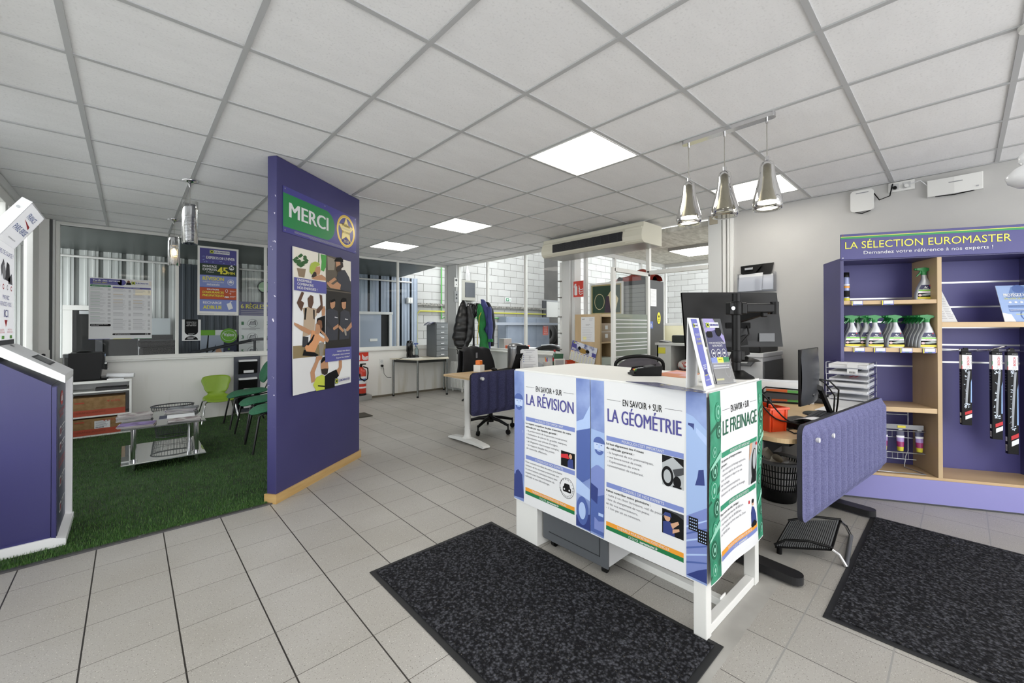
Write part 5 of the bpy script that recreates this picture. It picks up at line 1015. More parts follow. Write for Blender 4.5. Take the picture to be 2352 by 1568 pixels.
def head(p, cx, cy, s, l, skin, hair):
    p.ell(cx, cy, s*.72, s, mat('print face blue', 'bccbe8', .5), l); p.ell(cx, cy+s*.30, s*.78, s*.72, hair, l+1, 20, 0, PI); p.ell(cx, cy-s*.48, s*.6, s*.55, hair, l+1, 20, PI, 2*PI); p.rect(cx-s*.25, cy-s*.62, cx+s*.2, cy-s*.52, skin, l+2); p.poly([(cx-s*.05, cy+s*.2), (cx+s*.1, cy+s*.2), (cx+s*.14, cy-s*.25), (cx-s*.1, cy-s*.25)], skin, l+2)
    for q in (-.4, .22): p.rect(cx+s*q, cy+s*.08, cx+s*(q+.22), cy+s*.16, hair, l+2)
def strip_rev(p, u0, u1, b_, t_, main, dark, pale, side):
    w = u1-u0
    if side == 0:
        p.poly([(u0, .80), (u0+w*.5, .83), (u1, .70), (u1, .45), (u0+w*.6, .30), (u0, .28)], main, 2); head(p, u0+w*.45, .845, .05, 3, PALEB, BL3); p.poly([(u0, .6), (u0+w*.7, .56), (u1, .5), (u0+w*.7, .46), (u0, .5)], BL3, 3); p.poly([(u0, .45), (u0+w*.8, .4), (u1, .26), (u0, .25)], BL4, 4); p.rect(u0+w*.45, .655, u0+w*.85, .672, PAPER, 4)
    else:
        p.poly([(u0, .80), (u0+w*.5, .82), (u1, .90), (u1, .75), (u0, .72)], PALEB, 2); p.poly([(u0, .75), (u1, .78), (u1, .52), (u0+w*.4, .48), (u0, .5)], BL3, 3); p.poly([(u0+w*.2, .7), (u1, .72), (u1, .6), (u0+w*.3, .6)], BL4, 4); p.poly([(u0, .5), (u1, .46), (u1, .4), (u0, .42)], PALEB, 4); p.ell(u0+w*.45, .335, w*.42, .075, BL3, 4); p.ell(u0+w*.45, .335, w*.25, .045, PALEB, 5); p.poly([(u0, .30), (u1, .33), (u1, .245), (u0, .245)], BL4, 3)
def strip_geo(p, u0, u1, b_, t_, main, dark, pale, side):
    w = u1-u0
    if side == 0:
        p.poly([(u0, .78), (u1, .77), (u1, .50), (u0, .50)], BL1, 2); head(p, u0+w*.62, .70, .045, 4, PALEB, BL3); p.poly([(u0, .60), (u0+w*.5, .645), (u1, .62), (u1, .40), (u0, .42)], BL2, 3); p.poly([(u0, .50), (u0+w*.55, .48), (u0+w*.5, .40), (u0, .42)], BL4, 5); p.poly([(u0, .42), (u1, .46), (u1, .25), (u0, .25)], BL3, 4); p.poly([(u0+w*.3, .33), (u1, .37), (u1, .27), (u0+w*.3, .27)], BL2, 5); p.rect(u0+w*.6, .345, u0+w*.95, .36, PALEB, 6)
    else:
        p.poly([(u0, .94), (u0+w*.35, .93), (u1, .88), (u1, .55), (u0, .48)], BL1, 2); p.poly([(u0+w*.1, .9), (u0+w*.4, .9), (u0+w*.3, .7), (u0+w*.08, .72)], BL4, 3); p.poly([(u0+w*.5, .885), (u1, .85), (u1, .70), (u0+w*.45, .70)], PALEB, 3); p.poly([(u0+w*.3, .70), (u0+w*.85, .715), (u0+w*.9, .65), (u0+w*.4, .64)], BL4, 5); p.poly([(u0, .5), (u1, .56), (u1, .25), (u0, .25)], BL2, 3)
        for i in range(6): p.poly([(u0, .30+.03*i), (u1, .33+.035*i), (u1, .336+.035*i), (u0, .308+.03*i)], (BL3, PALEB)[i % 2], 4)
        for cx, cy in ((u0+w*.35, .475), (u0+w*.8, .435)):
            p.rect(cx-.02, cy-.028, cx+.02, cy+.028, INK, 5); [p.ell(cx-.013+.0085*(j % 4), cy-.02+.013*(j//4), .0028, .0028, PALEB, 6, 8) for j in range(16)]
        p.poly([(u0, .25), (u1, .25), (u1, .31), (u0+w*.6, .29)], BL4, 5)
def strip_bra(p, u0, u1, b_, t_, main, dark, pale, side):
    w = u1-u0; R_ = random.Random(4+side); TL = mat('print pale teal', '8cc4ae', .5)
    for i in range(9):
        cy = .29+.082*i; rr = .022+.02*R_.random(); cx = u0+w*(.3+.5*R_.random()); rr = min(rr, w*.45, cx-u0, u1-cx); p.ell(cx, cy, rr, rr*1.3, (main, dark)[i % 2], 2+i % 3); p.ring(cx, cy, rr*.7, rr*.9, rr*.12, TL, 5); p.ell(cx, cy, rr*.25, rr*.35, TL, 6)
    for i in range(5): p.poly([(u0, .26+.15*i), (u1, .30+.15*i), (u1, .33+.15*i), (u0, .27+.15*i)], (dark, TL)[i % 2], 7 if i % 2 else 3)
def pics_rev(p, a, z):
    p.rect(z-.1, .537, z, .62, INK, 1, 1); p.poly([(z-.1, .6), (z-.05, .61), (z-.04, .585), (z-.1, .58)], PRED, 2); p.ell(z-.03, .60, .011, .013, SKIN, 3); p.poly([(z-.05, .537), (z-.05, .57), (z-.035, .588), (z-.012, .585), (z-.008, .537)], BL4, 3)
    p.part('guarantee_stamp'); c = (z-.055, .421); p.ring(c[0], c[1], .052, .056, .0022, INK, 1); p.rr(c[0]-.03, c[1]-.022, c[0]+.03, c[1]+.005, .008, INK, 2); p.poly([(c[0]-.025, c[1]), (c[0]-.017, c[1]+.024), (c[0]+.017, c[1]+.024), (c[0]+.025, c[1])], INK, 2); p.ell(c[0]-.018, c[1]-.008, .005, .005, PAPER, 3); p.ell(c[0]+.018, c[1]-.008, .005, .005, PAPER, 3)
    for i, ch in enumerate('GARANTIE'): an = PI*(.92-.84*i/7); p.text(ch, c[0]+.043*math.cos(an), c[1]+.043*math.sin(an), .009, INK, None, 'c', l=3, rot=an-PI/2)
    for i, ch in enumerate('CONSTRUCTEUR'): an = PI*(1.05+.9*i/11); p.text(ch, c[0]+.05*math.cos(an), c[1]+.05*math.sin(an), .009, INK, None, 'c', l=3, rot=an+PI/2)
def pics_geo(p, a, z):
    p.rect(z-.1, .602, z, .736, mat('photo steel', 'a9adb0', .5), 1, 1); p.poly([(z-.1, .70), (z-.05, .735), (z, .70), (z, .736), (z-.1, .736)], INK, 2); p.ell(z-.075, .645, .028, .045, INK, 2); p.ell(z-.075, .645, .018, .03, mat('photo steel'), 3); p.poly([(z-.05, .68), (z, .70), (z, .67), (z-.04, .65)], DGREY, 2); p.ell(z-.03, .63, .018, .025, INK, 3); p.rect(z-.05, .604, z-.01, .612, INK, 3)
    p.part('inset_photograph#2'); p.rect(z-.1, .388, z, .497, INK, 1, 1); p.ell(z-.075, .462, .014, .016, SKIN, 3); p.poly([(z-.095, .468), (z-.055, .468), (z-.06, .485), (z-.085, .485)], BL4, 4); p.poly([(z-.095, .388), (z-.095, .44), (z-.07, .448), (z-.045, .44), (z-.04, .388)], BL4, 2); p.poly([(z-.06, .44), (z-.025, .46), (z-.02, .45), (z-.05, .42)], SKIN, 3); p.poly([(z-.05, .418), (z-.02, .43), (z-.018, .42), (z-.05, .4)], SKIN, 3); p.poly([(z-.1, .497), (z, .497), (z, .475), (z-.03, .488)], DGREY, 2)
def pics_bra(p, a, z):
    u = z-.07; p.rect(u-.025, .54, z, .742, mat('photo steel'), 1, 1); p.ell(z-.03, .63, .035, .08, INK, 2); p.ell(z-.028, .655, .022, .05, mat('photo steel'), 3); p.poly([(u-.025, .742), (u-.025, .66), (u, .70), (u+.01, .742)], SKIN, 3); p.poly([(u, .54), (z, .54), (z, .59), (u+.01, .57)], INK, 4); p.ell(z-.01, .73, .01, .008, PRED, 5)
    p.part('inset_photograph#2'); p.ell(z-.05, .445, .012, .015, SKIN, 3); p.ell(z-.05, .453, .013, .01, INK, 4); p.poly([(z-.075, .335), (z-.075, .40), (z-.06, .43), (z-.035, .42), (z-.01, .38), (z-.005, .34)], BL4, 2); p.poly([(z-.08, .345), (z-.04, .36), (z-.005, .34), (z-.02, .33), (z-.07, .33)], INK, 5); p.rect(z-.1, .45, z-.085, .465, PRED, 2)
Tf = CMi @ Matrix.Translation((-.003, CL, 0)) @ Matrix.Rotation(-PI/2, 4, 'Z')
w1 = lambda u, v: .0025+.002*math.sin(v*7)+.003*max(0, (.35-v)/.1)*(.5+.5*math.sin(u*9))
poster('service_poster', 'blue framed poster headed LA RÉVISION on the left of the counter front', Tf, .593, 'LA RÉVISION', .372,
       ["Le respect scrupuleux du plan d'entretien de votre", 'véhicule par nos équipes, garantit :', '- la préservation de la garantie constructeur,', "- l'utilisation de pièces de grandes marques,", "  équivalentes aux pièces d'origine,", '- un diagnostic électronique complet,', '- un rapport détaillé des points', '  de contrôle effectués.'],
       ['Pour connaître la date de votre prochaine', 'révision et les travaux préconisés par', 'le constructeur, adressez-vous à nos', "experts avec l'immatriculation du", 'véhicule et son kilométrage.'], PLILAC, PDEEP, PSKY, 1, PBLUE, strip_rev, pics_rev, w1)
Tg = Tf @ Matrix.Translation((.597, 0, 0))
poster('alignment_poster', 'blue framed poster headed LA GÉOMÉTRIE on the right of the counter front', Tg, .597, 'LA GÉOMÉTRIE', .382,
       ['Le bon alignement des 4 roues', 'du véhicule garantit :', '- la longévité de vos pneumatiques,', '- une bonne tenue de route,', "- l'optimisation de votre", '  consommation de carburant.'],
       ['Faites contrôler votre géométrie :', '- suite à un choc (trottoirs, nid de poule),', '- lors du changement de vos pneus', '  et de vos amortisseurs,', '- 1 fois par an au minimum.'], PLILAC, PDEEP, PSKY, 2, PBLUE, strip_geo, pics_geo, w1, .085, .51)
Ts = CMi @ Matrix.Translation((.006, -.003, 0))
w2 = lambda u, v: .004+.006*math.sin(u*14+1)*(.4+.6*max(0, 1-v)) + .012*max(0, u-.5)*math.sin(v*11)+.004*math.sin(v*9)
poster('brake_poster', 'green framed wavy poster headed LE FREINAGE on the short end of the counter', Ts, .63, 'LE FREINAGE', .40,
       ['Un système de freinage entretenu', 'garantit :', '- des distances de freinage optimales,', '- la bonne stabilité du véhicule,', '  sans vibration ni déport en cas', '  de freinage,', '- le fonctionnement optimal de', "  l'assistance du système de freinage."],
       ['Pour votre sécurité, changez :', '- vos plaquettes tous les 40 000 km,', '- vos disques tous les 80 000 km,', '- votre liquide de frein tous les 2 ans', '  ou 40 000 km.'], PTEAL, PTEALD, PTEAL, 3, PTEALD, strip_bra, pics_bra, w2, .108, .55)
# ---- on the counter
def on_ct(x, y, z=CT): return pz(x, y, z)
c = on_ct(1478, 862); t = thing('card_terminal', 'black card payment terminal in a dock on the counter top', 'card terminal', (c.x+.02, c.y+.01, CT), -.75)
b = MB(); b.ext([(-.065, -.04, 0), (.075, -.04, 0), (.075, -.04, .05), (-.065, -.04, .022)], (0, .085, 0), BLACKP); b.box(-.075, .08, -.05, .055, 0, .012, BLACKP); b.build('dock', t, .005)
b = MB(); T_ = Matrix.Translation((-.06, 0, .024)) @ Matrix.Rotation(-.2, 4, 'Y')
for i in range(4):
    for j in range(3): b.box(.008+.014*i, .018+.014*i, -.025+.02*j, -.011+.02*j, .0, .006, (mat('key grey', '8a8c90', .5), mat('key grey'), mat('key grey'), (PGREEN, PYELL, PRED)[j])[3-i], T_)
b.build('keypad', t); b = MB(); b.box(.07, .115, -.028, .04, .0, .008, DGREY, T_); b.build('display', t)
b = MB(); b.ext([(-.065, -.05, .0), (.08, -.05, .0), (.085, -.05, .055), (-.05, -.05, .04)], (0, .006, 0), BLACKP); b.ext([(-.065, .05, .0), (.08, .05, .0), (.085, .05, .055), (-.05, .05, .04)], (0, .006, 0), BLACKP); b.build('side_wings', t, .002)
def flat(name, label, cat, quad, m, pr=None, h=.0012):
    z = CT; P_ = [pz(x, y, CT) for x, y in quad]; b = MB(); b.ext([(q.x, q.y, z+.0004) for q in P_], (0, 0, h), m); return tag(b.build(name), label, cat)
flat('leaflet', 'orange and pink leaflet lying on the counter beside the card terminal', 'leaflet', [(1500, 860), (1555, 850), (1608, 858), (1590, 869), (1545, 866)], mat('warm leaflet', 'c7743f', .4, noise=(9, 'd5a0a8', .45, .6)))
flat('counter_notice', 'dark blue shiny strip notice stuck on the counter edge by the tent card', 'notice', [(1437, 876), (1510, 879), (1622, 899), (1614, 903), (1540, 893)], mat('dark blue notice', '3a3c66', .25, noise=(30, 'b0a86a', .6, .66)))
# tent card
c0, c1 = pz(1618, 896, CT), pz(1645, 890, CT); c0.z = c1.z = CT
t = thing('tent_card', 'tall white tent card with violet oval about service prices on the counter corner', 'tent card', (c0.x, c0.y, CT)); u = (c1-c0).normalized(); nb = Vector((-u.y, u.x, 0)); wv = .135; hh = .305; d0 = nb*.15
u = Vector((.997, .08, 0)).normalized(); nb = Vector((-u.y, u.x, 0)); L_ = Vector((-.005, .0, 0)); top = nb*.068+Vector((0, 0, hh))
b = MB(); b.ext([(0, 0, 0), u*wv, u*wv+top, top], nb*.002, PAPER); d0 = nb*.075; b.ext([d0, d0+u*wv, u*wv+top, top], nb*.002, PAPER); b.build('card', t)
vv = top.normalized(); vl = top.length; p = Print((0, 0, 0), u, vv); p.part('print'); um = wv/2
p.poly([(um-.036, vl-.005)]+[(um-.036*math.cos(PI*i/16), vl*.45-.085*math.sin(PI*i/16)) for i in range(17)]+[(um+.036, vl-.005)], mat('tent violet', '6a6fb4', .4), 1); p.poly([(um+.036*math.cos(PI*i/16), .012+.075*math.sin(PI*i/16)) for i in range(17)], mat('tent violet'), 1)
logo(p, um-.028, vl-.045, .02, .056, 2); p.text('CONSULTEZ ICI', um, vl-.08, .009, PAPER, .06, 'c'); p.text('VOS TARIFS', um, vl-.1, .009, PYELL, .05, 'c'); p.text('DES SERVICES', um, vl-.12, .009, PYELL, .056, 'c'); p.lines(um-.02, vl*.33, um+.02, 3, .008, .003, PAPER); p.lines(um-.02, .06, um+.02, 1, .01, .003, PYELL); p.text('euromaster.fr', um, .035, .007, PAPER, .05, 'c'); p.build(t)
# acrylic holder with flyer
c = pz(1645, 882, CT); t = thing('flyer_holder', 'clear acrylic holder with dark violet electric car flyer on the counter', 'flyer holder', (c.x-.005, c.y, CT), -.28)
b = MB(); V_ = Vector((-.012, .062, .30)); b.ext([(0, 0, .004), (.125, 0, .004), Vector((.125, 0, .004))+V_, Vector((0, 0, .004))+V_], (0, .003, 0), PAPER); b.build('flyer', t)
p = Print((0, -.0005, .004), (1, 0, 0), V_); p.part('flyer_print'); H_ = V_.length; p.rect(0, 0, .125, H_, mat('flyer navy', '30305a', .35), 1); p.poly([(0, H_*.78), (.07, H_*.82), (.125, H_*.6), (.125, H_), (0, H_)], mat('flyer lilac', '8f86b8', .4), 2); p.poly([(.07, H_), (.1, H_*.8), (.125, H_*.72), (.125, H_)], DGREY, 3); p.rr(.005, H_*.7, .045, H_*.8, .01, INK, 3); p.ell(.09, H_*.8, .02, .025, INK, 4); logo(p, .01, H_-.045, .026, .09, 5)
p.text('VOTRE VOITURE ÉLECTRIQUE', .062, H_*.60, .009, PAPER, .115, 'c', l=5); p.text('NOTRE PRIORITÉ', .062, H_*.555, .009, PAPER, .07, 'c', l=5)
for i in range(3): p.ring(.025+.037*i, H_*.455, .014, .02, .002, PAPER, 4); p.rr(.018+.037*i, H_*.44, .032+.037*i, H_*.47, .004, PAPER, 5)
for i, m in enumerate((PLILAC, PYELL, PGREEN)): p.rect(.0417*i, H_*.30, .0417*(i+1), H_*.39, m, 3)
p.text('SERVICE', .062, H_*.345, .006, INK, .025, 'c', l=5); p.lines(.008, H_*.27, .117, 2, .012, .005, PAPER, ragged=.05); p.rect(0, 0, .125, H_*.22, INK, 3); p.ring(.1, H_*.17, .018, .03, .002, INKG, 4); p.rect(.01, .012, .06, .02, PYELL, 5); p.build(t)
b = MB(); b.ext([(-.004, -.012, 0), (.129, -.012, 0), Vector((.129, -.004, 0))+V_*.33, Vector((-.004, -.004, 0))+V_*.33], (0, .002, 0), CLEAR); b.ext([(-.004, .004, 0), (.129, .004, 0), Vector((.129, .004, 0))+V_*1.01, Vector((-.004, .004, 0))+V_*1.01], (0, .002, 0), CLEAR); b.box(-.004, .129, -.012, .09, 0, .003, CLEAR); b.build('acrylic_holder', t)
# monitor arm and big monitor
c = pz(1697, 866, CT); c.x -= .035; MA = thing('monitor_arm', 'black monitor arm pole clamped at the back corner of the counter', 'monitor arm', (c.x, c.y, CT), RZ); zp = vz(1692, 674, c)-CT
b = MB(); b.cyl((0, 0, 0), (0, 0, zp), .0205, BLACKP, n=24); b.build('pole', MA, .002); b = MB(); b.lathe([(.075, .002), (.07, .01), (.05, .022), (.024, .04), (.022, .04)], BLACKP, (.01, 0, 0), n=24, cap=True); b.build('base', MA)
z0 = vz(1694, 708, c)-CT
b = MB(); b.lathe([(.021, -.035), (.027, -.035), (.027, .035), (.021, .035)], BLACKP, (0, 0, z0), n=24); b.box(-.045, -.02, -.02, .02, z0-.032, z0+.03, BLACKP); b.cyl((-.03, -.03, z0), (-.03, -.02, z0), .01, STEEL, n=12); b.build('collar', MA, .004)
b = MB(); b.box(.02, .05, -.018, .018, z0-.03, z0+.03, BLACKP); b.box(.045, .2, -.016, .016, z0-.022, z0+.024, BLACKP); b.cyl((.2, 0, z0-.03), (.2, 0, z0+.034), .02, BLACKP, n=16); b.box(.13, .16, -.012, .012, z0-.045, z0-.02, BLACKP); b.bar((.2, .01, z0), (.12, .23, z0-.06), .03, .04, BLACKP); b.build('arm', MA, .006)
z1 = vz(1694, 818, c)-CT; b = MB(); b.lathe([(.0205, -.03), (.025, -.03), (.025, .03), (.0205, .03)], BLACKP, (0, 0, z1), n=20); b.box(.02, .04, -.01, .01, z1-.02, z1+.025, BLACKP); b.build('cable_clip', MA, .003)
mc = pd(1690, 733, 2.52); t = thing('large_monitor', 'large curved black monitor seen from behind on the counter arm', 'monitor', mc, RZ+.03); MW, MH = .60, .335
def mback(u, v, off=0.):
    s = 2*u-1; tl = (2*v-1); return (s*MW/2*(1.0-.0*v), -.018*s*s*-1+.022-.05*0 - .035*(1-min(1, s*s*1.6))*(1-min(1, tl*tl*1.4))-.028*(2*v-1)*-1+off, tl*MH/2)
b = MB(); b.surf(lambda u, v: mback(u, v), 28, 16, mat('monitor shell', '0f1012', .45, 0., .3)); b.build('rear_shell', t)
b = MB(); b.surf(lambda u, v: ((2*u-1)*MW/2, .042+.018*(2*u-1)**2+.028*(2*v-1), (2*v-1)*MH/2), 28, 4, BLACKP)
b.surf(lambda u, v: ((2*u-1)*MW/2, (.022 if v < .5 else .042)+.018*(2*u-1)**2+.028, MH/2), 28, 1, BLACKP); b.surf(lambda u, v: ((2*u-1)*MW/2, (.022 if v < .5 else .042)+.018*(2*u-1)**2-.028, -MH/2), 28, 1, BLACKP)
b.build('screen', t)
b = MB(); b.box(.14, .235, -.008, -.002, -.135, -.085, mat('grey type label', '5d5f62', .5)); b.build('type_label', t)
b = MB(); b.box(-.07, .08, -.020, -.013, -.055, -.02, BLACKM); b.box(-.02, .02, -.02, -.014, .045, .075, BLACKM); b.build('port_recess', t, .003)
b = MB(); b.tube([(.06, -.02, -.04), (.05, -.05, -.09), (0, -.06, -.14), (-.04, -.05, -.17), (-.09, -.04, -.3)], .005, BLACKP); b.build('cable', t)
b = MB(); b.bar((.03, -.01, -.1), (.07, .02, -.22), .05, .016, BLACKP, up=(0, 1, 0)); b.lathe([(.002, .03), (.05, .012), (.07, 0)], BLACKP, (.075, .02, -.255), n=20, sx=1.2); b.build('stand_neck', t)
# ---- pendant bar with three glass cones
pb_ = thing('pendant_bar_lamp', 'chrome ceiling bar with three hanging smoked glass cone lamps', 'pendant lamp', (2.812, 1.03, CEIL))
b = MB(); b.ext([(x, y, -.004) for x, y in MB().rrect(-.028, .028, -.285, .28, .028)], (0, 0, -.026), CHROME); b.build('ceiling_bar', pb_, .003)
SMOKE = glassmat('smoked lamp glass', 'dedbd0', 2.2, .0); LITD = mat('lit lamp disc', 'fffdf5', .5, emit=30.)
for yy, lit, zt_, zb_ in ((.236, True, -.29, -.577), (.004, False, -.28, -.572), (-.238, True, -.285, -.577)):
    b = MB(); b.cyl((0, yy, -.03), (0, yy, -.055), .007, CHROME, n=10); b.cyl((0, yy, -.055), (0, yy, zt_), .003, mat('lamp cord'), n=6); b.build('cord', pb_)
    h = zt_-zb_; b = MB(); b.lathe([(.016, zt_+.002), (.034, zt_-.012), (.040, zt_-.035), (.041, zt_-.07), (.046, zt_-.10), (.062, zt_-.17), (.078, zt_-.23), (.080, zb_+.025), (.074, zb_), (.06, zb_+.004)], SMOKE, (0, yy, 0), n=32); o = b.build('glass_shade', pb_)
    b = MB(); b.lathe([(.0, zt_-.02), (.028, zt_-.022), (.03, zt_-.1), (.036, zt_-.13), (.058, zb_+.06), (.06, zb_+.045)], mat('satin shade metal', 'c2c1bb', .3, .85), (0, yy, 0), n=32); b.build('inner_reflector', o)
    b = MB(); b.lathe([(0, zb_+.05), (.057, zb_+.05)], LITD if lit else mat('unlit lamp disc', '9b9b9c', .3), (0, yy, 0), n=28); b.build('lamp_disc', o)
    b = MB(); b.cyl((0, yy, zt_), (0, yy, zt_+.028), .011, CHROME, n=12); b.lathe([(.03, zt_-.008), (.012, zt_+.006)], CHROME, (0, yy, 0), n=20); b.build('cap', o)
# ---- entrance mats
def entrance_mat(name, label, x0, x1, y0, y1):
    t = thing(name, label, 'mat', ((x0+x1)/2, (y0+y1)/2, 0)); w, h = (x1-x0)/2, (y1-y0)/2
    b = MB(); b.box(-w, w, -h, h, .0006, .005, mat('rubber border', '17181a', .6)); b.build('rubber_border', t, .002)
    b = MB(); b.box(-w+.028, w-.028, -h+.028, h-.028, .004, .011, MATB2); b.build('pile', t)
n = NT('charcoal loop pile'); v1 = n.t.nodes.new('ShaderNodeTexVoronoi'); v1.inputs['Scale'].default_value = 85; n.t.links.new(n.tc.outputs['Object'], v1.inputs['Vector'])
n.bump(n.math('SUBTRACT', 1, v1.outputs['Distance']), 1., .006); cc = n.mix(n.ramp(v1.outputs['Distance'], .2, .75), '4e4f55', '161618'); cc = n.mix(n.ramp(n.noise(60, 3), .4, .6), cc, '131316'); cc = n.mix(n.ramp(n.noise(120, 2), .70, .72), cc, '5a564f'); MATB2 = n.done(cc, .95, .15)
entrance_mat('entrance_mat', 'large charcoal entrance mat in front of the poster covered counter', .944, 1.79, .668, 2.15)
entrance_mat('entrance_mat', 'large charcoal entrance mat on the right in front of the shelving', 2.302, 3.77, -.6, .436)
# ================================================================= RIGHT: DESK, SHELVES, WALL
DFx, DFy, DA = 2.53, .585, math.radians(-6.4)
TD = Matrix.Translation((DFx, DFy, 0)) @ Matrix.Rotation(DA, 4, 'Z'); ZR = .72
dloc = lambda x, y, z=0.: TD @ Vector((x, y, z))
rd = thing('standing_desk', 'near sit stand desk with beech top and black T feet beside the counter', 'desk', (DFx, DFy, 0), DA)
b = MB(); pl = MB().rrect(-.02, 1.52, .01, .80, .09, 8); b.ext([(x, y, ZR-.024) for x, y in pl], (0, 0, .024), WOODLH); b.build('top', rd, .003)
BT = mat('black desk foot', '1a1a1d', .45)
for X_ in (-.035, 1.23):
    b = MB(); pl = MB().rrect(X_-.045, X_+.045, -.04, .74, .044, 8); b.ext([(x, y, .012) for x, y in pl], (0, 0, .04), BT); b.build('foot', rd, .006)
    b = MB(); b.box(X_-.03 if X_ > 0 else X_-.03, X_+.03, .34, .42, .05, ZR-.03, BT); b.build('leg', rd, .004)
b = MB(); b.box(-.0, 1.26, .33, .43, ZR-.07, ZR-.026, BT); b.box(.05, .12, .05, .7, ZR-.05, ZR-.025, BT); b.box(1.35, 1.42, .05, .7, ZR-.05, ZR-.025, BT); b.build('under_frame', rd)
b = MB(); b.box(.14, .34, .42, .46, ZR-.22, ZR-.07, MGREY); b.build('cable_tray', rd)
fs2 = felt('desk_screen', 'large blue ribbed felt screen hung on the front of the near desk', (DFx, DFy-.008, .298), DA, 1.478, .50, FELTLM, mat('felt dark edge', '2a2a33', .9), .1055)
for xx, zz in ((.14, .415), (.36, .405)):
    b = MB(); b.ext([(xx+.010*math.cos(2*PI*i/14), -.051, zz+.013*math.sin(2*PI*i/14)) for i in range(14)], (0, .033, 0), PAPER); b.build('white_stud', fs2)
# red crate with tools
RC = mat('red orange plastic', 'd5451b', .35); c = pz(1770, 994, ZR)
rb = thing('plastic_crate', 'orange red plastic storage bin with tools on the near desk', 'storage bin', (c.x+.003, c.y+.004, ZR), -.50)
b = MB(); w_, d_, h_ = .125, .19, .135
b.ext([(.006, 0.006, 0), (w_-.006, .006, 0), (w_, 0, h_), (0, 0, h_)], (0, .003, 0), RC); b.ext([(.006, d_-.006, 0), (w_-.006, d_-.006, 0), (w_, d_, h_), (0, d_, h_)], (0, .003, 0), RC)
b.ext([(.006, .006, 0), (.006, d_-.006, 0), (0, d_, h_), (0, 0, h_)], (.003, 0, 0), RC); b.ext([(w_-.006, .006, 0), (w_-.006, d_-.006, 0), (w_, d_, h_), (w_, 0, h_)], (-.003, 0, 0), RC); b.box(.006, w_-.006, .006, d_-.006, 0, .004, RC)
for xx in (.018, w_-.018, -.002): b.box(xx-.003, xx+.003, -.004, .006, .004, h_-.01, RC)
b.build('bin', rb, .002); b = MB()
for a in ((-.006, w_+.006, -.008, .002), (-.006, w_+.006, d_-.002, d_+.006), (-.006, .002, 0, d_), (w_-.002, w_+.006, 0, d_)): b.box(*a, h_-.012, h_, RC)
b.build('rim', rb, .002)
for i, (x, y, l_, a, m) in enumerate(((.03, .05, .16, .5, BLACKP), (.07, .06, .14, -.3, RC), (.09, .1, .17, .2, BLACKP), (.05, .14, .15, -.4, DGREY))):
    t = thing('hand_tool', ('black screwdriver handle sticking up in the orange bin', 'red handled cutter in the orange bin', 'tall black tool handle at the back of the orange bin', 'grey tool handle at the rear of the orange bin')[i], 'tool', rb.matrix_basis @ Vector((x, y, .012)) if False else (Matrix.Translation((c.x, c.y, ZR)) @ Matrix.Rotation(-.50, 4, 'Z')) @ Vector((x, y, .008)), -.5, 'tools in the orange bin')
    b = MB(); b.cyl((0, 0, 0), (.05*a, .03*a, l_*.6), .005, STEEL, n=8); b.build('shaft', t); b = MB(); b.tube([(.05*a, .03*a, l_*.6), (.065*a, .04*a, l_*.8), (.08*a, .05*a, l_)], [.011, .014, .010], m, 10); b.build('handle', t)
# small monitor seen from behind
ml, mr = pd(1839, 868, 2.56), pd(1879, 857, 2.86); ml.z = mr.z = (vz(1838, 803, ml)+vz(1838, 934, ml))/2; mh = vz(1838, 803, ml)-vz(1838, 934, ml)
dirm = (mr-ml); mw = dirm.length; t = thing('small_monitor', 'dark grey monitor seen from behind on the near desk', 'monitor', (ml+mr)/2, math.atan2(dirm.y, dirm.x)); MS = mat('monitor grey shell', '303338', .35)
b = MB(); b.surf(lambda u, v: ((2*u-1)*mw/2, -.03+.022*(2*u-1)**2+.02*(2*v-1)**2*.6, (2*v-1)*mh/2), 16, 10, MS); b.build('rear_shell', t)
b = MB(); b.box(-mw/2-.001, mw/2+.001, -.002, .014, -mh/2, mh/2, BLACKP); b.build('screen', t, .003)
b = MB(); b.cyl((-.03, -.026, -.12), (-.03, -.032, -.12), .011, STEEL, n=14); b.cyl((-.03, -.033, -.12), (-.03, -.034, -.12), .005, BLACKP, n=10); b.build('lock_slot', t)
b = MB(); zb = ZR-(ml.z); b.bar((.10, -.035, -.09), (.16, -.08, zb+.012), .045, .02, BLACKP, up=(0, 1, 0)); b.bar((.10, -.035, -.09), (.06, .02, -.06), .05, .03, BLACKP); b.lathe([(.1, 0), (.095, .008), (0, .012)], BLACKP, (.13, -.03, zb), n=24); b.build('stand', t)
b = MB(); b.tube([(.09, -.035, -.03), (.13, -.08, -.04), (.18, -.12, -.10), (.21, -.11, -.18), (.22, -.1, zb+.01)], .005, BLACKP); b.tube([(.09, -.035, -.035), (.13, -.06, -.06), (.17, -.1, -.14), (.19, -.09, zb+.01)], .0045, BLACKP); b.build('cables', t)
# phone
c = pz(1885, 922, ZR); t = thing('office_phone', 'black office phone with tilted display behind the small monitor on the near desk', 'phone', c, -1.0); b = MB(); b.ext([(-.1, -.1, 0), (-.1, .1, 0), (-.1, .1, .05), (-.1, -.1, .02)], (.2, 0, 0), DGREY); b.build('base', t, .005)
b = MB()
for i in range(4):
    for j in range(3): b.box(-.02+.032*j, .004+.032*j, -.08+.03*i, -.06+.03*i, .024+.0035*i, .034+.0045*i, BLACKP)
b.build('keys', t, .002); b = MB(); b.bar((0, .07, .05), (0, .13, .17), .2, .014, LGREY, up=(1, 0, 0)); b.bar((0, .062, .06), (0, .117, .165), .17, .006, mat('dim lcd', '4b4d40', .3), up=(1, 0, 0)); b.build('display', t)
b = MB(); b.tube([(-.075, -.08, .05), (-.08, 0, .075), (-.075, .08, .07)], [.022, .016, .022], BLACKP, 10); b.build('handset', t)
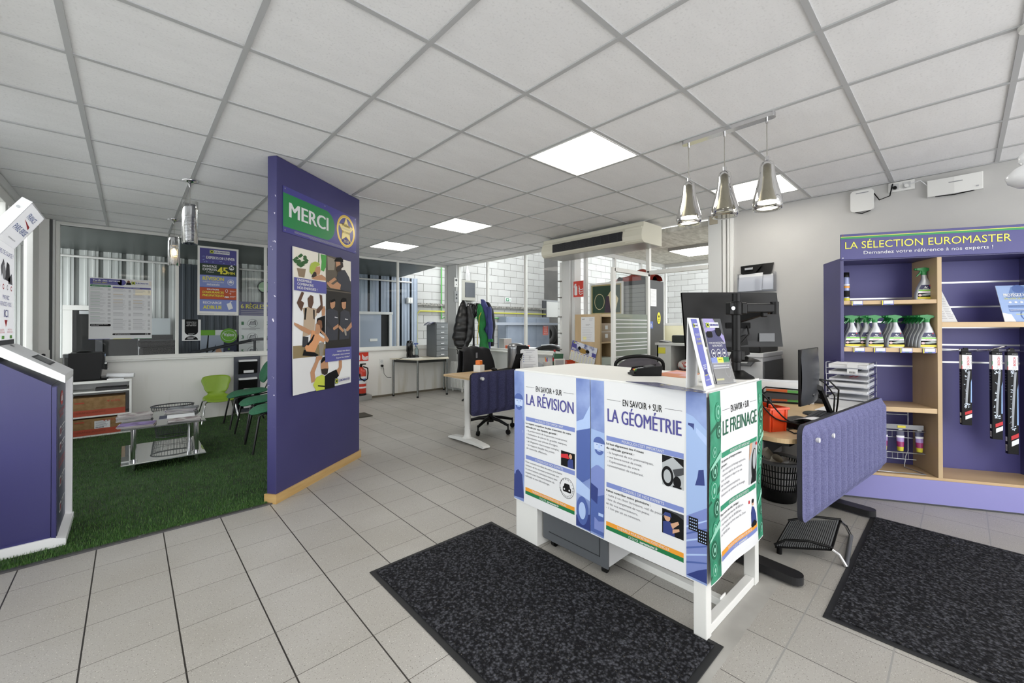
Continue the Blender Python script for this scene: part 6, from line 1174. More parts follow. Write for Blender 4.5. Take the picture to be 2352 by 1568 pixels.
# letter trays
for i in range(6):
    lb = ('lowest clear letter tray of the stack of six on the near desk', 'second clear letter tray from the bottom of the stack', 'third clear letter tray from the bottom of the stack', 'clear letter tray with red striped paper, fourth from the bottom', 'clear letter tray with barcode label, second from the top of the stack', 'topmost clear letter tray of the stack with a plain white label')[i]
    t = thing('letter_tray', lb, 'letter tray', (3.785+(.012 if i in (2, 3) else 0), .445, .782+.0445*i), -.02, 'clear letter trays on the near desk')
    b = MB(); b.face([(0, 0, .002), (.32, 0, .002), (.32, .245, .002), (0, .245, .002)], CLEAR)
    for q0, q1, h_ in (((0, 0), (.32, 0), .042), ((0, .245), (.32, .245), .042), ((.32, 0), (.32, .245), .042), ((0, .03), (0, .215), .018)): b.face([(*q0, 0), (*q1, 0), (*q1, h_), (*q0, h_)], CLEAR)
    ED = glassmat('bright acrylic edge', 'eef0f6', 2.0, .0, .55, 'eef0f8')
    for (x, y) in ((.0015, .0015), (.3185, .0015), (.0015, .2435)): b.cyl((x, y, 0), (x, y, .042), .002, ED, n=6)
    b.bar((0, .0015, .042), (.32, .0015, .042), .003, .003, ED); b.bar((.0015, 0, .003), (.0015, .245, .003), .003, .004, ED); b.bar((0, .2435, .042), (.32, .2435, .042), .003, .003, ED); b.bar((0, .0015, .002), (.32, .0015, .002), .003, .004, ED)
    b.build('tray', t)
    b = MB(); b.box(.012, .30, .012, .23, .004, .012+.008*(i % 3), PAPER)
    for k in range(3): b.box(.012, .30, .012, .23, .0125+.008*(i % 3)+.001*k, .013+.008*(i % 3)+.001*k, INKL if k == 1 else PAPER)
    if i == 3: b.box(.0, .15, .1, .112, .03, .031, PRED); b.box(.02, .17, .075, .087, .03, .031, PRED)
    b.build('papers', t)
    if i in (4, 5):
        b = MB(); b.box(-.003, -.0015, .06, .12, .01, .045, PAPER)
        if i == 4: [b.box(-.0035, -.003, .075+.005*j, .0775+.005*j, .014, .028, INK) for j in range(7)]
        b.build('front_label', t)
    if i == 4: b = MB(); b.box(.1, .16, .06, .12, .03, .038, BLACKP); b.build('staple_remover', t)
t = tag(MB().box(3.80, 4.09, .45, .69, ZR+.001, .775, PAPER).build('paper_pile'), 'pile of white paper under the stack of clear letter trays', 'paper'); 
t = tag(MB().box(0, .3, 0, .21, 0, .004, PAPER).build('paper_sheets'), 'white printed sheets lying on the near desk in front of the trays', 'paper'); t.location = dloc(1.0, .03, ZR+.001); t.rotation_euler = (0, 0, DA)
# clutter
c = pz(1792, 900, ZR); c = dloc(.75, .55, ZR)
t = thing('paper_sorter', 'black metal sorter holding white envelopes and orange green card on the near desk', 'letter sorter', pz(1802, 926, ZR), -1.12)
b = MB(); b.box(-.2, .2, .04, .06, 0, .155, PAPER); b.box(-.2, .16, .08, .085, 0, .17, PAPER); b.build('envelopes', t)
b = MB(); b.box(-.12, .02, .008, .012, .015, .105, mat('orange card', 'c9622e', .5)); b.box(.02, .15, .008, .012, .012, .1, mat('green card', '5b9a4c', .5)); b.build('cards', t)
b = MB()
for yy, zz in ((0, .085), (.03, .115)): b.tube([(-.14, yy, .005), (-.14, yy, zz-.02), (-.12, yy, zz), (.13, yy, zz-.012), (.15, yy, zz-.032), (.15, yy, .005)], .005, BLACKP, 8)
b.box(-.14, .15, .002, .005, .03, .08, mat('dark mesh', '3c3e42', .6)); b.box(-.15, .16, -.01, .1, 0, .004, BLACKP); b.build('wire_sorter', t)
t = thing('scissors', 'black handled scissors standing in the orange bin on the near desk', 'scissors', dloc(.05, .36, ZR+.0), RZ); b = MB(); b.tube([(.03*math.cos(2*PI*i/18), .01*math.sin(2*PI*i/18), .15+.04*math.sin(2*PI*i/18)) for i in range(18)], .008, BLACKP, 8, True); b.tube([(.075+.03*math.cos(2*PI*i/18), .02, .16+.045*math.sin(2*PI*i/18)) for i in range(18)], .008, BLACKP, 8, True); b.build('handles', t); b = MB(); b.bar((.02, 0, .12), (.06, .01, .0), .014, .003, STEEL, up=(0, 1, 0)); b.bar((.06, .02, .12), (.03, .01, .0), .014, .003, STEEL, up=(0, 1, 0)); b.build('blades', t)
t = thing('headset', 'black headset with curly cable lying on the near desk', 'headset', dloc(.42, .42, ZR), .3); b = MB(); b.tube([(-.08, 0, .03), (-.06, .03, .09), (0, .04, .115), (.06, .03, .09), (.08, 0, .03)], .007, BLACKP, 8); b.build('headband', t)
for s_ in (-1, 1): b = MB(); b.ball((s_*.08, 0, .034), (.018, .032, .033), BLACKP, 14); b.build('ear_cup', t)
b = MB(); b.tube([(.1+.004*i, -.03+.012*math.cos(i*1.3), .016+.010*math.sin(i*1.3)) for i in range(40)], .004, BLACKP, 6); b.build('curly_cable', t)
t = thing('label_printer', 'black label printer with white label on the near desk behind the felt screen', 'label printer', dloc(.36, .12, ZR), -.3); b = MB(); b.box(-.09, .09, -.05, .06, 0, .045, BLACKP); b.box(-.02, .02, -.052, -.05, .02, .035, PRED); b.build('body', t, .01); b = MB(); b.surf(lambda u, v: (-.06+.1*u, -.03-.1*v+.02, .048+.02*math.sin(v*2)), 6, 6, PAPER); b.build('label', t, solid=.001)
t = thing('keyboard', 'black keyboard lying behind the blue felt screen on the near desk', 'keyboard', dloc(.72, .12, ZR), DA+.1); b = MB(); b.box(-.2, .2, -.06, .06, 0, .016, BLACKP); b.build('body', t, .004); b = MB(); [b.box(-.19+.026*i, -.168+.026*i, -.052+.021*j, -.034+.021*j, .016, .021, DGREY) for i in range(15) for j in range(5)]; b.build('keys', t)
b = MB()
for k, (a1, hgt) in enumerate(((.0, .17), (.05, .12), (.1, .2))):
    P0 = Vector((2.40, .80+.02*k, 1.0-.02*k)); P3 = dloc(.30+.05*k, .05, ZR+.01); pts = []
    for i in range(15): s_ = i/14; q = P0.lerp(P3, s_); q.z = P0.z*(1-s_)**1.5+P3.z*(1-(1-s_)**1.5)+.04*math.sin(s_*9)*(1-s_); q.y += .05*math.sin(s_*PI)*(k-1); pts.append(q)
    b.tube(pts, .0042, BLACKP, 6)
b.tube([dloc(.28, .03, ZR+.006), dloc(.2, .02, ZR+.007), dloc(.14, .06, ZR+.006), dloc(.2, .12, ZR+.007), dloc(.3, .1, ZR+.006)], .004, BLACKP, 6)
tag(b.build('black_cables'), 'tangle of black cables hanging from the counter down to the near desk', 'cables')
t = tag(MB().box(-.05, .05, -.035, .035, 0, .012, mat('beige dish', 'cfc6ae', .5)).build('note_pad'), 'small pale note pad with clips on the near desk', 'note pad'); t.location = dloc(.28, .30, ZR+.001)
# waste basket
wc = (3.64, .96); t = thing('waste_basket', 'black slatted waste basket full of rubbish under the near desk', 'waste basket', (*wc, 0))
b = MB(); b.lathe([(0, .004), (.115, .004), (.122, .08), (.125, .10)], BLACKP, n=32); b.build('base', t); b = MB(); b.lathe([(.150, .285), (.156, .285), (.156, .312), (.149, .312), (.15, .285)], mat('grey rim', '6f7175', .5), n=32); b.build('rim', t); b = MB()
for i in range(48): a = 2*PI*i/48; b.tube([(.124*math.cos(a), .124*math.sin(a), .09), (.152*math.cos(a), .152*math.sin(a), .29)], .004, BLACKP, 5)
for z in (.14, .19, .24): r = .124+.028*(z-.09)/.2; b.tube([(r*math.cos(2*PI*i/32), r*math.sin(2*PI*i/32), z) for i in range(32)], .004, BLACKP, 5, True)
b.build('slats', t); b = MB(); b.lathe([(0, .1), (.118, .1), (.142, .27), (.0, .28)], mat('crumpled white bag', 'd8d8d8', .7, bump=(30, .6)), n=24); b.build('bag', t)
RT = Matrix.Translation((*wc, 0))
for i, (x, y, z, s_) in enumerate(((-.07, .02, .31, 0), (.03, -.03, .31, 1), (.07, .05, .32, 0))):
    u_ = thing('paper_cup' if s_ == 0 else 'crumpled_paper', ('white paper cup standing tilted in the left of the waste basket', 'crumpled paper on top of the waste basket', 'beige paper cup at the back of the waste basket')[i], 'rubbish', (wc[0]+x, wc[1]+y, z-.05))
    b = MB()
    if s_ == 0: b.lathe([(.0, 0), (.027, 0), (.038, .09), (.035, .09), (.025, .006)], mat('cup cream', 'd9d3c4', .6), n=20); b.build('cup', u_); u_.rotation_euler = (.5-.6*i, -.4, 0)
    else: b.ball((0, 0, .03), (.04, .035, .028), mat('crumpled white bag'), 10); b.build('paper', u_)
# footrest
fr_ = thing('footrest', 'black ribbed footrest with chrome legs on the floor under the blue screen', 'footrest', (0, 0, 0)); Q = [Vector(v) for v in ((2.745, .745, .05), (2.868, .497, .085), (3.215, .515, .125), (3.03, .745, .10))]
U_ = (Q[1]-Q[0]); V_ = (Q[3]-Q[0]); N_ = U_.cross(V_).normalized()
b = MB(); b.ext([q_-N_*.006 for q_ in Q], N_*-.014, BLACKP); b.build('platform', fr_, .008)
b = MB()
for i in range(24):
    s_ = (i+.5)/24; b.bar(Q[0].lerp(Q[1], .03+.94*s_)+N_*-.004, Q[3].lerp(Q[2], .03+.94*s_)+N_*-.004, .0055, .008, mat('rib grey', '6b6d6f', .5), up=N_)
b.build('ribs', fr_)
b = MB(); b.tube([Q[0]+(0, 0, 0) if False else Q[0]+Vector((0, 0, .0)), Q[0].lerp(Q[1], .2)+Vector((0, 0, .03)), Q[0].lerp(Q[1], .6)+Vector((0, 0, .03)), Q[1]+Vector((0, 0, .0))], .007, BLACKP, 8); b.build('edge_loop', fr_); b = MB(); b.tube([Q[3], Q[3].lerp(Q[2], .5)+Vector((0, 0, .02)), Q[2]], .007, BLACKP, 8); b.build('edge_loop', fr_)
for i, (p0, p1) in enumerate(((Q[1], Vector((2.868, .437, .008))), (Q[2], Vector((3.30, .478, .008))))): b = MB(); b.tube([p0-Vector((0, 0, .012)), p0.lerp(p1, .5)+Vector((0, 0, .012)), p1], .009, CHROME, 8); b.build('leg', fr_)
b = MB(); b.tube([Vector((2.868, .437, .01)), Vector((3.30, .478, .01))], .012, mat('footrest bar', '515356', .4), 8); b.build('ground_bar', fr_)
b = MB(); b.cyl(Q[0]-Vector((-.02, .02, .05)), Q[0]-Vector((-.02, .02, .012)), .014, BLACKP, n=12); b.cyl((3.03, .73, 0), (3.03, .73, .09), .01, BLACKP, n=8); b.build('pivot_foot', fr_)
# ---- display shelving, turned to the room
SA = (4.065, .612); SD = Vector((.48822, -.87272, 0)); SN = Vector((.87272, .48822, 0)); SR = math.atan2(SD.y, SD.x)
su = thing('display_shelving', 'violet and beech display shelving unit with yellow lettered header on the right', 'shelving', (*SA, 0), SR); DP = .325
VIO = mat('violet shelf laminate', '424070', .4, noise=(2, '3d3b69', .35, .7)); VIOB = mat('violet back panel', '4b4984', .5); VIOL = mat('violet plinth', '8785bd', .4)
b = MB(); b.box(-.035, 1.24, -.0, DP, 0.0, .185, VIOL); b.box(-.035, 1.24, -.001, 0, .0, .012, DGREY); b.build('plinth', su, .002)
b = MB(); b.box(-.035, -.012, 0, DP, .185, 1.835, VIO); b.build('side_panel', su, .002); b = MB(); b.box(1.2, 1.225, 0, DP, .185, 1.835, VIO); b.build('side_panel', su, .002)
b = MB(); b.box(.556, .583, 0, DP, .205, 1.83, WOODL); b.build('divider', su, .002)
b = MB(); b.box(-.012, .556, DP-.02, DP, .2, 1.835, VIOB); b.build('back_panel', su); b = MB(); b.box(.583, 1.2, DP-.02, DP, .2, 1.835, VIOB); b.build('back_panel', su)
for (x0, x1, z1, th) in ((-.012, .556, 1.507, .03), (-.012, .556, 1.15, .034), (-.012, .556, .706, .036), (.583, 1.2, 1.34, .036)): b = MB(); b.box(x0, x1, .004, DP-.02, z1-th, z1, WOODLH); b.build('shelf', su, .002)
b = MB(); b.box(-.012, 1.2, .002, DP-.02, .185, .205, WOODLH); b.build('bottom_shelf', su, .002)
b = MB(); b.box(-.035, 1.225, .0, DP, 1.815, 1.835, VIO); b.build('top_panel', su)
hb = MB(); hb.box(-.037, 1.24, -.016, -.003, 1.822, 2.017, mat('header violet', '3d3b78', .35)); hb = hb.build('header', su, .002)
p = Print((-.037, -.0165, 1.822), (1, 0, 0), (0, 0, 1)); p.part('header_lettering'); YEL = mat('header yellow', 'dcd94f', .45); p.text('LA SÉLECTION EUROMASTER', .028, .082, .052, YEL, .965); p.text('Demandez votre référence à nos experts !', .145, .036, .024, PAPER, .75); p.part('header_stripes'); p.rect(0, .172, 1.277, .176, YEL, 1); p.rect(0, .158, 1.277, .172, mat('header green', '1f8a4c', .45), 1); p.part('screws'); p.ell(.014, .012, .004, .004, PAPER, 1, 10); p.ell(.014, .185, .004, .004, mat('rust screw', '7a4a2a', .6), 1, 10); p.build(hb)
RAIL = mat('shelf rail', 'd9dadc', .3, .6)
for (x0, x1, z) in ((-.012, .556, 1.535), (-.012, .556, 1.345), (-.012, .556, .99), (.583, 1.2, 1.65), (.583, 1.2, 1.46), (.583, 1.2, 1.30), (.583, 1.2, 1.165), (.583, 1.2, 1.03)): b = MB(); b.box(x0, x1, DP-.024, DP-.019, z-.006, z+.006, RAIL); b.build('slot_rail', su)
TS = Matrix.Translation((*SA, 0)) @ Matrix.Rotation(SR, 4, 'Z')
S_ = lambda x, y, z: TS @ Vector((x, y, z))
def sl_(x, y, dep=0.):   # sight line onto a plane parallel to the unit front, dep metres behind it
    o = Vector((*SA, 0))+SN*dep; P_ = pw(x, y, o, o+SD); return ((P_-Vector((*SA, 0))).dot(SD), P_.z)
# price tags on the shelf edges
tg = None
for i, (x, z, lb) in enumerate(((.035, 1.507, 'left price tag on the top shelf edge'), (.225, 1.507, 'right price tag on the top shelf edge'), (.045, 1.15, 'leftmost price tag on the bottle shelf edge'), (.175, 1.15, 'second price tag from the left on the bottle shelf edge'), (.335, 1.15, 'third price tag from the left on the bottle shelf edge'), (.47, 1.15, 'rightmost price tag on the bottle shelf edge'))):
    if tg is None:
        tg = t = thing('price_tag', 'white price tag, '+lb, 'price tag', S_(x, -.001, z-.037), SR, 'price tags on the shelf edges'); b = MB(); b.box(0, .072, -.004, .003, 0, .034, mat('tag violet', '5a60b0', .4)); b.build('holder', t); b = MB(); b.box(.01, .068, -.0055, -.004, .009, .033, PAPER); b.build('card', t); b = MB(); b.box(.0, .006, -.0058, -.004, .0, .034, PYELL); b.box(.03, .05, -.0058, -.004, .002, .006, PGREEN); b.build('colour_mark', t)
    else: dup(tg, S_(x, -.001, z-.037), None, 'white price tag, '+lb)
# trigger spray bottles
BODY = mat('bottle graphite silver', 'b0b3b7', .3, .4); GRN = mat('trigger green', '1b7d3a', .35); LBW = mat('label white', 'e6e8ec', .45); LBN = mat('label navy', '25264e', .45); LBG = mat('label bright green', '7cc247', .45); LBY = mat('label yellow', 'd2c73a', .45)
def bottle(loc, label, z_rot=0.):
    t = thing('spray_bottle', label, 'bottle', loc, SR+z_rot, 'trigger spray bottles on the violet shelving'); D_ = .022
    def sil(z):
        K = [(0, -.052, .052), (.01, -.055, .055), (.05, -.052, .054), (.09, -.042, .048), (.125, -.026, .038), (.15, -.014, .029), (.165, -.011, .021), (.19, -.011, .016)]
        for (a, l0, r0), (b2, l1, r1) in zip(K, K[1:]):
            if z <= b2+1e-9: f_ = (z-a)/(b2-a); return l0+(l1-l0)*f_, r0+(r1-r0)*f_
    b = MB(); zs = [0, .01, .03, .05, .07, .09, .11, .125, .14, .15, .165, .178, .19]
    vs = []; n_ = 16
    for z in zs:
        l0, r0 = sil(z); cx_, hw = (l0+r0)/2, (r0-l0)/2; dd = D_*(1 if z < .12 else max(.5, 1-(z-.12)*7))
        for i in range(n_): a = 2*PI*i/n_; vs.append((cx_+hw*abs(math.cos(a))**.55*(1 if math.cos(a) > 0 else -1), dd*abs(math.sin(a))**.7*(1 if math.sin(a) > 0 else -1), z))
    k_ = len(zs); b.add(vs, [(j*n_+i, j*n_+(i+1) % n_, (j+1)*n_+(i+1) % n_, (j+1)*n_+i) for j in range(k_-1) for i in range(n_)], BODY, True); b.add(vs, [tuple(range(n_-1, -1, -1)), tuple(range((k_-1)*n_, k_*n_))], BODY); b.build('body', t)
    p = Print((0, -D_-.0006, 0), (1, 0, 0), (0, 0, 1), eps=.0003); p.part('label'); ins = lambda z: (sil(z)[0]+.008, sil(z)[1]-.006)
    def band(z0, z1, m, l):
        n2 = 5; L_ = [ins(z0+(z1-z0)*i/n2) for i in range(n2+1)]; p.poly([(L_[i][0], z0+(z1-z0)*i/n2) for i in range(n2+1)]+[(L_[i][1], z0+(z1-z0)*i/n2) for i in range(n2, -1, -1)], m, l)
    band(.006, .095, LBW, 1); band(.006, .022, LBY, 2); band(.022, .052, INK, 2); band(.066, .076, LBG, 2); band(.078, .112, LBN, 3); p.poly([(ins(.03)[0], .034), (.02, .05), (ins(.05)[1], .048), (ins(.04)[1], .036), (0, .03)], mat('label photo grey', '9aa29c', .4), 3); p.ell(-.032, .035, .011, .008, mat('label seal', 'd8b8bc', .4), 4); p.text('NETTOYANT', .002, .057, .006, PRED, .04, 'c', l=4); p.poly([(-.008, .092), (.0, .103), (.006, .095), (.014, .1), (.01, .088)], PAPER, 5); p.rect(-.015, .081, .02, .0835, PAPER, 5); p.ell(.026, .105, .004, .004, PRED, 5, 10); p.build(t)
    b = MB(); b.cyl((.002, 0, .188), (.002, 0, .21), .017, GRN, n=18); b.ext([(-.042, -.011, .226), (-.042, -.011, .240), (.0, -.011, .245), (.035, -.011, .238), (.044, -.011, .228), (.018, -.011, .215), (.016, -.011, .207), (-.012, -.011, .207), (-.014, -.011, .220)], (0, .022, 0), GRN); b.ext([(-.018, -.005, .222), (-.026, -.005, .205), (-.046, -.005, .178), (-.040, -.005, .178), (-.016, -.005, .202), (-.010, -.005, .218)], (0, .010, 0), GRN); b.cyl((-.042, 0, .233), (-.054, 0, .233), .008, GRN, n=10); b.build('trigger_head', t, .002)
    return t
s0, z_ = sl_(2121, 684, .1); sp0 = bottle(S_(s0, .10, 1.508), 'single green trigger spray bottle on the top shelf')
cols = [(1953, 800, 2, 'leftmost column'), (2006, 800, 3, 'second column from the left'), (2052, 800, 3, 'third column from the left'), (2125, 800, 6, 'rightmost column')]
for x, y, k_, nm in cols:
    s_, z_ = sl_(x, y, .05)
    for j in range(k_):
        dx_ = (-.035*j if nm.startswith('second') else 0)
        row = ('front bottle', 'second bottle', 'third bottle', 'fourth bottle', 'fifth bottle', 'rearmost bottle')[j]
        dup(sp0, S_(s_+dx_, .034+.0465*j, 1.151), None, 'trigger spray bottle, %s of the %s on the bottle shelf' % (row, nm))
# aerosol can
s_, z_ = sl_(1940, 690, .06); t = thing('aerosol_can', 'slim aerosol can with black cap at the left end of the top shelf', 'aerosol can', S_(s_+.006, .06, 1.508), SR); b = MB(); b.lathe([(0, 0), (.025, 0), (.026, .004), (.026, .175), (.022, .185)], mat('can body', '8a93b8', .3, .4), n=24, cap=True); b.lathe([(.0263, .0), (.0263, .022)], LBY, n=24); b.lathe([(.0263, .03), (.0263, .08)], INK, n=24); b.lathe([(.0263, .1), (.0263, .115)], PORANGE, n=24); b.lathe([(.0263, .12), (.0263, .13)], PAPER, n=24); b.build('can', t); b = MB(); b.lathe([(.0, .225), (.024, .222), (.025, .185)], BLACKP, n=24); b.build('cap', t)
# leaflets on the right hand shelf
s_, z_ = sl_(2195, 739, .1); t = thing('price_leaflet', 'long white price leaflet leaning on the right hand shelf', 'leaflet', S_(.675, .06, 1.341), SR); b = MB(); lv = Vector((-.035, .12, .255)); b.ext([(-.065, 0, 0), (.03, 0, 0), Vector((.03, 0, 0))+lv, Vector((-.065, 0, 0))+lv], (0, .002, 0), PAPER); b.build('sheet', t)
p = Print((-.065, -.0005, 0), (1, 0, 0), lv, eps=.0004)
p.U = Vector((1, 0, 0)); p.part('print'); H_ = lv.length; p.rect(.005, H_*.9, .09, H_*.97, DGREY, 1); [p.lines(.008+.044*k, H_*.86, .048+.04*k, 16, H_*.05, .004, INKL, seed=k) for k in range(2)]; p.build(t)
s_, z_ = sl_(2300, 739, .08); t = thing('safety_leaflet', 'pale blue road hazard leaflet standing at the right end of the shelf', 'leaflet', S_(s_, .05, 1.341), SR-.05); b = MB(); lv = Vector((-.012, .07, .262)); W_ = .20; b.ext([(0, 0, 0), (W_, 0, 0), Vector((W_, 0, 0))+lv, lv], (0, .003, 0), PAPER); b.build('sheet', t)
p = Print((0, -.0005, 0), (1, 0, 0), lv, eps=.0004); p.part('print'); H_ = lv.length; p.rect(0, 0, W_, H_, mat('leaflet steel blue', '8fa6cf', .4), 1); p.poly([(.06, H_*.78), (.08, H_*.96), (.15, H_*.98), (.19, H_*.8), (.2, H_*.62), (.04, H_*.66)], mat('leaflet slate', '5f7bb0', .4), 2); p.ell(.115, H_*.9, .032, .03, mat('leaflet dark slate', '47609a', .4), 3); p.ring(.14, H_*.18, .05, .05, .008, mat('leaflet dark slate'), 2); p.poly([(0, 0), (.06, 0), (.045, H_*.2), (0, H_*.25)], PAPER, 2)
p.text('PROTÉGEZ-VOUS', .03, H_*.69, .022, PAPER, .15, l=5, bold=.02); p.text('DES ALÉAS DE LA ROUTE', .03, H_*.61, .013, PYELL, .15, l=5)
for i in range(4): p.ell(.055+.03*i, H_*.53, .008, .007, PAPER, 4)
for i, a in enumerate(('5€', '10€')): p.rect(.04, H_*(.38-.11*i), .15, H_*(.45-.11*i), mat('leaflet slate'), 3); p.lines(.045, H_*(.44-.11*i), .14, 2, .008, .003, PAPER); p.rect(.155, H_*(.37-.11*i), .195, H_*(.46-.11*i), PORANGE, 3); p.text(a, .175, H_*(.385-.11*i), .014, PAPER, .024, 'c', l=5)
p.lines(.07, H_*.21, .18, 1, .01, .004, PYELL); p.build(t)
# wiper blade packs on the hook rail
def wiper(x, yt, yb, label, dep=.13):
    s_, zt = sl_(x, yt, dep); _, zb = sl_(x, yb, dep); h = zt-zb; w = .055
    t = thing('wiper_blade_pack', label, 'wiper pack', S_(s_, dep, zb), SR-.10, 'wiper blade packs hanging in the right bay')
    b = MB(); b.box(-w/2, w/2, 0, .03, 0, h, mat('pack black', '060608', .4, 0., .18)); b.build('box', t, .001)
    b = MB(); b.box(-w/2+.004, w/2-.012, .01, .02, h, h+.022, BLACKP); b.box(-.012, .012, .008, .022, h+.02, h+.03, BLACKP); b.build('hanger', t, .002)
    p = Print((-w/2, -.0006, 0), (1, 0, 0), (0, 0, 1), eps=.0003); p.part('front_print'); t0 = h-.022
    p.text('AP 26 U', w-.004, h-.016, .007, PAPER, .028, 'r'); p.rect(.002, t0-.105, w, t0, LBW, 1); p.rect(0, t0-.105, .004, t0-.08, PRED, 2); p.rect(0, t0-.07, .004, t0-.045, PGREEN, 2); p.text('BOSCH', .042, t0-.075, .013, PRED, .062, l=3, rot=PI/2, bold=.02); p.text('AEROTWIN', .06, t0-.075, .010, INKG, .062, l=3, rot=PI/2); p.ring(.036, t0-.09, .009, .009, .0012, INKG, 3)
    zz0, zz1 = h*.22, t0-.12; n_ = 14; R_ = random.Random(int(x))
    p.poly([(w*.28+w*.28*(i/n_)**1.6+.004, zz0+.04+(zz1-zz0-.04)*i/n_) for i in range(n_+1)]+[(w*.55+w*.3*(i/n_)**1.3, zz0+.03+(zz1-zz0-.03)*i/n_) for i in range(n_, -1, -1)], mat('pack blade grey', '8f959d', .35), 2)
    p.poly([(w*.86, zz0+.05), (w*.99, zz0+.05), (w*.99, zz1*.8+zz0*.2), (w*.9, zz1*.7+zz0*.3)], mat('pack sky', '8fb3e6', .4), 2)
    for i in range(46):
        e = R_.random(); cx_, cz = w*(.25+.5*R_.random()), (zz1 if e < .35 else zz0+.025)+.03*(R_.random()-.5); 
        if e > .7: cz = zz0+(zz1-zz0)*R_.random(); cx_ = w*(.16+.2*R_.random()+.15*(cz-zz0)/(zz1-zz0))
        s2 = .002+.006*R_.random(); a = R_.random()*6; p.poly([(cx_+s2*math.cos(a), cz+s2*math.sin(a)), (cx_+s2*.5*math.cos(a+2), cz+s2*.5*math.sin(a+2)), (cx_+s2*1.3*math.cos(a+4), cz+s2*1.3*math.sin(a+4))], mat('pack splash', 'd6e2f2', .4), 3)
    p.poly([(w*.3, zz0*.62), (w, zz0*.78), (w, zz0*.96), (w*.3, zz0*.8)], PRED, 3); p.poly([(w*.34, zz0*.34), (w, zz0*.50), (w, zz0*.72), (w*.34, zz0*.56)], LBW, 3); p.build(t)
    p = Print((-w/2-.0006, .03, 0), (0, -1, 0), (0, 0, 1), eps=.0003); p.part('side_print'); p.rect(.001, t0-.105, .03, t0, LBW, 1); p.rect(.006, zz0*.12, .024, zz0*.4, LBW, 1); p.rect(.006, zz0*.55, .024, zz0*.75, LBW, 1); [p.rect(.008+.004*j, zz0*.15, .010+.004*j, zz0*.37, INK, 2) for j in range(4)]; p.lines(.006, t0-.13, .024, 7, .02, .008, INKG, seed=int(x)); p.build(t)
wiper(2150, 808, 985, 'white and black wiper blade pack half hidden behind the beech divider', .20)
wiper(2220, 808, 976, 'shortest black wiper blade pack hanging alone left of the pair', .13)
wiper(2290, 808, 1009, 'middle length black wiper blade pack, left of the hanging pair', .12)
wiper(2326, 809, 1043, 'longest black wiper blade pack, right of the hanging pair', .12)
b = MB(); sA, zA = sl_(2165, 803, .27); b.bar((.585, .29, zA), (1.19, .29, zA), .006, .014, RAIL); hk = thing('hook_rail', 'slim metal hook rail in the right bay carrying the wiper packs', 'hook rail', (*SA, 0), SR); b.build('rail', hk)
for x in (2180, 2220, 2243, 2252, 2290, 2326):
    s_, _ = sl_(x, 803, .2); b = MB(); b.tube([(s_, .285, zA), (s_, .10, zA+.004), (s_, .085, zA+.016)], .003, CHROME, 6); b.build('hook', hk)
b = MB(); s_, _ = sl_(2262, 803, .2); b.tube([(s_-.05, .28, zA), (s_-.02, .12, zA+.01), (s_+.03, .09, zA+.035), (s_+.06, .1, zA+.04), (s_+.055, .12, zA+.028), (s_+.0, .14, zA+.012)], .003, CHROME, 6); b.build('loop_hook', hk)
# wire rack with tubes
wr = thing('wire_rack', 'grey wire counter rack with hanging tubes in the lower left bay', 'wire rack', (*SA, 0), SR); WR = mat('rack wire', 'b9bcc2', .3, .6)
b = MB(); x0, x1 = .12, .50; yb_ = .19
b.tube([(x0, .03, .212), (x0, .2, .212), (x0, .19, .62)], .004, WR, 6); b.tube([(x0, .03, .212), (x1, .03, .212), (x1-.05, .2, .212), (x1-.05, .18, .30), (x1-.03, .19, .34), (x1-.03, .19, .66)], .004, WR, 6)
for z in (.62, .655): b.tube([(x0-.02, yb_, z), (x1-.03, yb_, z)], .003, WR, 6)
b.build('frame', wr)
for z in (.50, .335):
    b = MB()
    for zz in (z, z-.05): b.tube([(x0-.06, .15, zz), (x1+.0, .15, zz)], .003, WR, 6)
    for i in range(12): b.tube([(x0+.034*i-.04, .15, z), (x0+.034*i-.04, .15, z-.05)], .002, WR, 5)
    b.tube([(x0-.06, .10, z+.01), (x1+.03, .10, z+.01), (x1+.03, .15, z+.01)], .003, WR, 6); b.build('tier', wr)
b = MB(); b.box(x0-.06, x1+.02, .095, .1, .525, .56, mat('rack strip grey', '85878b', .4)); b.box(.19, .29, .092, .095, .532, .556, mat('strip label', 'c9cf6a', .5)); b.box(.36, .41, .092, .095, .535, .552, LBY); b.build('label_strip', wr)
tb0 = None; TBN = mat('tube navy', '26284e', .35); 
for i, (x, lb) in enumerate(((2030, 'leftmost polish tube in the wire rack, partly behind the blue screen'), (2068, 'middle polish tube hanging in the wire rack'), (2112, 'rightmost polish tube hanging in the wire rack'))):
    s_, _ = sl_(x, 1000, .12)
    if tb0 is None:
        tb0 = t = thing('polish_tube', lb, 'tube', S_(s_, .122, .355), SR, 'tubes in the wire rack'); n_ = 20
        rows = [(.0, .018, .018, LBY), (.03, .02, .019, LBY), (.032, .0205, .019, mat('tube magenta', '9a2f6a', .35)), (.07, .023, .015, mat('tube magenta')), (.071, .023, .015, mat('tube lilac', 'a08cc4', .35)), (.10, .0245, .011, mat('tube lilac')), (.101, .0245, .011, LBW), (.115, .026, .008, LBW), (.116, .026, .008, TBN), (.16, .028, .0015, TBN)]
        b = MB()
        for (z0, a0, b0, m0), (z1, a1, b1, m1) in zip(rows, rows[1:]):
            vs = [(a_*math.cos(2*PI*k/n_), b_*math.sin(2*PI*k/n_), z_) for z_, a_, b_ in ((z0, a0, b0), (z1, a1, b1)) for k in range(n_)]; b.add(vs, [(k, (k+1) % n_, n_+(k+1) % n_, n_+k) for k in range(n_)], m0, True)
        b.build('tube', t); b = MB(); b.box(-.012, .012, -.004, .004, .158, .172, LBW); b.build('hang_tab', t)
    else: dup(tb0, S_(s_, .122, .355), None, lb)
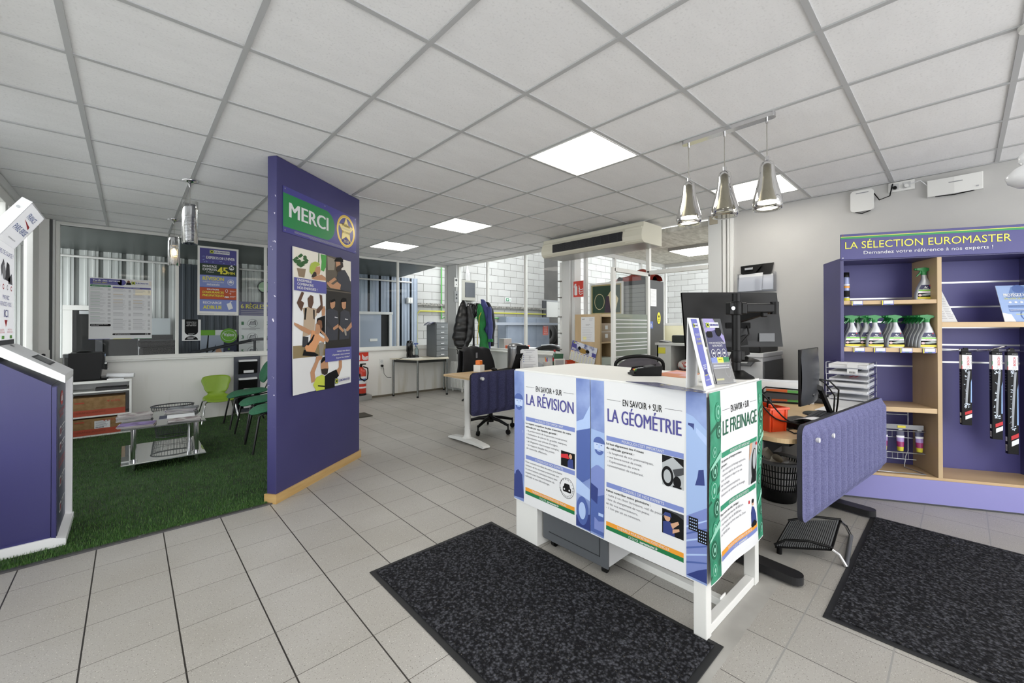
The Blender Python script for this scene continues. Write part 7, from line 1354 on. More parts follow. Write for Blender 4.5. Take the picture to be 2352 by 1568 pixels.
# ---- wall boxes
def wall(x, y): return px(x, y, XE)
a, b2 = wall(1955, 440), wall(2008, 485); t = thing('router', 'small rounded white router on the grey wall, left of the socket', 'router', (XE, (a.y+b2.y)/2, (a.z+b2.z)/2))
b = MB(); hw, hh_ = .083, .098; b.ext([(-.035, y, z) for y, z in MB().rrect(-hw, hw, -hh_, hh_, .03)], (.033, 0, 0), WHITE); b.build('case', t, .006); p = Print((-.0355, hw, -hh_), (0, -1, 0), (0, 0, 1)); p.part('label_slot'); p.rect(.04, .165, .13, .173, mat('slot grey', '8d8f92', .5), 1); p.build(t)
b = MB(); b.tube([(-.02, .05, -hh_), (-.03, 0, -hh_-.02), (-.02, -.06, -hh_+.0)], .004, BLACKP, 6); b.tube([(-.02, -hw, .05), (-.03, -.12, -.02), (-.03, -.19, .0), (-.04, -.21, .1)], .005, BLACKP, 6); b.build('cable', t)
a, b2 = wall(2043, 425), wall(2099, 425); t = thing('ceiling_socket', 'white double socket strip right under the ceiling on the grey wall', 'socket', (XE, (a.y+b2.y)/2, 2.535)); b = MB(); b.box(-.018, .002, -.085, .085, -.042, .044, WHITE); b.build('plate', t, .004)
for yy in (.04, -.035): b = MB(); b.box(-.024, -.018, yy-.025, yy+.025, -.025, .028, LGREY); b.cyl((-.024, yy, -.01), (-.05, yy, -.01), .014, BLACKP if yy > 0 else WHITE, n=14); b.build('outlet', t, .003)
a, b2 = wall(2130, 435), wall(2258, 420); yc, hw = (a.y+b2.y)/2, abs(a.y-b2.y)/2; t = thing('wireless_access_box', 'wide white wireless access box on the grey wall above the shelving', 'router', (XE, yc, 2.455)); b = MB(); b.ext([(-.045, -hw, -.06), (-.06, 0, -.066), (-.045, hw, -.06), (-.0, hw, -.06), (-.0, -hw, -.06)], (0, 0, .135), WHITE); b.build('case', t, .004); p = Print((-.0535, hw, -.06), (0, -1, 0), (0, 0, 1)); p.part('badges'); p.N = Vector((-1, 0, 0)); p.eps = .004; p.rect(hw*.8, .085, hw*1.3, .092, mat('slot grey'), 1.8); p.rect(hw*1.75, .02, hw*1.85, .03, INKL, 1.4); p.build(t)
b = MB(); b.tube([(-.03, -hw*.7, -.06), (-.04, -.0, -.072), (-.03, hw*.7, -.062)], .004, BLACKP, 6); b.tube([(-.03, hw, .04), (-.05, hw+.04, .09), (-.04, hw+.1, .08)], .004, PAPER, 6); b.build('cable', t)
# wall file rack
t = thing('wall_file_rack', 'clear wall tray with papers and black clipboards on the grey wall behind the monitor', 'file rack', (XE, 1.5, 1.68)); b = MB(); b.box(-.09, -.002, -.18, .17, 0, .006, CLEAR); b.box(-.09, -.086, -.18, .17, 0, .16, CLEAR); b.box(-.09, 0, -.18, -.176, 0, .2, CLEAR); b.box(-.09, 0, .166, .17, 0, .2, CLEAR); b.build('tray', t)
b = MB(); b.ext([(-.075, .165, .01), (-.075, -.06, .01), (-.06, -.07, .2), (-.06, .16, .19)], (.02, 0, 0), PAPER); b.ext([(-.05, -.05, .02), (-.05, -.16, .02), (-.04, -.16, .18), (-.04, -.05, .2)], (.02, 0, 0), PAPER); b.build('papers', t)
b = MB(); b.ext([(-.05, .13, .18), (-.05, -.14, .18), (-.02, -.16, .30), (-.02, .16, .29)], (.012, 0, 0), BLACKP); b.ext([(-.07, .14, .20), (-.07, .0, .20), (-.05, -.06, .285), (-.05, .15, .28)], (.008, 0, 0), BLACKP); b.build('clipboards', t, .003); b = MB(); b.box(-.082, -.06, .02, .1, .235, .26, CHROME); b.build('clip', t, .003)
# printer
pr = thing('office_printer', 'grey and white floor standing office printer against the grey wall', 'printer', (4.32, 1.26, 0)); b = MB(); b.box(0, .6, 0, .5, .03, 1.02, mat('printer light grey', 'bfc0c2', .45)); b.build('body', pr, .01)
b = MB(); b.box(.02, .6, -.012, 0, .1, .98, DGREY); b.box(.25, .3, -.016, -.01, .68, .76, BLACKP); b.box(.02, .6, -.013, -.011, .55, .556, BLACKP); b.box(.02, .6, -.013, -.011, .8, .806, BLACKP); b.build('side_panel', pr, .004)
b = MB(); b.box(-.02, .6, -.01, .5, 1.02, 1.06, mat('printer light grey')); b.build('lid', pr, .006); b = MB(); b.box(-.0, .55, .02, .48, 1.06, 1.12, BLACKP); b.build('document_feeder', pr, .01)
b = MB(); b.ext([(0, .06, .98), (-.13, .06, .94), (-.13, .06, .955), (0, .06, 1.0)], (0, .3, 0), DGREY); o = b.build('control_panel', pr, .004); b = MB(); b.ext([(-.02, .10, .9975), (-.11, .10, .9655), (-.11, .10, .9665), (-.02, .10, .9985)], (0, .2, 0), MGREY); b.build('touch_screen', o)
b = MB(); b.box(-.004, .05, .1, .4, .72, .84, BLACKM); b.box(-.008, -.002, .02, .48, .5, .504, DGREY); b.box(-.008, -.002, .02, .48, .3, .304, DGREY); b.build('output_slot', pr)
# half seen hanging lamp at the right edge
c = pd(2352, 395, 1.75); t = thing('white_wall_lamp', 'white ribbed glass lamp cut off by the right edge of the picture', 'pendant lamp', (c.x+.03, c.y-.03, c.z)); b = MB(); b.lathe([(.0, .10), (.02, .10), (.045, .075), (.045, .05), (.035, .035), (.06, .02), (.082, -.01), (.075, -.035), (.05, -.055), (.0, -.06)], mat('opal glass', 'e6e7ea', .2, spec=.6), n=32); b.build('shade', t); b = MB(); b.cyl((0, 0, .1), (0, 0, CEIL-c.z-.003), .004, LGREY, n=8); b.lathe([(.04, CEIL-c.z-.02), (.045, CEIL-c.z-.003)], WHITE, cap=True); b.build('suspension', t)
# ================================================================= BACK OFFICE AND WORKSHOP THINGS
# tall beech bookcase
x0, x1, y0, y1, zt = 4.40, 5.16, 3.127, 3.53, 1.468
bc = thing('bookcase', 'tall beech cube bookcase with a paper notice taped to its side', 'bookcase', (0, 0, 0)); t_ = .036
b = MB(); b.box(x0, x0+t_, y0, y1, 0, zt, WOODL); b.box(x1-t_, x1, y0, y1, 0, zt, WOODL); b.build('side_panels', bc, .002); b = MB(); b.box(x0+t_, x1-t_, y0, y1, zt-t_, zt, WOODLH); b.box(x0+t_, x1-t_, y0, y1, 0, t_, WOODLH); b.build('top_and_base', bc, .002)
for i in (1, 2, 3): b = MB(); z = zt*i/4; b.box(x0+t_, x1-t_, y0+.004, y1-.02, z-.01, z+.01, WOODLH); b.build('shelf', bc)
b = MB(); b.box((x0+x1)/2-.01, (x0+x1)/2+.01, y0+.004, y1-.02, t_, zt-t_, WOODL); b.build('upright', bc); b = MB(); b.box(x0+t_, x1-t_, y1-.02, y1-.012, t_, zt-t_, mat('bookcase back', 'b8966b', .5)); b.build('back_panel', bc)
p0, p1 = px(1335, 728, x0), px(1366, 785, x0); t, p = sheet('paper_notice', 'white printed notice with yellow note taped to the side of the beech bookcase', (x0-.003, p0.y, p1.z), (0, -1, 0), abs(p0.y-p1.y), p0.z-p1.z); W_, H_ = abs(p0.y-p1.y), p0.z-p1.z; p.part('print'); p.text('speedi', W_*.08, H_*.9, .012, INK, .04, bold=.02); p.lines(W_*.6, H_*.93, W_*.92, 3, .012, .003, INKL); p.lines(W_*.35, H_*.7, W_*.7, 2, .012, .003, INKG); p.lines(W_*.1, H_*.58, W_*.9, 9, .022, .003, INKL); p.rect(W_*.15, H_*.08, W_*.4, H_*.2, mat('sticky note', 'ece6a0', .6), 2); p.build(t)
zc = zt*3/4+.01
t = thing('storage_box', 'smoked clear storage drawers with white labels in the upper bookcase bay', 'storage box', (x0+.06, y0+.03, zc)); b = MB(); b.box(0, .28, 0, .3, 0, .24, mat('smoked brown box', '8a7358', .35)); b.build('body', t, .004); b = MB(); b.box(.09, .15, -.004, 0, .16, .21, PAPER); b.box(.09, .15, -.004, 0, .05, .1, PAPER); b.box(0, .28, -.003, 0, .125, .13, PAPER); b.build('labels', t)
t = tag(MB().box(x0+.06, x0+.34, y0+.03, y0+.3, zt/2+.011+.24, zt/2+.011+.30, PAPER).build('paper_reams'), 'white paper reams on the third shelf of the bookcase', 'paper'); t.location.z = -.24
t = tag(MB().box(x0+.06, x0+.34, y0+.03, y0+.3, zt/2+.075, zt/2+.17, mat('pale storage box', 'c9d2cc', .5)).build('pale_box'), 'pale green storage box on the paper reams in the bookcase', 'storage box')
zz = zt/4+.011
for i, (m, w, lb) in enumerate(((mat('binder violet', '3d4690', .45), .06, 'blue ring binder at the left of the row in the bookcase'), (PAPER, .055, 'wide white ring binder next to the blue one in the bookcase'), (mat('binder pale', 'd9dae2', .5), .05, 'second white ring binder in the bookcase row'), (PAPER, .05, 'white ring binder at the right of the bookcase row'), (PRUST, .04, 'orange ring binder half hidden at the right of the bookcase row'))):
    xx = x0+.045+.062*i; t = thing('ring_binder', lb, 'binder', (xx, y0+.02, zz), 0, 'ring binders in the bookcase'); b = MB(); b.box(0, w, 0, .28, 0, .31-.01*(i == 4), m); b.build('cover', t, .003); b = MB(); b.cyl((w/2, -.001, .05), (w/2, .001, .05), .012, STEEL, n=14); b.build('finger_ring', t)
# black tambour cupboard with things on it
cx0, cy0, cy1, ch = 5.42, 3.03, 4.19 if False else 3.86, 1.975
cb = thing('tambour_cupboard', 'tall black cupboard with grey roller shutters behind the bookcase', 'cupboard', (0, 0, 0)); CB = mat('cupboard black', '26272b', .45)
b = MB(); b.box(cx0+.02, cx0+.45, cy0, cy1, 0, ch, CB); b.box(cx0, cx0+.02, cy0, cy0+.05, 0, ch, CB); b.box(cx0, cx0+.02, cy1-.05, cy1, 0, ch, CB); b.box(cx0, cx0+.02, cy0, cy1, ch-.06, ch, CB); b.build('carcass', cb, .003)
b = MB(); b.box(cx0+.008, cx0+.019, cy0+.05, cy1-.05, .05, ch-.06, mat('shutter grey', '8d908f', .5)); 
for i in range(28): b.box(cx0+.004, cx0+.008, cy0+.05, cy1-.05, .08+.066*i, .083+.066*i, DGREY)
b.build('roller_shutter', cb)
pA, pB = px(1495, 678, 5.6), None
t, p = sheet('paper_list', 'white paper list taped high on the end of the black cupboard', (cx0+.06, cy0-.004, 1.60), (1, 0, 0), .17, .25); p.part('print'); p.lines(.01, .23, .15, 12, .018, .003, INKL); p.build(t)
t = thing('warning_sticker', 'yellow oval warning sticker on the end of the black cupboard', 'sticker', (cx0+.30, cy0-.004, 1.43)); b = MB(); b.ext([(.05*math.cos(2*PI*i/24), 0, .085*math.sin(2*PI*i/24)) for i in range(24)], (0, .002, 0), mat('sticker yellow', 'd8cf2e', .5)); b.build('sheet', t); p = Print((0, -.0005, 0), (1, 0, 0), (0, 0, 1)); p.part('print'); p.poly([(-.025, .01), (.025, .01), (0, .055)], INK, 1); p.lines(-.03, -.01, .03, 3, .016, .006, INK); p.build(t)
t = thing('access_sticker', 'blue square sticker on the end of the black cupboard', 'sticker', (cx0+.08, cy0-.004, 1.33)); b = MB(); b.box(-.05, .05, 0, .002, -.05, .05, PDEEP); b.build('sheet', t); p = Print((-.05, -.0005, -.05), (1, 0, 0), (0, 0, 1)); p.part('symbol'); p.ring(.05, .04, .02, .02, .005, PAPER, 1); p.line([(.045, .075), (.045, .045), (.065, .045), (.07, .025)], .008, PAPER, 1); p.build(t)
# framed green picture (plain stand-in for the artwork)
PX_ = cx0-.03; q0, q1 = px(1355, 652, PX_), px(1432, 722, PX_); zb_ = zt+.002; t = thing('framed_picture', 'framed green picture standing on the bookcase in front of the black cupboard', 'picture', (PX_, q0.y, zb_)); w_, h_ = q0.y-q1.y, q0.z-zb_
b = MB()
for a in ((0, -.03, 0, h_), (-w_+.03, -w_, 0, h_), (-.03, -w_+.03, 0, .03), (-.03, -w_+.03, h_-.03, h_)): b.box(-.012, .01, min(a[0], a[1]), max(a[0], a[1]), a[2], a[3], WHITE)
b.build('frame', t, .002); b = MB(); b.box(-.002, .004, -w_+.03, -.03, .03, h_-.03, mat('picture mount', 'b8a878', .6)); b.build('mount', t)
p = Print((-.0025, -.03, .03), (0, -1, 0), (0, 0, 1)); p.part('plain_print'); W_, H_ = w_-.06, h_-.06; p.rect(W_*.04, H_*.04, W_*.96, H_*.96, mat('picture green', '1d3d28', .5), 1); p.ring(W_*.28, H_*.42, W_*.17, H_*.27, .008, mat('picture cream', 'd5c9a0', .5), 2); p.poly([(W_*.5, H_*.05), (W_*.8, H_*.05), (W_*.9, H_*.5), (W_*.7, H_*.85), (W_*.55, H_*.6)], mat('picture cream'), 2); p.poly([(W_*.45, H_*.04), (W_*.66, H_*.04), (W_*.6, H_*.6), (W_*.5, H_*.6)], mat('picture plum', '3c2a3c', .5), 3); p.build(t)
# red moulded shell and black things on the cupboard
t = thing('red_toy_car_shell', 'glossy red moulded toy car body on top of the black cupboard', 'toy car', (cx0+.22, cy0+.3, ch)); RG = mat('gloss red', '8d2a20', .25)
def rc(u, v):
    s_ = 2*u-1; a = PI*v; prof = .10+.09*math.exp(-((s_-.25)/.42)**2); return (-.17*math.cos(a)*(1-.15*abs(s_)), -.33*s_, prof*math.sin(a)*(1-.25*s_**6)+.002)
b = MB(); b.surf(rc, 20, 12, RG); b.build('body', t); b = MB()
for yy in (-.2, .2):
    for xx in (-.15, .15): b.cyl((xx-.02, yy, .04), (xx+.02, yy, .04), .04, BLACKP, n=16)
b.build('wheels', t)
t = tag(MB().lathe([(0, .05), (.1, .045), (.14, .02), (.15, 0), (0, 0)], BLACKP, (cx0+.2, 3.68, ch), n=24, sx=.8, sy=1.2).lathe([(0, .08), (.08, .075), (.1, .05)], BLACKP, (cx0+.2, 3.5, ch), n=24).build('black_tray'), 'black plastic trays on the left of the black cupboard top', 'tray')
# low grey cupboard in the office
gx0, gx1, gy0, gy1, gz = 5.2, 5.62, 2.16, 2.60, 1.09
lc = thing('low_cupboard', 'low light grey cupboard with open front in the back office', 'cupboard', (0, 0, 0)); LC = mat('cupboard light grey', 'c9cbc9', .45)
X0_, X1_, Y0_, Y1_ = 5.2, 5.62, 2.3, 2.61
b = MB(); b.box(5.2, 5.64, 2.28, 2.30, 0, gz-.03, LC); b.box(5.2, 5.64, 2.585, 2.605, 0, gz-.03, LC); b.box(5.62, 5.64, 2.3, 2.585, 0, gz-.03, LC); b.box(5.2, 5.64, 2.3, 2.585, 0, .05, LC); b.build('carcass', lc); b = MB(); b.box(5.18, 5.66, 2.26, 2.80, gz-.03, gz, LC); b.build('top', lc, .003)
b = MB(); b.box(5.2, 5.62, 2.3, 2.585, .70, .72, DGREY); b.box(5.61, 5.618, 2.3, 2.585, .05, gz-.03, BLACKM); b.build('shelf', lc); b = MB(); b.box(5.2, 5.22, 2.605, 2.78, 0, gz-.03, LC); b.box(5.2, 5.64, 2.76, 2.78, 0, gz-.03, LC); b.build('blank_side', lc)
t = tag(MB().ball((5.36, 2.44, .80), (.13, .12, .08), mat('mixed plastic bags', 'd4d0cc', .5, noise=(22, 'b03a30', .5, .58)), 18).build('plastic_bags'), 'bundle of red and white plastic bags on the shelf of the low grey cupboard', 'bags')
t = thing('desk_radio', 'black radio with orange lights on the low grey cupboard', 'radio', (5.42, 2.52, gz), .0); b = MB(); b.box(-.07, .07, -.13, .13, 0, .1, mat('radio green black', '1b211f', .3)); b.build('case', t, .012); b = MB(); b.box(-.074, -.07, -.12, -.1, .01, .03, PORANGE); b.build('lamp', t)
t = thing('small_keyboard', 'grey keyboard lying on the left of the low grey cupboard top', 'keyboard', (5.35, 2.73, gz), .2); b = MB(); b.ext([(-.1, -.06, 0), (-.1, .06, 0), (-.1, .06, .02), (-.1, -.06, .008)], (.2, 0, 0), DGREY); b.build('body', t, .002); b = MB(); [b.box(-.09+.018*i, -.075+.018*i, -.05+.022*j, -.034+.022*j, .012+.0035*j, .018+.0035*j, LGREY) for i in range(10) for j in range(5)]; b.build('keys', t)
t = tag(MB().box(5.194, 5.199, 2.66, 2.76, .95, 1.03, mat('yellow note', 'd6d04a', .6)).build('yellow_note'), 'yellow note hanging on the side of the low grey cupboard', 'note')
t = thing('white_cabinet', 'cream white door cabinet in the office beside the low grey cupboard', 'cabinet', (5.22, 1.98, 0)); b = MB(); b.box(0, .4, 0, .27, 0, 1.03, mat('cream cabinet', 'd8d6cb', .5)); b.build('body', t, .003); b = MB(); b.box(-.012, 0, .02, .25, .05, 1.0, mat('cream cabinet')); o = b.build('door', t, .004); b = MB(); b.box(-.02, -.012, .04, .05, .6, .7, STEEL); b.build('handle', o)
# mesh back chair at the counter
mcx = pz(1455, 813, 1.035); oc = thing('office_chair', 'black mesh back office chair behind the counter', 'office chair', (mcx.x+.05, mcx.y+.05, 0), RZ+PI); MSH = glassmat('chair mesh', '8a868a', .3, .5, .72, '565258')
star(oc, .3, .12, ph=.3); b = MB(); b.cyl((0, 0, .15), (0, 0, .42), .028, BLACKP, n=16); b.build('gas_column', oc); b = MB(); b.ext([(x, y, .44) for x, y in MB().rrect(-.23, .23, -.24, .22, .09)], (0, 0, .06), mat('black chair fabric')); b.build('seat', oc, .02)
arc = [(.21*math.cos(a)*-1 if False else -.225*math.cos(PI*i/20), .25, .93+.105*math.sin(PI*i/20)) for i, a in enumerate([0]*21)]
arc = [(-.225, .22, .60)]+[(-.228*math.cos(PI*i/20)*(1 if abs(math.cos(PI*i/20)) < .99 else 1), .25+.02*math.sin(PI*i/20), .93+.10*math.sin(PI*i/20)**.7) for i in range(21)]+[(.225, .22, .60)]
b = MB(); b.tube(arc, .016, BLACKP, 8, True); b.build('back_frame', oc); b = MB(); b.surf(lambda u, v: ((2*u-1)*.215, .225+.03*v+.01, .60+v*(.33+.098*math.sin(PI*u)**.7)), 20, 8, MSH); b.build('backrest_mesh', oc)
b = MB(); b.bar((0, .18, .46), (0, .25, .66), .06, .02, BLACKP, up=(0, 1, 0)); b.build('back_support', oc)
for s_ in (-1, 1): b = MB(); b.tube([(s_*.24, .1, .46), (s_*.27, .1, .64), (s_*.27, -.1, .66)], .014, BLACKP, 8); b.build('armrest', oc)
# ---- workshop things seen through the glass
EB = mat('electric box grey', '8d8c84', .5); YE = 9.24
c0, c1 = py(1070, 645, 9.0), py(1099, 687, 9.0)
t = thing('electric_box', 'grey electric distribution box with dark window on the white block wall', 'electric box', ((c0.x+c1.x)/2, YB, (c0.z+c1.z)/2)); hw, hh_ = (c1.x-c0.x)/2, (c0.z-c1.z)/2; b = MB(); b.box(-hw-.04, hw, -.18, -.002, -hh_-.04, hh_+.04, EB); b.build('case', t, .01); b = MB(); b.box(-hw+.06, hw-.03, -.19, -.18, -hh_+.05, hh_-.02, mat('smoked lid', '3a3e44', .2)); b.build('lid', t, .005); b = MB()
for k in range(4): b.tube([(-.05+.04*k, -.1, hh_+.04), (-.06+.04*k, -.1, hh_+.2), (0, -.08, hh_+.4), (0, -.05, 1.6)], .014, LGREY, 6)
b.build('conduits', t)
c = py(1172, 688, 9.2); t = thing('exit_sign', 'small green running figure exit sign on the white block wall', 'sign', (c.x, YB-.002, c.z)); b = MB(); b.box(-.11, .11, -.02, 0, -.055, .055, PAPER); b.build('plate', t); p = Print((-.1, -.0205, -.045), (1, 0, 0), (0, 0, 1)); p.part('symbol'); p.rect(0, 0, .12, .09, PGREEN, 1); p.poly([(.02, .045), (.06, .08), (.06, .055), (.1, .055), (.1, .035), (.06, .035), (.06, .01)], PAPER, 2); p.rect(.13, 0, .2, .09, PAPER, 1); p.rect(.145, .01, .185, .08, PGREEN, 2); p.rect(.155, .015, .175, .07, PAPER, 3); p.build(t)
YK = 8.9; a0, a1 = py(1163, 727, YK), py(1262, 731, YK)
t = thing('workshop_cupboard', 'wide blue grey steel cupboard with red notice against the block wall', 'cupboard', (a0.x, YK, 0)); W_, H_ = a1.x-a0.x, a0.z; GB = mat('cupboard blue grey', '7d8694', .45, noise=(3, '717a88', .35, .7)); b = MB(); b.box(0, W_, 0, .38, 0, H_, GB); b.build('carcass', t, .005)
for k in range(3): b = MB(); b.box(.03+(W_-.05)*k/3, .02+(W_-.05)*(k+1)/3, -.012, 0, .05, H_-.04, GB); b.build('door', t, .004)
b = MB(); b.box(W_-.32, W_-.08, -.016, -.012, H_-.56, H_-.26, mat('notice red', 'c8584a', .5)); o = b.build('red_notice', t); p = Print((W_-.32, -.0165, H_-.56), (1, 0, 0), (0, 0, 1), eps=.002); p.part('lettering'); [p.text(s_, .12, .24-.065*i, .04, PAPER, .16, 'c') for i, s_ in enumerate(('POUR', "L'ACCUEIL", 'SONNER', 'ICI'))]; p.rect(.01, .285, .23, .292, PAPER, 1); p.rect(.01, .008, .23, .015, PAPER, 1); p.build(o)
# car seats / tyres with white labels in the dim bay
bx = py(1281, 775, 9.6)
TY = mat('tyre rubber', '1c1b1b', .8)
for k in range(4):
    t = thing('tyre', 'black tyre with white label, %s in the workshop bay' % ('leftmost', 'second from the left', 'second from the right', 'rightmost')[k], 'tyre', (bx.x-.34+.24*k, 9.7, 1.05), 0, 'tyres in the workshop bay'); b = MB()
    b.tube([(0, .27*math.cos(2*PI*i/28), .27*math.sin(2*PI*i/28)) for i in range(28)], .10, TY, 10, True); b.build('tyre', t); b = MB(); b.box(-.06, .06, -.12, -.06, .31, .345, PAPER); b.build('label', t)
t = MB().box(bx.x-.75, bx.x+.8, 9.5, 9.95, .0, .68, mat('brown tyre rack', '6b5648', .6)); tag(t.build('tyre_rack'), 'brown covered rack under the tyres in the dim workshop bay', 'rack')
# things along the window ledge
t = thing('car_part', 'black car trim part lying on the window ledge behind the coffee brewer', 'car part', (XE+.3, 4.75, .868), .2); b = MB(); b.tube([(-.1, -.3, .03), (0, -.1, .08), (.05, .1, .09), (0, .3, .04)], [.03, .05, .05, .03], BLACKP, 10); b.tube([(.1, -.3, .03), (.12, 0, .05), (.1, .3, .03)], .02, BLACKP, 8); b.build('moulding', t); b = MB(); b.tube([(-.02, -.2, .1), (.02, 0, .13), (0, .2, .11)], .012, STEEL, 8); b.build('trim', t)
t = tag(MB().box(XE+.12, XE+.42, 5.05, 5.4, .868, .93, PAPER).build('paper_pad'), 'white papers on the window ledge left of the coffee brewer', 'papers'); t = tag(MB().box(XE+.14, XE+.5, 5.46, 5.75, .868, .96, mat('orange case', 'c8562c', .5)).build('orange_case', bevel=.01), 'orange case on the window ledge behind the overalls', 'case'); t = tag(MB().box(XE+.2, XE+.4, 5.85, 6.0, .868, 1.08, mat('grey canister', '9b9c9a', .5)).build('grey_canister', bevel=.01), 'tall grey canister on the window ledge behind the overalls', 'canister')
# corridor beyond the left window
rl = thing('handrail', 'sloping black steel handrail outside the left window', 'handrail', (0, 0, 0)); a0, a1, a2 = py(405, 818, 8.2), py(588, 779, 8.2), py(640, 775, 8.2); b = MB(); b.tube([a0-Vector((.4, 0, .09)), a0, a1, a2+Vector((.7, 0, 0))], .025, mat('rail slate', '2e3136', .4), 10); b.build('rail', rl); b = MB()
for q_ in (a1+Vector((-.02, 0, 0)), a0-Vector((.2, 0, .05)), a2+Vector((.5, 0, 0))): b.cyl((q_.x, q_.y, 0), q_, .02, mat('rail slate'), n=10)
b.build('posts', rl)
YV = 8.78; c0, c1 = py(549, 692, YV), py(608, 812, YV); Wb = .80
t, p = sheet('safety_rules_board', 'large white board of six safety rules with violet heading outside the left window', (c0.x, YV, .62), (1, 0, 0), Wb, c0.z-.62, mat('board grey white', 'd5d7d8', .5), th=.01, cat='board'); H_ = c0.z-.62; p.part('heading'); p.rect(0, H_-.25, Wb, H_, mat('board violet', '38386e', .5), 1); p.text('6 RÈGLES VITALES', .03, H_-.12, .075, PYELL, .74, bold=.015); p.lines(.03, H_-.16, .7, 3, .03, .008, INKL)
p.part('rules')
for i in range(6):
    u, v = .04+.40*(i % 2), H_-.42-.25*(i//2); p.text(str(i+1), u, v, .06, mat('board green', '2c6b40', .5), .03, bold=.03); p.ring(u+.17, v+.03, .08, .075, .006, INKG, 2); p.poly([(u+.12, v), (u+.14, v+.06), (u+.18, v+.05), (u+.21, v+.08), (u+.22, v)], INKL, 3); p.line([(u+.12, v), (u+.14, v+.06), (u+.18, v+.05), (u+.21, v+.08), (u+.22, v)], .008, INK, 4); p.lines(u, v-.06, u+.3, 2, .022, .006, INKG)
p.build(t)
b = MB(); b.box(.02, .06, .01, .05, -.62, .4, STEEL); b.box(Wb-.06, Wb-.02, .01, .05, -.62, .4, STEEL); b.build('stand_posts', t)
c0, c1 = py(460, 758, YV), py(543, 812, YV); W_ = c1.x-c0.x; t = thing('wiper_advert_board', 'green topped advertising board with a hand photo outside the left window', 'board', (c0.x, YV, 0)); b = MB(); b.box(0, W_, 0, .02, .55, c0.z, mat('board grey white')); b.box(.05, .09, .02, .05, 0, .6, STEEL); b.box(W_-.09, W_-.05, .02, .05, 0, .6, STEEL); b.build('panel', t)
p = Print((0, -.001, .55), (1, 0, 0), (0, 0, 1), eps=.001); H_ = c0.z-.55; p.part('print'); p.rect(0, 0, W_, H_-.09, mat('advert grey blue', '9aa3b4', .5), 1); p.rect(0, H_-.09, W_*.4, H_, mat('advert green', '6aa52c', .5), 1); p.poly([(W_*.1, 0), (W_*.2, H_-.09), (W_*.23, H_-.09), (W_*.18, 0)], INK, 2); p.poly([(W_*.3, 0), (W_*.42, H_*.5), (W_*.5, H_*.62), (W_*.62, H_*.4), (W_*.55, 0)], SKIN, 2); p.poly([(W_*.3, H_*.45), (W_*.42, H_*.65), (W_*.4, H_*.5)], INK, 3); p.poly([(W_*.6, 0), (W_*.64, H_*.7), (W_, H_*.75), (W_, 0)], mat('advert navy', '2b3048', .5), 2); p.ell(W_*.78, H_-.1, W_*.24, .13, mat('advert green'), 4); p.ring(W_*.78, H_-.1, W_*.2, .09, .006, PAPER, 5); p.text('Valeo', W_*.78, H_-.11, .06, PAPER, W_*.3, 'c', l=6, bold=.015); p.part('bullet_rows'); [(p.ell(W_*.78, H_*.52-.11*i, .015, .015, mat('advert green'), 5, 12), p.rect(W_*.68, H_*.46-.11*i, W_*.92, H_*.47-.11*i, PAPER, 5)) for i in range(4)]; p.build(t)
c = py(607, 659, YC-.08); t = thing('wall_dial', 'round pale green dial with dark rim on the pale corrugated wall', 'dial', (c.x, YC-.05, c.z)); b = MB(); b.cyl((0, 0, 0), (0, -.03, 0), .11, DGREY, n=28); b.build('rim', t); b = MB(); b.cyl((0, -.03, 0), (0, -.034, 0), .095, mat('dial green', '9fbf9c', .4), n=28); b.build('face', t)
c = py(942, 690, YC-.1); t = thing('switch_box', 'grey double switch on the blue corrugated wall', 'switch', (c.x, YC-.04, c.z)); b = MB(); b.box(-.07, .07, -.07, 0, -.07, .07, LGREY); b.build('case', t, .006); b = MB(); b.box(-.05, -.01, -.08, -.07, -.05, .05, WHITE); b.box(.01, .05, -.08, -.07, -.05, .05, WHITE); b.build('rockers', t)
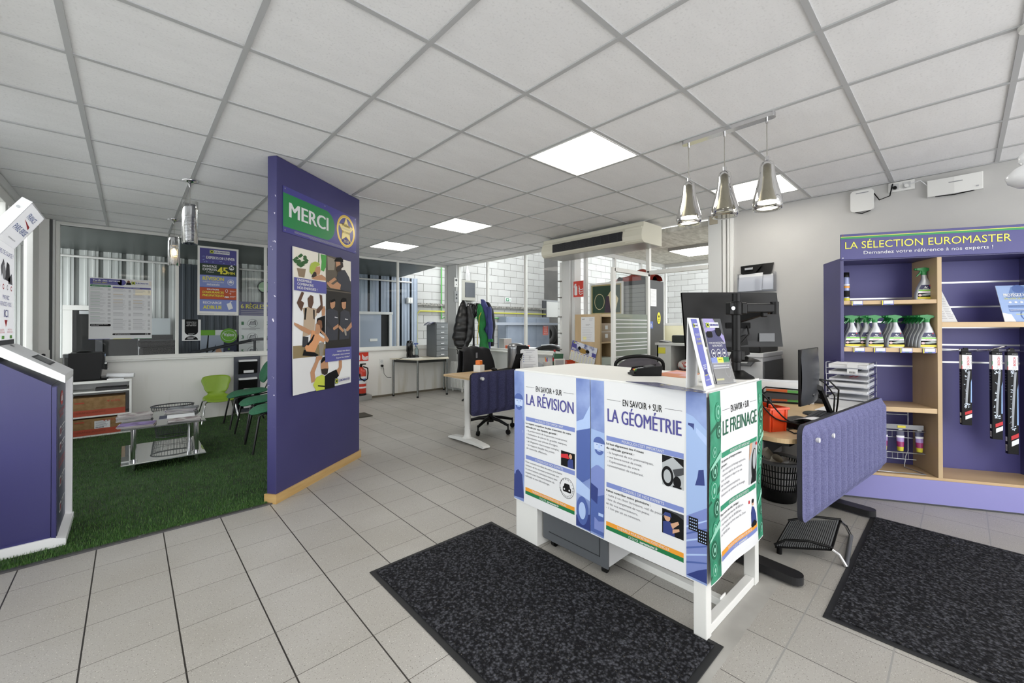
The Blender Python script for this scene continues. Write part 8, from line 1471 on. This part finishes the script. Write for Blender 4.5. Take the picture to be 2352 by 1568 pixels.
# dark roll-up banner outside the west front
t = thing('dark_banner', 'dark photo banner hanging in the glazed side entrance behind the kiosk', 'banner', (XW-.07, 6.25, 0)); b = MB(); b.box(-.004, .004, -.45, .45, 1.05, 2.25, mat('banner dark photo', '2b2f2c', .5, noise=(3, '4a4038', .4, .7))); b.build('cloth', t); b = MB(); b.box(-.01, .01, -.46, .46, 1.03, 1.06, DGREY); b.box(-.01, .01, -.46, .46, 2.25, 2.28, DGREY); b.build('bars', t); b = MB(); b.cyl((0, -.3, 2.28), (0, -.3, 2.5), .003, STEEL, n=6); b.cyl((0, .3, 2.28), (0, .3, 2.5), .003, STEEL, n=6); b.build('hangers', t)
t = thing('black_bin', 'black wheeled bin standing outside the left window pane', 'bin', (.33, 8.55, 0)); b = MB(); b.box(-.22, .22, -.2, .2, .03, 1.0, BLACKP); b.build('body', t, .04); b = MB(); b.box(-.24, .24, -.23, .22, 1.0, 1.1, BLACKP); b.build('lid', t, .03)
for x_ in (-.19, .19): b = MB(); b.cyl((x_-.03, .16, .06), (x_+.03, .16, .06), .06, BLACKM, n=16); b.build('wheel', t)
# ================================================================= LIGHT AND CAMERA
W = bpy.data.worlds.new('sky'); SC.world = W; W.use_nodes = True
bg = W.node_tree.nodes['Background']; bg.inputs[0].default_value = (.98, .99, 1.0, 1); bg.inputs[1].default_value = 2.8
cam = bpy.data.cameras.new('camera'); co = bpy.data.objects.new('camera', cam); COL.objects.link(co); SC.camera = co
cam.sensor_fit = 'HORIZONTAL'; cam.sensor_width = 36; cam.lens = 36*CAM_F/2352
cam.shift_x = 0; cam.shift_y = -(784-CAM_CY)/2352; cam.clip_start = .02; cam.clip_end = 100
Rm = Matrix((CAM_R, CAM_U, -CAM_FW)).transposed().to_4x4(); Rm.translation = EYE; co.matrix_world = Rm
SC.view_settings.view_transform = 'Standard'; SC.view_settings.look = 'None'; SC.view_settings.gamma = 1; SC.view_settings.use_curve_mapping = False
SC.view_settings.exposure = 0.68
SC.cycles.transparent_max_bounces = 24
